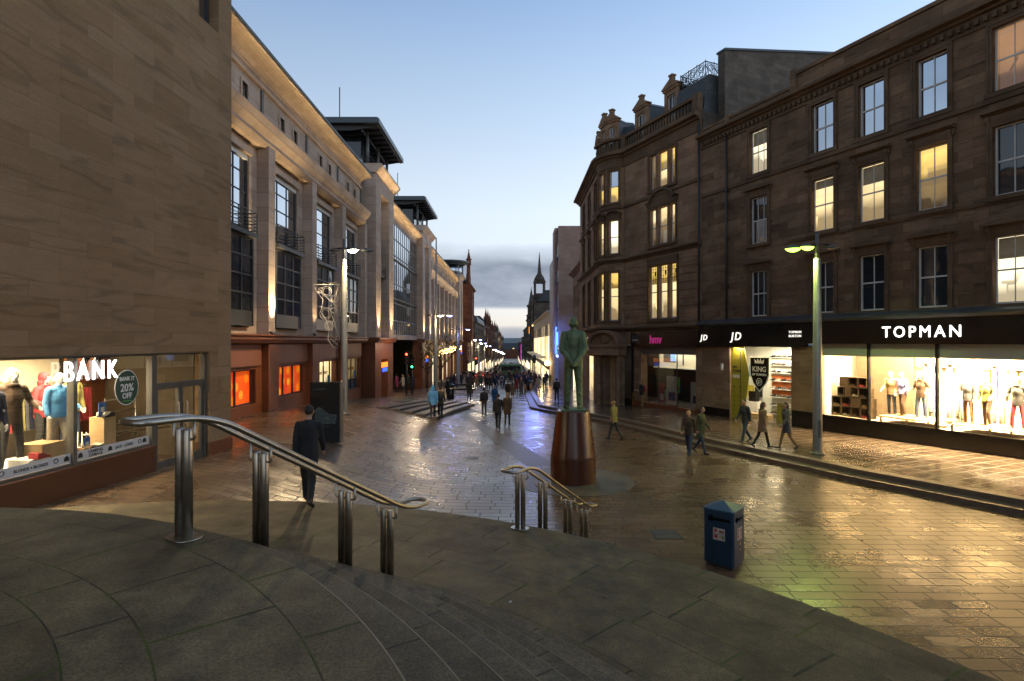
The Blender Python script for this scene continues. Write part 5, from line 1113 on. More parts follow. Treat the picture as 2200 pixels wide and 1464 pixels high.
pts=[(1.35*math.cos(PI*i/16),3.9+1.0*math.sin(PI*i/16)) for i in range(17)]; pin=[(1.15*math.cos(PI*i/16),3.9+.82*math.sin(PI*i/16)) for i in range(17)]
for i in range(16): m.prism([pts[i],pts[i+1],pin[i+1],pin[i]],'y',-.3,.7)
m.prism(pin,'y',-.3,.35); m.ball((0,.38,4.25),(.4,.1,.28)); m.xf(X); C.put(m,'curved_pediment',M['corner_stone'])
# ================================================================ stone building with the fashion shop
K=Fac('stone_block_building',(-7.9,16.1,0),(1,-.069),'tall windowless buff sandstone building with a lit clothes shop at its foot')
m=wallmb(0,17,-.5,17,[(1.0,8.6,1.0,3.84),(.62,1.5,12.45,15.6)],rev=.42); m.quad((0,0,-.5),(0,0,17),(0,-12,17),(0,-12,-.5)); m.quad((0,0,17),(17,0,17),(17,-12,17),(0,-12,17)); K.put(m,'wall',M['bank_stone'])
w_=window(K,.66,1.46,12.5,15.55,-.3,'sglass',frame_='dark',cols=2,meet=False)
m=MB(); m.box(-.02,1.0,-.40,.035,.7,1.45); m.box(-.03,-.0,-3,.03,.7,1.45); K.put(m,'pier_base',M['red_granite'])
rb=simple('dark_red_brown_cladding',(.085,.028,.014),.4,0,.25,2)
m=MB(); m.box(3.02,8.6,-.42,-.03,.5,1.66); m.box(3.0,8.6,-.42,.0,1.66,1.74); K.put(m,'stall_riser',rb)
m=MB()
for u in (3.04,5.18,8.55): m.box(u-.045,u+.045,-.22,-.08,1.74,3.84)
m.box(3.0,8.6,-.2,-.1,1.74,1.79); m.box(1.0,8.6,-.22,-.08,3.79,3.84); m.box(1.0,3.0,-.22,-.1,3.05,3.13); m.box(1.02,1.1,-.22,-.08,1.0,3.8); m.box(2.92,3.0,-.22,-.08,1.0,3.8); K.put(m,'shop_window_frame',M['metal_grey'])
for a,b in ((3.08,5.14),(5.22,8.5)): K.put(MB().box(a,b,-.155,-.145,1.8,3.79),'shop_window',M['glass'])
m=MB(); m.box(1.1,2.92,-.155,-.147,3.13,3.79); K.put(m,'fanlight',M['glass'])
for a,b in ((1.12,1.98),(2.02,2.9)):
    m=MB(); m.box(a,a+.07,-.2,-.12,1.02,3.05); m.box(b-.07,b,-.2,-.12,1.02,3.05); m.box(a+.07,b-.07,-.2,-.12,2.98,3.05); m.box(a+.07,b-.07,-.2,-.12,1.02,1.3); d_=K.put(m,'door',M['metal_grey'])
    K.put(MB().box(a+.07,b-.07,-.165,-.155,1.3,2.98),'pane',M['glass'],d_)
    x=a+.14 if a>1.5 else b-.14; q=MB(); q.tube([(x,-.08,1.5),(x,-.06,1.55),(x,-.06,2.6),(x,-.08,2.65)],.018,8); K.put(q,'handle',M['steel'],d_)
m=MB(); m.box(1.0,8.8,-5.1,-5.0,.8,4.2,0); m.box(8.8,8.9,-5,-.4,.8,4.2,0); m.box(.9,1.0,-5,-.45,.8,4.2,2); m.box(.9,8.9,-5,-.3,3.86,3.95,0); m.box(.9,8.9,-5,-.42,.9,1.0,1); K.put(m,'shop_interior',[M['cream'],dk,taupe])
m=MB(); m.box(3.02,8.6,-1.9,-.43,1.0,1.76); K.put(m,'window_bed',M['white'])
m=MB(); m.box(3.0,8.7,-2.5,-2.4,1.0,3.86); K.put(m,'display_backdrop',M['cream'])
strip=MB().box(3.1,8.5,-.142,-.138,1.8,1.98); sp_=K.put(strip,'logo_strip',simple('white_vinyl_strip',(.6,.6,.6),.5,0,.05,2))
for tx,u,sz in (('CRIMINAL',4.62,.085),('DAMAGE',4.62,.085),('JACK -- JONES',3.85,.08),('BLONDE + BLONDE',6.05,.075)):
    lettering(tx,sz,OUT(u,-.136,1.90 if tx=='CRIMINAL' else 1.825 if tx=='DAMAGE' else 1.86),blk,'lettering',sp_,.003,.002)
for u in (5.0,4.25,5.55,5.32,3.4,3.25,6.6): 
    q=MB(); q.tube([V((u+.045*math.cos(2*PI*k/14),-.135,1.9+.04*math.sin(2*PI*k/14))) for k in range(14)],.008,5,closed=True) if u in (5.55,6.6,3.4) else q.prism([(u-.06,1.85),(u+.06,1.85),(u+.045,1.92),(u,1.95),(u-.05,1.92)],'y',-.137,-.134); K.put(q,'printed_logo',blk,sp_)
bs=thing('hanging_sign',K.W(5.02,-.3,3.4),'glowing white letters BANK hanging at the head of the clothes shop window','sign'); X=Mx.Translation(-K.W(5.02,-.3,3.4))@K.M
tm=text_mb('BANK',.54,.03,.0,.78,sp=1.32); tm.xf(X@OUT(4.86,-.02,3.36)); tm.build('lettering',M['ltr'],bs)
m=MB(); m.box(4.2,5.5,-.04,-.0,3.79,3.83)
for u in (4.4,4.7,5.0,5.3): m.tube([(u,-.02,3.79),(u,-.02,3.7)],.008,5)
m.xf(X); m.build('hanger_bar',M['dark'],bs)
ov=thing('window_sign',K.W(3.78,-.13,3.1),'round dark green discount sticker on the clothes shop glass','sign'); X=Mx.Translation(-K.W(3.78,-.13,3.1))@K.M
gr=simple('dark_green_vinyl',(.03,.07,.05),.4,0,.05,1)
q=MB(); q.prism([(3.78+.345*math.cos(2*PI*k/40),3.12+.38*math.sin(2*PI*k/40)) for k in range(40)],'y',-.142,-.138); q.xf(X); q.build('border',M['white'],ov)
q=MB(); q.prism([(3.78+.325*math.cos(2*PI*k/40),3.12+.36*math.sin(2*PI*k/40)) for k in range(40)],'y',-.138,-.134); q.xf(X); q.build('face',gr,ov)
for tx,sz,z in (('BANK IT',.115,3.27),('20%',.23,3.04),('OFF',.16,2.89)): lettering(tx,sz,X@OUT(3.78,-.132,z),M['white'],'lettering',ov,.003,.004)
q=MB(); q.box(3.66,3.9,-.134,-.131,2.82,2.838); q.xf(X); q.build('underline',PC[1],ov)
fk_=math.atan2(K.M[1][1],K.M[0][1])-PI/2
for k,u,y,l,c,t,h_,s in (('model_a',6.25,-.75,'model in a navy padded gilet, nearest the edge of the clothes shop window','navy','greydark','grey',1.0),('model_c',5.68,-.9,'model in a brown coat with a fur hood in the clothes shop window','brown','greydark','cream',1.06),('model_b',4.8,-.8,'model in a light blue padded jacket behind the window mullion','lightblue','cream','mannequin',1.0)):
    person(k,K.W(u,y,1.77),fk_+rnd.uniform(-.4,.4),l,c,t,h_,cat='mannequin',name='mannequin',skin=M['mannequin'],shoes=CO['cream'],s=s*.98)
def podium(u,y,w_,h_,l,mat):
    o=thing('podium',K.W(u,y,1.76),l,'podium'); q=MB(); q.box(u-w_/2,u+w_/2,y-w_/2,y+w_/2,1.761,1.76+h_); q.xf(Mx.Translation(-K.W(u,y,1.76))@K.M); q.build('podium_block',mat,o,bevel=.008); return o
podium(3.7,-.75,.34,.72,'tall pale wood podium beside the green discount sticker',M['wood']); podium(5.2,-.75,.5,.42,'low wooden podium behind the shop mullion',M['wood']); podium(5.6,-.62,.42,.2,'low white podium under the fur hooded figure',M['white']); podium(4.3,-.6,.62,.1,'flat white podium carrying trainers below the blue card',M['white'])
for i,(u,y,z) in enumerate(((4.53,-.52,1.86),(4.38,-.58,1.86),(4.18,-.5,1.86),(4.08,-.62,1.86),(5.55,-.5,1.96),(6.0,-.42,1.76),(6.3,-.5,1.76),(3.73,-.7,2.48),(3.65,-.78,2.48))):
    q=MB(); shoe(q,0,-.05,0,.27,0,1 if i%2 else -1); shoe(q,.03,.07,0,.27,0,1 if i%2 else -1); o=q.build('shoes',shoe_c[(i*2)%5]); o.matrix_world=Mx.Translation(K.W(u,y,z))@K.M.to_3x3().to_4x4(); tag(o,['pair of tan shoes at the mullion end of the flat podium','pair of brown shoes second on the flat podium','pair of black shoes in the middle of the flat podium','pair of pale trainers at the tall podium end of the flat podium','pair of black shoes on the low white podium','pair of red trainers on the window bed','pair of pale trainers on the window bed near the padded gilet','pair of tan shoes on top of the tall wood podium','pair of brown shoes behind the tan ones on the tall podium'][i],'shoes')
for u,y,z,l,w2,h2 in ((3.8,-.68,2.5,'blue brand card standing on the tall podium',.2,.3),(4.28,-.62,1.86,'blue card among the trainers on the flat podium',.16,.26),(5.95,-.45,1.77,'small white card on the window bed',.16,.13)):
    q=MB().box(-w2/2,w2/2,-.006,.006,0,h2); q.box(-w2*.25,w2*.25,.006,.008,h2*.3,h2*.65,1); o=q.build('display_card',[CO['white'] if 'white' in l else simple('blue_card',(.03,.10,.35),.4),M['white']] if False else [M['white'] if 'white' in l else simple('blue_card',(.03,.10,.35),.4),M['white'] if 'blue' in l else CO['red']]); o.matrix_world=Mx.Translation(K.W(u,y,z))@K.M.to_3x3().to_4x4(); tag(o,l,'card')
for k,u,y,l,c,t,h_,s in (('model_c',4.35,-1.55,'model in a red hooded jacket behind the low podium in the clothes shop','red','black','red',.98),('model_a',3.55,-1.6,'model in a khaki jacket deep behind the discount sticker','khaki','denim','mannequin',.98)):
    person(k,K.W(u,y,1.77),fk_+rnd.uniform(-.4,.4),l,c,t,h_,cat='mannequin',name='mannequin',skin=M['mannequin'],shoes=CO['cream'],s=s*.98)
# rails of clothes and shoe racks inside
m=MB(); m.tube([(2.8,-1.9,3.1),(5.2,-1.9,3.1)],.015,6); K.put(m,'clothes_rail',M['steel'])
m=MB()
for i in range(22):
    u=2.9+.1*i; m.prism([(-2.08,3.04),(-1.7,3.04),(-1.66,2.3),(-2.12,2.3)],'x',u,u+.07,[3,3,3,0,1,2][i%6 if i>5 else i%3])
K.put(m,'hanging_garments',[CO['navy'],CO['grey'],CO['khaki'],CO['red']])
m=MB()
for j in range(6):
    z=1.9+.27*j
    for i in range(9): m.join(MB().prism([(-.13,0),(.13,0),(.13,.035),(.03,.06),(-.02,.1),(-.12,.1)],'x',0,.09,(i+j)%4).xf(Mx.Translation((4.75+.2*i,-2.1,z))))
K.put(m,'shelved_shoes',[CO['black'],CO['tan'],CO['cream'],CO['khaki']])
m=MB(); m.tube([(1.3,-.9,1.9),(3.6,-1.3,2.05)],.02,6); 
for i in range(5): m.tube([(3.5,-1.2-.1*i,1.0),(3.5,-1.2-.1*i,2.1)],.015,6)
for z in (1.2,1.5,1.8,2.1,2.4,2.7): m.tube([(1.6,-1.6,z),(2.6,-1.6,z)],.014,6); m.tube([(3.2,-2.6,z),(4.2,-2.6,z)],.014,6)
for u in (1.6,2.6,3.2,4.2): m.tube([(u,-1.6 if u<3 else -2.6,1.0),(u,-1.6 if u<3 else -2.6,2.75)],.018,6)
K.put(m,'shop_racks',M['steel'])
m=MB(); m.box(2.4,4.1,-2.9,-2.6,3.05,3.3); K.put(m,'air_curtain',M['white'])
for u in (8.0,7.3,6.8,6.3,4.2,3.9): 
    q=MB(); q.tube([(u,-.7,3.86),(u,-.7,3.78)],.012,6); q.tube([(u,-.66,3.8),(u+.03,-.78,3.6)],.055,10); K.put(q,'spotlight',M['black'])
lamp('AREA','shop_ceiling_light',K.W(6.4,-1.0,3.82),520,(1,.78,.48),K.W(6.4,-1.2,1.7),shape='RECTANGLE',size=4.0,size_y=.6)
lamp('AREA','shop_ceiling_light',K.W(4.2,-1.0,3.82),130,(1,.78,.48),K.W(4.2,-1.2,1.7),shape='RECTANGLE',size=1.5,size_y=.5)
lamp('AREA','shop_ceiling_light',K.W(2.4,-3.2,3.8),110,(1,.78,.45),K.W(2.4,-3.0,1),shape='RECTANGLE',size=2.0,size_y=1.2)
# ================================================================ shopping centre on the left
G=Fac('shopping_centre',(-11,0,0),(1,0),'long pale stone shopping centre with gilded uplit eaves, pilasters and roof pavilions')
def UY(a,b): return -b,-a
gold=(1,.74,.38)
ledge=4.42
def uplight(Y,y,z=ledge+.12,e=55,c=(1,.74,.40)):
    lamp('SPOT','facade_uplight',G.W(-Y,y,z+.1),e,c,G.W(-Y,y-.42,z+4),spot_size=rad(58),spot_blend=.7,shadow_soft_size=.04)
def section(Y0,n,pitch,zc=12.6,fine=True,X0=0,first=0):
    """bays between pilasters, with attic, eaves and entablature"""
    Ye=Y0+n*pitch; pw=.68
    holes=[];aw=[]
    for i in range(n):
        a=Y0+i*pitch; holes.append((*UY(a+1.25,a+pitch-.75),4.7,11.9))
        for k in (.36,.66): c=a+pw/2+pitch*k; aw.append((*UY(c-.26,c+.26),13.82,14.62))
    wl_=wallmb(-Ye,-Y0,4.4,13.0,holes,y=-.02,rev=.3); G.put(wl_,'wall',M['mall_stone'])
    G.put(wallmb(-Ye,-Y0,13.0,15.3,aw,y=.12,rev=.25),'attic_wall',M['mall_stone'])
    for a in aw:
        m=MB(); u0,u1,z0,z1=a; m.box(u0-.1,u0,.05,.19,z0-.1,z1+.1); m.box(u1,u1+.1,.05,.19,z0-.1,z1+.1); m.box(u0,u1,.05,.19,z1,z1+.1); m.box(u0,u1,.05,.19,z0-.1,z0); w=G.put(m,'attic_window',M['mall_stone']); G.put(MB().box(u0,u1,-.1,-.09,z0,z1),'pane',M['sglass'],w)
    for i in range(n+1):
        Y=Y0+i*pitch; 
        m=MB(); m.box(-Y-pw,-Y,-.3,.5,4.4,12.62); G.put(m,'pilaster',M['mall_stone'])
        m=MB(); m.box(-Y-.1,-Y-.02,.10,.20,13.3,15.0); m.box(-Y-.22,-Y-.14,.10,.20,13.3,15.0); G.put(m,'downpipe_groove',M['metal_grey'])
    mould(G,-Ye,-Y0,[(-.3,12.45),(.35,12.45),(.55,12.62),(.55,12.75),(.62,12.82),(.78,13.0),(.92,13.28),(.92,13.34),(.12,13.36),(-.3,13.3)],'entablature',M['mall_stone'])
    mould(G,-Ye,-Y0,[(.1,15.0),(.26,15.05),(.26,15.18),(.1,15.2)],'attic_moulding',M['mall_stone'])
    cv_=[(.1,15.2)]+[(.14+.86*(1-math.cos(t)),15.2+.62*math.sin(t)) for t in [PI/2*k/6 for k in range(7)]]
    mould(G,-Ye,-Y0,cv_+[(1.04,15.82),(1.04,15.94),(.1,16.0)],'eaves_cove',M['mall_stone']); mould(G,-Ye-.02,-Y0+.02,[(.9,15.94),(1.1,15.9),(1.1,16.0),(.9,16.06)],'gutter',M['lead'])
    return Ye
E1=section(13.9,5,5.4)
m=MB(); m.quad((-118,.1,15.98),(-13,.1,15.98),(-13,-20,15.98),(-118,-20,15.98)); m.quad((-13.9,-.3,0),(-13.9,-.3,16),(-13.9,-20,16),(-13.9,-20,0)); m.quad((-118,-.3,-4),(-118,-.3,16),(-118,-20,16),(-118,-20,-4)); m.quad((-118,-20,-4),(-13.9,-20,-4),(-13.9,-20,16),(-118,-20,16)); G.put(m,'roof',M['lead'])
for i in range(5):
    a=13.9+5.4*i; u0,u1=UY(a+1.25,a+4.65)
    window(G,u0,u1,8.75,11.9,-.14,'sglass',frame_='dark',cols=3,rows=4,meet=False,bar=.05,fw=.08)
    m=MB(); m.box(u0,u1,-.16,-.06,11.68,11.9); G.put(m,'blind_box',M['white'])
    m=MB(); m.box(u0-.12,u1+.12,-.05,.12,11.9,12.2); G.put(m,'lintel',M['mall_stone'])
    # projecting metal bay below with a balcony on its roof
    b0,b1=u0+.15,u1-.15; m=MB()
    for u in (b0,b1-.09): m.box(u,u+.09,.16,.26,4.75,8.4)
    for k in (1,2): x=b0+(b1-b0)*k/3; m.box(x-.035,x+.035,.18,.25,5.3,8.3)
    for z in (4.75,5.3,6.05,6.8,7.55,8.3): m.box(b0,b1,.17,.24,z,z+.07)
    m.box(b0,b1,.16,.23,4.8,5.3); m.box(b0-.12,b1+.12,-.5,.42,8.4,8.58); m.box(b0,b0+.06,-.5,.2,4.75,8.4); m.box(b1-.06,b1,-.5,.2,4.75,5.3)
    for z in (6.05,6.8,7.55): m.box(b1-.05,b1,-.5,.2,z,z+.06)
    m.box(b1-.06,b1,-.5,-.42,5.3,8.4); m.box(b1-.06,b1,-.2,-.12,5.3,8.4); bw_=G.put(m,'bay_window',M['dark' if i<2 else 'metal_grey'])
    q=MB(); q.box(b0+.09,b1-.09,.19,.2,5.3,8.3); q.box(b1-.03,b1-.02,-.45,.15,5.3,8.35); G.put(q,'pane',M['dglass'],bw_)
    m=MB(); zs=[8.72,8.86,9.0,9.14,9.28,9.45]
    for z in zs: m.tube([(b0-.08,-.3,z),(b0-.08,.36,z),(b1+.08,.36,z),(b1+.08,-.3,z)],.016 if z<9.4 else .026,6)
    for u in (b0-.08,b0+.8,(b0+b1)/2,b1-.8,b1+.08): m.tube([(u,.36,8.58),(u,.36,9.45)],.02,6)
    G.put(m,'balcony_railing',M['dark'])
# red stone ground storey with picture windows
holes=[(*UY(19.8,24.3),1.5,2.95),(*UY(26.3,30.0),1.5,2.95),(*UY(31.8,35.3),.85,2.95),(*UY(37.6,41.0),.85,2.95)]
m=wallmb(-41.2,-13.9,-1.5,4.2,holes,y=.12,rev=.3); G.put(m,'granite_storey',M['red_granite'])
mould(G,-41.3,-13.9,[(.1,4.0),(.5,4.05),(.62,4.2),(.62,4.3),(.7,4.36),(.7,ledge),(-.3,ledge+.04),(-.3,4.0)],'plinth_cornice',M['red_granite'])
ribm,rn,rb_=new_mat('ribbed_red_panel'); wv=nd(rn,'ShaderNodeTexWave',{'Vector':coord(rn,'Object'),'Scale':5.0,'Distortion':0},wave_type='BANDS',bands_direction='X').outputs['Fac']; rn.links.new(ramp(rn,wv,[(.2,(.17,.06,.035)),(.7,(.26,.10,.06))]),rb_.inputs['Base Color']); rb_.inputs['Roughness'].default_value=.5; bump(rn,rb_,wv,.5,.02)
for a,b in ((14.6,19.2),(20.0,24.6),(25.9,30.2),(31.4,35.6),(36.9,41.0)):
    u0,u1=UY(a,b); G.put(MB().box(u0,u1,.12,.22,3.1,3.98),'ribbed_panel',ribm)
for Y in (24.9,30.4,35.8): G.put(MB().box(-Y-1.1,-Y,.1,.42,-1.4,4.0),'granite_pier',M['red_granite'])
orm,on,ob_=new_mat('orange_poster'); uv=coord(on,'Object'); mp=nd(on,'ShaderNodeMapping',{'Vector':uv,'Scale':(1,1,1)}).outputs[0]
gr_=noise(on,uv,.8,2)[0]; on.links.new(ramp(on,gr_,[(.3,(.80,.05,.006)),(.7,(.95,.13,.008))]),ob_.inputs['Base Color']); on.links.new(ramp(on,gr_,[(.3,(.80,.05,.006)),(.7,(.95,.13,.008))]),ob_.inputs['Emission Color']); ob_.inputs['Emission Strength'].default_value=.55
fr1=emit('orange_fruit_print',(1,.27,.006),.7); fr2=emit('orange_slice_print',(1,.5,.05),.8)
r3=random.Random(3)
for a,b in ((19.9,24.2),(26.35,29.95)):
    u0,u1=UY(a,b); p_=G.put(MB().box(u0,u1,-.12,-.1,1.52,2.93),'poster',orm)
    pts=[]
    for t in range(60):
        u=r3.uniform(u0+.25,u1-.25); z=r3.uniform(1.7,2.75)
        if all((u-x)**2+(z-y)**2>.23 for x,y in pts): pts.append((u,z))
    for i,(u,z) in enumerate(pts):
        m=MB()
        rr=.2 if i%2 else .17; n=20
        m.add([(u,-.094,z)]+[(u+rr*math.cos(2*PI*k/n),-.096,z+rr*math.sin(2*PI*k/n)) for k in range(n)],[(0,1+k,1+(k+1)%n) for k in range(n)],0 if i%2 else 1)
        if i%2==0:
            for k in range(8): t=2*PI*k/8; m.add([(u+.03*math.cos(t),-.09,z+.03*math.sin(t)),(u+.14*math.cos(t-.3),-.09,z+.14*math.sin(t-.3)),(u+.14*math.cos(t+.3),-.09,z+.14*math.sin(t+.3))],[(0,1,2)],0)
        G.put(m,'fruit_print',[fr1,fr2],p_)
    m=MB(); 
    for k in (0,1,2) if a>20 else (0,1,2): x=u0+(u1-u0)*k/3; m.box(x-.03,x+.03,-.08,.0,1.5,2.95)
    m.box(u1-.06,u1,-.08,0,1.5,2.95); m.box(u0,u1,-.08,.0,2.9,2.95); m.box(u0,u1,-.08,0,1.5,1.56); G.put(m,'window_frame',M['dark'])
for j,(a,b) in enumerate(((31.85,35.25),(37.65,40.95))):
    u0,u1=UY(a,b); G.put(MB().box(u0,u1,-.15,-.13,.85,2.95),'lit_window',M['lit_warm'] if j==0 else M['lit_dim'])
    m=MB(); 
    for k in range(3): x=u0+(u1-u0)*(k+.5)/3; m.box(x-.02,x+.02,-.1,-.02,.85,2.95)
    m.box(u0,u1,-.1,-.02,.85,.92); G.put(m,'window_frame',M['dark'])
    G.put(MB().box(u0+.1,u1-.1,-.12,-.11,.9,1.55),'blue_window_film',CO['denim'])
    lettering('vaudeville' if False else 'travel agency',.34,OUT((u0+u1)/2,-.1,2.2),CO['red'],'lettering',G.root,.006,.006)
    q=MB(); q.box(u0+.4,u0+.8,-.11,-.1,1.6,2.1); G.put(q,'window_sticker',CO['lightblue'])
for Y in (19.3,24.7,30.1,35.5): 
    q=MB(); q.box(-Y-.75,-Y+.05,.55,.68,ledge+.05,ledge+.13); q.box(-Y-.45,-Y-.25,.5,.6,ledge-.02,ledge+.05); G.put(q,'floodlight',M['metal_grey'])
uplight(25.04,.86,e=2600); uplight(19.64,.86,e=300); uplight(30.44,.86,e=260)
# eaves lighting: strips on the lower cornice and on the window heads
for a,b in ((14,41),):
    lamp('AREA','eaves_strip_light',G.W(-(a+b)/2,.80,13.42),95,gold,G.W(-(a+b)/2,1.0,15.8),shape='RECTANGLE',size=b-a,size_y=.05,spread=rad(65))
    for i in range(5):
        Y=13.9+5.4*i; lamp('AREA','cornice_strip_light',G.W(-(Y+3),.10,12.0),5,gold,G.W(-(Y+3),.4,13.2),shape='RECTANGLE',size=4.2,size_y=.05,spread=rad(100))
    lamp('AREA','cornice_strip_light',G.W(-(a+b)/2,1.1,12.35),12,gold,G.W(-(a+b)/2,.8,13.2),shape='RECTANGLE',size=b-a,size_y=.04,spread=rad(80))
# ---- towers with roof pavilions
def tower(Y0,Y1,top=16.6,base=True,round_=False):
    w2=(Y1-Y0)
    m=MB(); p1=(Y0,Y0+w2*.26); p2=(Y1-w2*.28,Y1)
    for a,b in (p1,p2): m.box(-b,-a,-.6,.95,4.4,top)
    m.box(-p2[0],-p1[1],-.6,.95,top-1.1,top); m.box(-p2[0],-p1[1],-.6,-.1,4.4,top-1.1); G.put(m,'tower_pier',M['mall_stone'])
    u0,u1=-p2[0],-p1[1]; window(G,u0+.05,u1-.05,9.6,top-1.15,.1,'sglass',frame_='dark',cols=2,rows=3,meet=False); window(G,u0+.3,u1-.3,4.8,9.2,.2,'dglass',frame_='metal_grey',cols=2,rows=4,meet=False)
    m=MB(); m.box(u0,u1,.0,.7,9.25,9.45); 
    for z in (9.6,9.75,9.9,10.05,10.25): m.tube([(u0,.66,z),(u1,.66,z)],.018,5)
    for k in range(4): x=u0+(u1-u0)*k/3; m.tube([(x,.66,9.4),(x,.66,10.25)],.018,5)
    G.put(m,'balcony_railing',M['dark'])
    m=MB(); m.prism([(-.6,top),(1.0,top),(1.45,top+.5),(1.45,top+.62),(-.6,top+.62)],'x',-Y1-.35,-Y0+.35); G.put(m,'tower_cornice',M['mall_stone'])
    c=(Y0+Y1)/2; m=MB()
    if round_:
        R_=w2*.62; m.lathe([(R_*.75,19.35),(R_,19.75),(R_,20.0),(.01,20.4)],(-c,-R_*.35,0),32); cn_=G.put(m,'pavilion_roof',M['canopy'])
        q=MB(); q.lathe([(R_*.62,17.0),(R_*.62,19.4)],(-c,-R_*.35,0),20); G.put(q,'pavilion_glazing',M['sglass'])
        q=MB()
        for k in range(10): t=2*PI*k/10; q.tube([(-c+R_*.7*math.cos(t),-R_*.35+R_*.7*math.sin(t),17.0),(-c+R_*.7*math.cos(t),-R_*.35+R_*.7*math.sin(t),19.5)],.07,6)
        G.put(q,'pavilion_column',M['metal_grey'])
    else:
        a,b=-Y1-1.5,-Y0+1.5; m.box(a,b,-4.2,1.5,19.75,20.1); m.box(a+.15,b-.15,-4.0,1.35,20.1,20.22); G.put(m,'pavilion_roof',M['canopy'])
        q=MB()
        for k in range(9): x=a+.5+(b-a-1)*k/8; q.prism([(-3.6,19.75),(1.3,19.75),(1.3,19.65),(-.6,19.35),(-3.6,19.35)],'x',x-.06,x+.06)
        q.tube([(a+.2,1.3,19.7),(b-.2,1.3,19.7)],.07,6); q.tube([(a+.5,.2,19.35),(b-.5,.2,19.35)],.09,6); G.put(q,'pavilion_ribs',M['dark'])
        q=MB(); q.box(a+1.6,b-1.6,-3.4,-.2,17.1,19.4); G.put(q,'pavilion_glazing',M['dglass'])
        for x in (a+1.4,(a+b)/2,b-1.4):
            for y in (.35,-1.6): q=MB(); q.tube([(x,y,17.1),(x,y,19.6)],.11,8); G.put(q,'pavilion_column',M['metal_grey'])
        q=MB(); q.tube([(b-3.0,-2.2,20.2),(b-3.0,-2.2,23.6)],.04,6); G.put(q,'roof_mast',M['dark'])
    if base:
        m=wallmb(-Y1,-Y0,-3,4.2,[(-p2[0]+.3,-p1[1]-.3,-3,2.75)],y=.9,rev=.8); m.quad((-Y0,.9,-3),(-Y0,.9,4.2),(-Y0,-.2,4.2),(-Y0,-.2,-3)); G.put(m,'granite_storey',M['red_granite'])
        mould(G,-Y1-.1,-Y0+.1,[(-.2,4.0),(1.1,4.05),(1.25,4.3),(1.25,ledge),(-.2,ledge+.05)],'plinth_cornice',M['red_granite'])
        m=MB(); m.box(-p2[0]+.3,-p1[1]-.3,.2,.25,-3,2.75); G.put(m,'entrance',M['lit_dim'])
        lettering('shop',.5,OUT((u0+u1)/2,.92,2.25),emit('orange_letter',(1,.28,.03),2.0),'lettering',G.root,.03) if False else None
        q=MB(); q.box(u0+.4,u1-.4,.88,.93,2.1,2.5,0); q.box(u0+.5,u1-.7,.88,.93,1.75,2.05,1); G.put(q,'entrance_sign',[emit('orange_sign',(1,.28,.03),1.6),emit('blue_sign',(.03,.12,1),1.6)])
    for Y in ((p1[0]+p1[1])/2,(p2[0]+p2[1])/2): uplight(Y,1.30,e=1500)
tower(42.3,48.6)
lamp('AREA','tower_base_light',G.W(-45.4,2.6,3.9),60,(1,.62,.35),G.W(-45.4,.9,3.0),shape='RECTANGLE',size=4,size_y=.2)
lamp('AREA','eaves_strip_light',G.W(-45.4,1.3,16.1),30,gold,G.W(-45.4,1.35,17),shape='RECTANGLE',size=6,size_y=.05,spread=rad(80))
# ---- glass wing
u0,u1=UY(48.6,64.5); m=MB(); 
for k in range(17): x=u0+(u1-u0)*k/16; m.box(x-.035,x+.035,.19,.235,4.7,15.0)
for z in (4.7,6.0,7.6,8.0,9.4,11.6,12.0,13.5,14.9): m.box(u0,u1,.1,.236 if z not in (8.0,11.6) else .34,z,z+.10)
cw=G.put(m,'curtain_wall',M['metal_grey']); G.put(MB().box(u0,u1,.185,.2,4.7,15),'pane',M['sglass'],cw)
G.put(MB().box(u0,u1,-3,.3,4.3,4.72),'soffit',M['mall_stone'])
q=MB(); q.box(u0,u1,-3.1,-3.0,-4,4.4); G.put(q,'recess_wall',simple('brown_recess_wall',(.16,.06,.025),.5)); 
lamp('AREA','recess_light',G.W((u0+u1)/2,-1.2,4.2),140,(1,.55,.25),G.W((u0+u1)/2,-2.4,0),shape='RECTANGLE',size=14,size_y=.6)
mould(G,u0,u1,[(.1,15.0),(.2,15.1)]+[(.2+.8*(1-math.cos(t)),15.2+.62*math.sin(t)) for t in [PI/2*k/6 for k in range(7)]]+[(1.04,15.94),(.1,16.0)],'eaves_cove',M['mall_stone'])
lamp('AREA','eaves_strip_light',G.W((u0+u1)/2,.9,14.6),70,gold,G.W((u0+u1)/2,.75,15.8),shape='RECTANGLE',size=15,size_y=.05,spread=rad(80))
lettering('gallery' if False else 'mall',.9,OUT(-52.5,.45,7.1),M['lit_warm'],'lettering',G.root,.04) if False else None
tower(64.5,71.5)
E3=section(71.5,7,5.6)
m=wallmb(-112,-71.5,-5,4.2,[(*UY(72.8+5.6*i,76.4+5.6*i),-4,2.2) for i in range(7)],y=.12,rev=.4); G.put(m,'granite_storey',M['red_granite'])
mould(G,-112,-71.5,[(.1,4.0),(.5,4.05),(.7,4.36),(.7,ledge),(-.3,ledge+.04)],'plinth_cornice',M['red_granite'])
for i in range(7):
    a=72.8+5.6*i; G.put(MB().box(-a-3.6,-a,-.25,-.2,-4,2.2),'lit_shop_window',[M['lit_warm'],M['lit_white'],M['lit_dim']][i%3])
    Y=71.5+5.6*i; window(G,-Y-4.85,-Y-1.25,4.8,11.9,-.14,'sglass',frame_='dark',cols=2,rows=5,meet=False); uplight(Y+.34,.86,e=1300)
lamp('AREA','eaves_strip_light',G.W(-92,.80,13.42),190,gold,G.W(-92,1.0,15.8),shape='RECTANGLE',size=38,size_y=.05,spread=rad(65))
lamp('AREA','cornice_strip_light',G.W(-92,1.1,12.35),50,gold,G.W(-92,.8,13.2),shape='RECTANGLE',size=38,size_y=.04,spread=rad(80))
tower(111,117,round_=True)
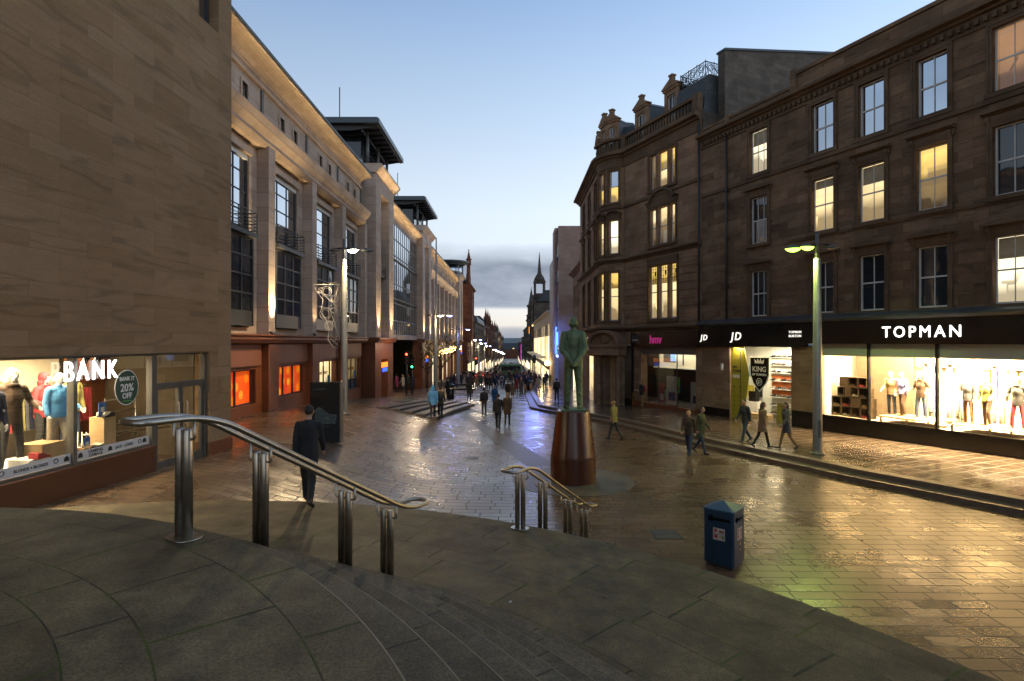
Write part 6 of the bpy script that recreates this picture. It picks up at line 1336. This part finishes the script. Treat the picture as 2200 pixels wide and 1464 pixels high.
# ================================================================ the street beyond
def terrace(name,label,side,X,Y0,Y1,z1,mat,cols=4,rows=4,dep=10,lit=.2,roof=2.0,shop=True,seed=0,group=None,wcol='dglass',zg=None):
    """a frontage on one side of the street: side=+1 faces right (stands on the left)"""
    f=Fac(name,(X,Y0 if side<0 else Y1,0),(side,0),label,'building',group); L=Y1-Y0; z0=gz(X,Y1)-.6; r=random.Random(seed); zs=gz(X,(Y0+Y1)/2)+(3.9 if shop else 1)
    holes=[]; hgt=(z1-zs-.6)/rows
    for i in range(cols):
        for j in range(rows): a=L*(i+.25)/cols; holes.append((a,a+L*.5/cols,zs+hgt*(j+.25),zs+hgt*(j+.85)))
    m=wallmb(0,L,z0,z1,holes,rev=.2); body(0,L,z0,z1,dep,m); f.put(m,'wall',mat)
    for a,b,c,d in holes:
        q=MB(); q.box(a,b,-.2,-.15,c,d,0); q.box((a+b)/2-.03,(a+b)/2+.03,-.15,-.12,c,d,1); q.box(a,b,-.15,-.12,(c+d)/2-.03,(c+d)/2+.03,1)
        f.put(q,'window',[M[r.choice(('lit_warm','lit_yellow','lit_dim')) if r.random()<lit else wcol],M['white_paint'] if mat is not M['grey_stone'] else M['dark']])
    mould(f,0,L,corn(z1-.2,.5,.5),'cornice',mat)
    if roof: m=MB(); m.prism([(-.2,z1+.3),(-2.2,z1+.3+roof),(-dep+2,z1+.3+roof),(-dep,z1+.3)],'x',.05,L-.05); f.put(m,'roof',M['slate'])
    if shop:
        n=max(1,int(L/7))
        for k in range(n): f.put(MB().box(L*(k+.08)/n,L*(k+.92)/n,.0,.06,z0,zs-1.0),'shop_window',M[r.choice(('lit_white','lit_warm','lit_dim'))])
        f.put(MB().box(0,L,-.0,.25,zs-.95,zs-.2),'fascia',M['dark'])
    return f
def pinnacle(f,u,y,z,h,r,mat,name='pinnacle'):
    m=MB(); m.lathe([(r,0),(r,h*.35),(r*1.25,h*.37),(r*1.25,h*.42),(r*.8,h*.45),(.03,h),(.001,h)],(u,y,z),8,sm=False); m.ball((u,y,z+h),(.12,.12,.2)); return f.put(m,name,mat)
# left side
f=terrace('red_sandstone_building','tall red sandstone gabled building with a finial, next to the shopping centre','' or 1,-9.2,118.5,139,16.2,M['red_stone'],4,5,lit=.12,roof=3.4,seed=1)
m=MB(); m.prism([(14.5,16),(20,16),(19.2,18.0),(18.2,18.6),(17.25,20.6),(16.3,18.6),(15.3,18.0)],'y',-.4,.3); f.put(m,'gable',M['red_stone']); pinnacle(f,17.25,0,20.4,3.2,.5,M['red_stone'],'finial'); m=MB(); m.box(14.2,14.9,-.3,.5,4,16.5); m.box(19.6,20.3,-.3,.5,4,16.5); f.put(m,'corner_pier',M['red_stone'])
f=terrace('dark_modern_building','dark angular modern office with sloping glass roof','' or 1,-9.0,140,196,8.8,simple('dark_cladding',(.035,.033,.035),.45),7,3,lit=.1,roof=0,seed=2)
m=MB(); m.prism([(0,8.8),(-.6,11.0),(-4.5,13.2),(-10,13.2),(-10,8.8)],'x',2,42); f.put(m,'sloping_roof',M['canopy'])
for i,(a,b,z,mt) in enumerate(((197,240,10.6,'red_stone'),(241,300,9.4,'red_stone'),(301,370,10.2,'grey_stone'),(371,470,8.2,'red_stone'),(471,600,6.0,'grey_stone'))):
    f=terrace('red_tenement' if mt=='red_stone' else 'sooty_tenement',['dark red tenement with two turrets, first beyond the modern office','second dark red tenement down the hill with spiked turrets','sooty tenement with a row of chimneys far down the street','long dark red tenement near the foot of the hill','low sooty building at the foot of the hill'][i],1,-8.9,a,b,z,M[mt],5,3,lit=.25,roof=2.2,seed=10+i)
    for u in (3,(b-a)*.5,(b-a)-4): pinnacle(f,u,-.3,z,4.2+(i+u)%2.0,.7,M[mt],'turret')
# right side: low two-storey house, modern stone block with blue light, white frontage, spired buildings
f=terrace('low_stone_house','low sandstone house with a chimney and dark sash windows, beside the corner house','' or -1,6.6,52.3,62,11.2,M['corner_stone'],5,2,lit=.12,roof=2.5,seed=21,dep=9)
m=MB(); m.box(7.4,8.6,-3.6,-1.0,11,14.6); m.box(7.3,8.7,-3.7,-.9,14.6,14.9); 
for y in (-3.0,-2.2,-1.5): m.lathe([(.2,14.9),(.16,15.7)],(8,y,0),8)
f.put(m,'chimney',M['corner_stone'])
Q=Fac('modern_stone_block',(5.65,69.5,0),(-1,0),'modern pink stone block with stacked balconies and blue lighting')
m=MB(); m.quad((0,0,-3),(0,0,18.2),(0,-14,18.2),(0,-14,-3)); m.quad((0,0,18.2),(3.9,0,18.2),(3.9,-14,18.2),(0,-14,18.2)); m.box(.02,.6,-1.2,0.0,-3,18.18); Q.put(m,'side_wall',M['side_stone'])
m=MB(); m.box(.6,3.4,-2.2,-2.1,-3,18); Q.put(m,'balcony_back_wall',dk)
for i in range(5):
    z=2.6+3.1*i; m=MB(); m.box(.6,3.5,-2.1,.02,z-.35,z); b=Q.put(m,'balcony',M['canopy']); q=MB(); q.box(.62,3.45,-.03,.0,z,z+1.1); Q.put(q,'glass_balustrade',simple('green_glass',(.06,.12,.10),.15),b)
m=MB(); m.box(3.4,6.4,-1.2,.25,2.5,18.5); m.box(3.3,6.6,-.8,.2,17.9,18.6); Q.put(m,'street_fin',M['side_stone'])
bl=emit('blue_light_panel',(.06,.18,1),5.0); cyl=emit('pale_blue_light_panel',(.35,.55,1),3.5)
Q.put(MB().box(3.35,3.42,-1.0,.1,2.6,6.0),'blue_light_panel',bl); Q.put(MB().box(.3,3.3,-.6,.05,2.2,2.5),'blue_soffit_light',cyl); Q.put(MB().box(1.8,3.2,-1.6,-1.5,-2.5,2.2),'blue_lit_glazing',bl)
lamp('AREA','blue_wall_light',Q.W(2.6,2.2,2.5),420,(.12,.25,1),Q.W(3.5,-.5,9),shape='RECTANGLE',size=1.5,size_y=.6)
lamp('AREA','blue_wall_light',Q.W(-2.0,1.5,5.5),260,(.12,.22,1),Q.W(1,-1,0),shape='RECTANGLE',size=2,size_y=1)
lamp('SPOT','blue_street_light',(2.5,66,5.5),1500,(.22,.28,1),(.3,50,-1.2),spot_size=rad(48),spot_blend=.8,shadow_soft_size=.4)
m=MB(); m.box(6.4,16.4,-8,0,-3.5,15.5); Q.put(m,'street_wing',M['pale_stone'])
f=terrace('white_shop_frontage','long white stone shop frontage with bright vertical lit windows','' or -1,5.7,86.2,150,8.6,M['pale_stone'],10,1,lit=.3,roof=0,seed=31)
for k in range(12):
    m=MB(); u=1+5*k; m.box(u,u+1.2,.05,.2,-5.0,5.0); f.put(m,'lit_vertical_window',M['lit_warm'] if k%3 else M['lit_white'])  # glowing strips imitate wall-washer light on the stone, no windows here
for u in (8,22,38,52): f.put(MB().box(u,u+5,0,1.9,1.4,1.7),'shop_canopy',M['white'])
lamp('POINT','shopfront_lantern',(4.2,84,1.0),160,(1,.6,.25),shadow_soft_size=.25)
o=thing('wall_lantern',(5.2,84,1.0),'glowing orange globe lantern on the white frontage','lantern'); MB().ball((0,0,0),.42).build('globe',emit('orange_globe',(1,.55,.2),14),o); MB().box(0,.9,-.05,.05,-.05,.05).build('bracket',M['dark'],o)
wf=emit('warm_wall_washer',(1,.62,.25),3)
S1=terrace('spired_stone_building','dark sandstone building with a tall openwork spire','' or -1,6.3,151,192,14.5,M['grey_stone'],5,4,lit=.15,roof=3,seed=41)
m=MB(); u=14.0; m.box(u-2,u+2,-3.6,.4,-5,17.5); m.box(u-1.6,u+1.6,-3.2,0,17.5,18)
for dx in (-1.3,1.3):
    for dy in (-2.9,-.3): m.box(u+dx-.3,u+dx+.3,dy-.3,dy+.3,18,21.0)
m.box(u-1.7,u+1.7,-3.3,.1,21,21.6); m.lathe([(1.7,21.6),(1.5,22.4),(.9,23.4),(.7,23.6),(.55,24.2),(.05,30.0)],(u,-1.6,0),10); S1.put(m,'spire',M['grey_stone'])
for k in range(5): S1.put(MB().box(-10+.1+2.2*k+10,-10+1.6+2.2*k+10,.45,.7,8.5+.0*k,8.8),'eaves_light',wf)
S2=terrace('pinnacled_building','dark pinnacled stone building, one window glowing orange','' or -1,6.1,193,238,12.6,M['grey_stone'],5,4,lit=.12,roof=3,seed=42); pinnacle(S2,6,-.6,12.4,10.5,1.3,M['grey_stone'],'spire'); pinnacle(S2,30,-.6,12.4,5,1,M['grey_stone']); S2.put(MB().box(7,9,.05,.12,7,9.4),'glowing_window',emit('orange_glow',(1,.35,.05),2.5))
S3=terrace('gabled_stone_building','sooty gabled building with a mast before the green dome','' or -1,6.2,239,308,9.8,M['grey_stone'],6,3,lit=.2,roof=2.6,seed=43); m=MB(); m.tube([(20,-1,10),(20,-1,17)],.12,6); S3.put(m,'mast',M['dark'])
S4=terrace('domed_building','far stone building topped by a small green copper dome','' or -1,6.3,310,372,6.6,M['grey_stone'],6,3,lit=.25,roof=1.5,seed=44)
m=MB(); m.lathe([(2.6,6.5),(2.6,9.0),(2.9,9.2),(2.8,9.6),(2.5,11),(1.7,12.2),(.6,12.9),(.5,13.6),(.12,13.8),(.05,15.5)],(4,-3,0),20); S4.put(m,'dome',simple('green_copper',(.10,.22,.17),.6))
S5=terrace('dim_stone_building','long dim building with a pink lit strip far down the street','' or -1,6.2,373,600,3.6,M['grey_stone'],10,3,lit=.3,roof=2,seed=45); S5.put(MB().box(5,9,.05,.2,-8,2.5),'pink_lit_strip',emit('pink_strip',(.8,.05,.5),2))
for i,(x,Y,w2,z,mt) in enumerate(((-28,640,40,-3,'grey_stone'),(14,690,44,-5,'red_stone'),(-4,760,36,-2.5,'grey_stone'),(44,820,60,1,'grey_stone'),(-70,860,70,0,'red_stone'))):
    f=Fac('far_building',(x,Y,0),(0,-1),['sooty block closing the far left of the street end','reddish block closing the far right of the street end','small grey block in the middle of the street end','grey building behind the street end, to the right','reddish building behind the street end, to the left'][i],'building'); m=wallmb(-w2/2,w2/2,-18,z,[]); body(-w2/2,w2/2,-18,z,18,m); f.put(m,'wall',M[mt]); m=MB(); m.prism([(0,z),(-9,z+5),(-18,z)],'x',-w2/2,w2/2); f.put(m,'roof',M['slate'])
    for k in range(7): f.put(MB().box(-w2/2+w2*(k+.3)/7,-w2/2+w2*(k+.6)/7,.0,.1,-9+(k%3)*2.2,-7.6+(k%3)*2.2),'window',M['lit_warm' if k%2 else 'dglass'])
# hills on the horizon
hm_=simple('far_hill_moor',(.09,.115,.12),.9,0,.3,.004)  # blue-grey base colour carries the haze of distance
def hz(X,Y):
    t=(Y-1200)/4500; return -16+max(0,t)**.8*74*(.75+.5*mnoise.noise(V((X*.0006,Y*.0008,3.1))))+mnoise.noise(V((X*.004,Y*.003,1)))*7*min(1,max(0,t)*4)-4
sheet('hills',[-4500+90*i for i in range(101)],[1100+150*i for i in range(38)],hz,hm_)
# ---------------------------------------------------------------- street furniture further down
for i,(X,Y,hl) in enumerate(((-7.0,52,[(.5,0,lamp_on,1.0),(1.3,.2,lamp_blue,1.0),(-.5,0,lamp_off,.6)]),(-6.7,70,[(1.3,.1,lamp_blue,1.0),(-.6,0,lamp_off,.6)]),(-7.4,105,[(.6,0,lamp_on,1.2),(1.6,0,lamp_blue,1.2)]),(-7.5,128,[(.6,0,lamp_on,1.2),(1.6,0,lamp_blue,1.2)]),(-7.5,155,[(.6,0,lamp_on,1.2),(1.6,0,lamp_blue,1.2)]),(-7.5,212,[(.7,0,lamp_on,1.4),(1.6,0,lamp_blue,1.2)]),(-7.4,245,[(.7,0,lamp_on,1.4),(1.6,0,lamp_blue,1.2)]),(-7.2,285,[(.8,0,lamp_on,1.4),(1.9,0,lamp_on,1.2)]),(-7.0,330,[(.8,0,lamp_on,1.4),(1.9,0,lamp_on,1.2)]),(-6.8,380,[(.8,0,lamp_on,1.4),(1.9,0,lamp_on,1.2)]))):
    street_lamp(V((X,Y,gz(X,Y))),['street lamp with one white and one blue lit head beside the young trees','street lamp with a single blue lit head before the street crossing','street lamp with white and blue heads, first beyond the crossing','street lamp with white and blue heads, second beyond the crossing','street lamp with white and blue heads, third beyond the crossing','street lamp with white and blue heads, fourth beyond the crossing','street lamp with white and blue heads, fifth beyond the crossing','small far street lamp with two white heads, uppermost of the distant row','small far street lamp with two white heads, middle of the distant row','small far street lamp with two white heads, lowest of the distant row'][i],hl)
    if i<5: lamp('POINT','street_lamp_light',(X+.8,Y-.3,gz(X,Y)+6.7),[500,220,420,420,420][i],[(1,.72,.42),(.35,.4,1),(1,.75,.45),(1,.75,.45),(1,.75,.45)][i],shadow_soft_size=.15)
def mast(X,Y,H,l):
    z=gz(X,Y); o=thing('flagpole',(X,Y,z),l,'pole'); m=MB(); m.lathe([(.16,-.2),(.14,.1),(.06,H),(.001,H+.1)],(0,0,0),12); m.build('shaft',M['pole'],o)
mast(-7.15,54,14.6,'tall bare flagpole rising beside the two young trees'); mast(-6.8,73,15.5,'tall bare flagpole close to the crossing, below the round roof')
def traffic_light(X,Y,l,on='red',H=3.1,rz=0):
    z=gz(X,Y); o=thing('traffic_light',(X,Y,z),l,'traffic light','traffic lights',rz); m=MB(); m.lathe([(.07,0),(.06,H),(.001,H)],(0,0,0),10); m.build('pole',M['dark'],o)
    m=MB(); m.box(-.14,.14,-.12,.12,H-.15,H+.78); m.box(-.19,.19,.08,.1,H-.22,H+.85); m.build('signal_head',M['black'],o)
    for k,cn in enumerate(('red','amber','green')):
        zz=H+.61-.29*k; q=MB(); q.lathe([(.001,.02),(.095,.0),(.095,-.03)],(0,0,0),14); q.xf(Mx.Translation((0,-.14,zz))@Mx.Rotation(PI/2,4,'X')); q.build('lens',emit('red_signal',(1,.05,.02),14) if cn==on=='red' else emit('green_signal',(.05,1,.3),6) if cn==on=='green' else lamp_off,o)
        q=MB(); q.lathe([(.11,0),(.11,.14)],(0,0,0),10,a0=PI*.0,a1=PI); q.xf(Mx.Translation((0,-.12,zz))@Mx.Rotation(PI/2,4,'X')); q.build('visor',M['black'],o)
traffic_light(-5.15,82,'traffic light showing red beside the far lamps at the crossing'); traffic_light(-9.1,49.5,'traffic light showing red by the brown recessed entrance','red',2.9); traffic_light(-8.75,50.2,'traffic light showing green next to the red one by the brown entrance','green',2.4); traffic_light(3.0,76,'dark traffic light on the kerb corner side of the crossing','none',3.3)
# bins, bollards and benches
def bin_round(X,Y,l,zo=0):
    z=gz(X,Y)+zo; o=thing('round_bin',(X,Y,z),l,'bin'); m=MB(); m.lathe([(.3,0),(.32,.05),(.32,.8),(.29,.82)],(0,0,0),18); m.build('drum',M['black'],o); m=MB(); m.lathe([(.33,1.02),(.33,1.1),(.22,1.2),(.001,1.22)],(0,0,0),18)
    for k in range(4): t=PI/2*k+.4; m.tube([(.28*math.cos(t),.28*math.sin(t),.8),(.28*math.cos(t),.28*math.sin(t),1.05)],.025,6)
    m.build('hood',M['black'],o)
p=P2(968,857); bin_round(p.x,p.y,'black round bin beside the standing figure near the trees'); p=P2(1136,842); bin_round(p.x+.2,p.y,'black round litter bin at the far end of the kerb steps',.0)
lit_tint=simple('orange_lit_bollard',(.35,.15,.07),.35,.4)  # orange lamplight on the posts is put into their base colour
for i,(x,y) in enumerate(((1128,848),(1140,846),(1131,838))):
    p=P2(x,y); o=thing('bollard',p,['coppery bollard at the outer corner of the kerb steps','coppery bollard right of the bin on the kerb steps','coppery bollard behind the bin at the kerb end'][i],'bollard','bollards at the kerb corner'); m=MB(); m.lathe([(.09,-.1),(.09,.95),(.06,1.02),(.001,1.03)],(0,0,0),14); m.build('post',lit_tint,o); m=MB(); m.lathe([(.095,.8),(.095,.88)],(0,0,0),14); m.build('band',M['steel'],o)
p=P2(992,846); o=thing('bench',p,'long low dark stone bench in the middle of the street before the crossing','bench'); m=MB(); m.box(-1.3,1.3,-.3,.3,.36,.5); m.build('seat',M['black'],o,bevel=.02)
for x in (-.9,.9): MB().box(x-.2,x+.2,-.22,.22,0,.36).build('support',M['dark'],o)
p=P2(985,834); o=thing('bench',p,'long low dark bench further back, nearer the crossing kerb','bench'); MB().box(-1.6,1.6,-.3,.3,.34,.48).build('seat',M['black'],o,bevel=.02)
for x in (-1.1,1.1): MB().box(x-.2,x+.2,-.22,.22,0,.34).build('support',M['dark'],o)
m=MB()
for k in range(4): m.box(-9.9,-6.6-.35*k,74+.4*k,80,gz(-8,77)-.3,gz(-8,77)+.16*(k+1))
tag(m.build('entrance_steps',M['pale_pave']),kind='structure')
z=gz(-.2,105); o=thing('kiosk',(-.2,105,z),'long green panelled kiosk standing across the street beyond the crossing','kiosk'); grn=simple('green_kiosk_panel',(.03,.12,.07),.45); m=MB(); m.box(-1.95,1.95,-.8,.8,.1,2.5); m.build('cabin',grn,o,bevel=.05); m=MB(); m.box(-2.05,2.05,-.95,.95,2.5,2.7); m.build('roof',simple('green_kiosk_roof',(.05,.17,.10),.4),o)
m=MB(); m.box(-1.7,1.7,-.83,-.8,1.5,2.3); m.build('window_band',M['dglass'],o)
# cars waiting on the cross street
def car(X,Y,rz,c,l):
    o=thing('parked_car',(X,Y,gz(X,Y)),l,'car',rz=rz); cm=simple('car_paint_'+c,{'red':(.35,.02,.015),'grey':(.12,.12,.13)}[c],.25,0,.05,1,0,.5,.6)
    m=MB(); m.prism([(-2.05,.35),(2.05,.35),(2.08,.75),(1.2,.92),(.75,1.4),(-1.1,1.45),(-1.75,.98),(-2.08,.92)],'y',-.82,.82); m.build('body',cm,o,bevel=.06)
    m=MB(); m.prism([(1.05,.95),(.68,1.36),(-1.0,1.40),(-1.5,.98)],'y',-.83,.83); m.build('side_window',M['dglass'],o)
    for x in (-1.3,1.3):
        for y in (-.8,.8):
            m=MB(); m.lathe([(.001,-.1),(.31,-.1),(.33,-.06),(.33,.06),(.31,.1),(.001,.1)],(0,0,0),16); m.xf(Mx.Translation((x,y,.33))@Mx.Rotation(PI/2,4,'X')); w=m.build('wheel',M['black'],o)
            m=MB(); m.lathe([(.001,-.115),(.19,-.112),(.2,.112),(.001,.115)],(0,0,0),12); m.xf(Mx.Translation((x,y,.33))@Mx.Rotation(PI/2,4,'X')); m.build('rim',M['steel'],w)
    for y in (-.6,.6): MB().box(-2.1,-2.05,y-.15,y+.15,.72,.88).build('tail_light',emit('tail_light_red',(1,.04,.02),9),o); MB().box(2.0,2.1,y-.15,y+.15,.6,.75).build('headlight',emit('headlight_white',(1,.95,.85),9),o)
car(-4.9,100.5,rad(70),'red','red car with lit tail lamps at the crossing, left of the green kiosk'); car(-8.2,103,rad(178),'grey','grey car with lit headlamps crossing by the shopping centre end')
# golden lit awning of fairy lights on the shopping centre
o=thing('lit_canopy',(-9.6,78,2.2),'awning covered in golden fairy lights on the shopping centre front','canopy'); m=MB(); m.prism([(-1.0,0),(1.9,.9),(1.9,1.0),(-1.0,.12)],'y',-4,9); m.build('awning',M['metal_grey'],o)
q=MB(); r4=random.Random(9)
for i in range(170): t=r4.random(); q.ball((-1.0+2.9*t,r4.uniform(-4,9),.14+.9*t+r4.uniform(-.25,.25)),.055,6,4)
q.build('fairy_lights',emit('golden_fairy_light',(1,.66,.2),22),o)
# young street trees with few leaves
bark=simple('tree_bark',(.05,.038,.025),.9,0,.3,8); leafm=simple('autumn_leaf',(.11,.095,.02),.7,0,.5,5)
def tree(X,Y,H,l,seed):
    z=gz(X,Y); r=random.Random(seed); o=thing('street_tree',(X,Y,z),l,'tree','young street trees'); B=MB(); Lf=MB()
    def br(p,d,L,rd,dep):
        pts=[p]; q=p.copy()
        for i in range(4): d=(d+V((r.uniform(-.18,.18),r.uniform(-.18,.18),r.uniform(-.02,.12)))).normalized(); q=q+d*L/4; pts.append(q.copy())
        B.tube(pts,[rd*(1-.13*i) for i in range(5)],6 if dep<2 else 4)
        if dep>=3:
            for k in range(5):
                c=pts[r.randrange(1,5)]+V((r.uniform(-.15,.15),r.uniform(-.15,.15),r.uniform(-.15,.1))); a=V((r.uniform(-1,1),r.uniform(-1,1),r.uniform(-1,1))).normalized()*.085; b=a.cross(V((r.uniform(-1,1),r.uniform(-1,1),r.uniform(-1,1)))).normalized()*.04
                Lf.add([c-a,c+b,c+a,c-b],[(0,1,2,3)])
            return
        for k in range(4 if dep<2 else 3):
            t=pts[r.randrange(2,5)]; a=r.uniform(0,2*PI); e=V((math.cos(a),math.sin(a),r.uniform(.25,.9))).normalized(); br(t.copy(),(d*.35+e*.75).normalized(),L*r.uniform(.55,.72),rd*.55,dep+1)
    tr=[V((0,0,0)),V((.02,0,H*.2)),V((.04,.02,H*.42))]; B.tube(tr,[.075,.06,.05],8); top=tr[-1]
    for k in range(6): a=2*PI*k/6+r.uniform(-.3,.3); br(top-V((0,0,.12*k)),V((math.cos(a)*1.0,math.sin(a)*1.0,.9)).normalized(),H*.36,.045,1)
    br(top,V((0,0,1)),H*.4,.04,1)
    B.build('trunk',bark,o); c=Lf.build('crown',leafm,o)
for i,(x,y,H) in enumerate(((918,838,5.4),(948,838,6.0),(893,832,4.6))):
    p=P2(x,y); tree(p.x,p.y,H,['young sparse tree nearest the shopping centre entrance path, in the middle of three','tallest of the three young trees, standing by the flagpole','smallest young tree, close to the brown recessed entrance'][i],20+i)

# ================================================================ the hall at the head of the stairs, behind the viewpoint
H=Fac('concert_hall',(14,-9,0),(0,1),'pale stone concert hall at the head of the round stairs, behind the viewpoint')
holes=[(2.5+4.2*i,4.9+4.2*i,3.0,6.2) for i in range(6)]+[(2.5+4.2*i,4.9+4.2*i,8.2,11.5) for i in range(6)]
m=wallmb(-2,30,0,15.5,holes); body(-2,30,0,15.5,8,m); H.put(m,'wall',M['mall_stone'])
for i,h_ in enumerate(holes): window(H,h_[0],h_[1],h_[2],h_[3],-.2,'lit_dim' if i%3==0 else 'dglass',frame_='dark',cols=3,rows=3,meet=False)
mould(H,-2,30,corn(15.3,.6,.7),'cornice',M['mall_stone'])
sc.render.engine='CYCLES'; c=sc.cycles
c.use_denoising=True; c.max_bounces=6; c.diffuse_bounces=3; c.glossy_bounces=3; c.transparent_max_bounces=10; c.transmission_bounces=3; c.sample_clamp_indirect=4; c.sample_clamp_direct=0; c.caustics_reflective=False; c.caustics_refractive=False; c.use_light_tree=True; c.blur_glossy=.5
try: c.denoiser='OPENIMAGEDENOISE'
except Exception: pass
sc.view_settings.view_transform='Standard'; sc.view_settings.look='None'; sc.view_settings.exposure=0; sc.view_settings.gamma=1
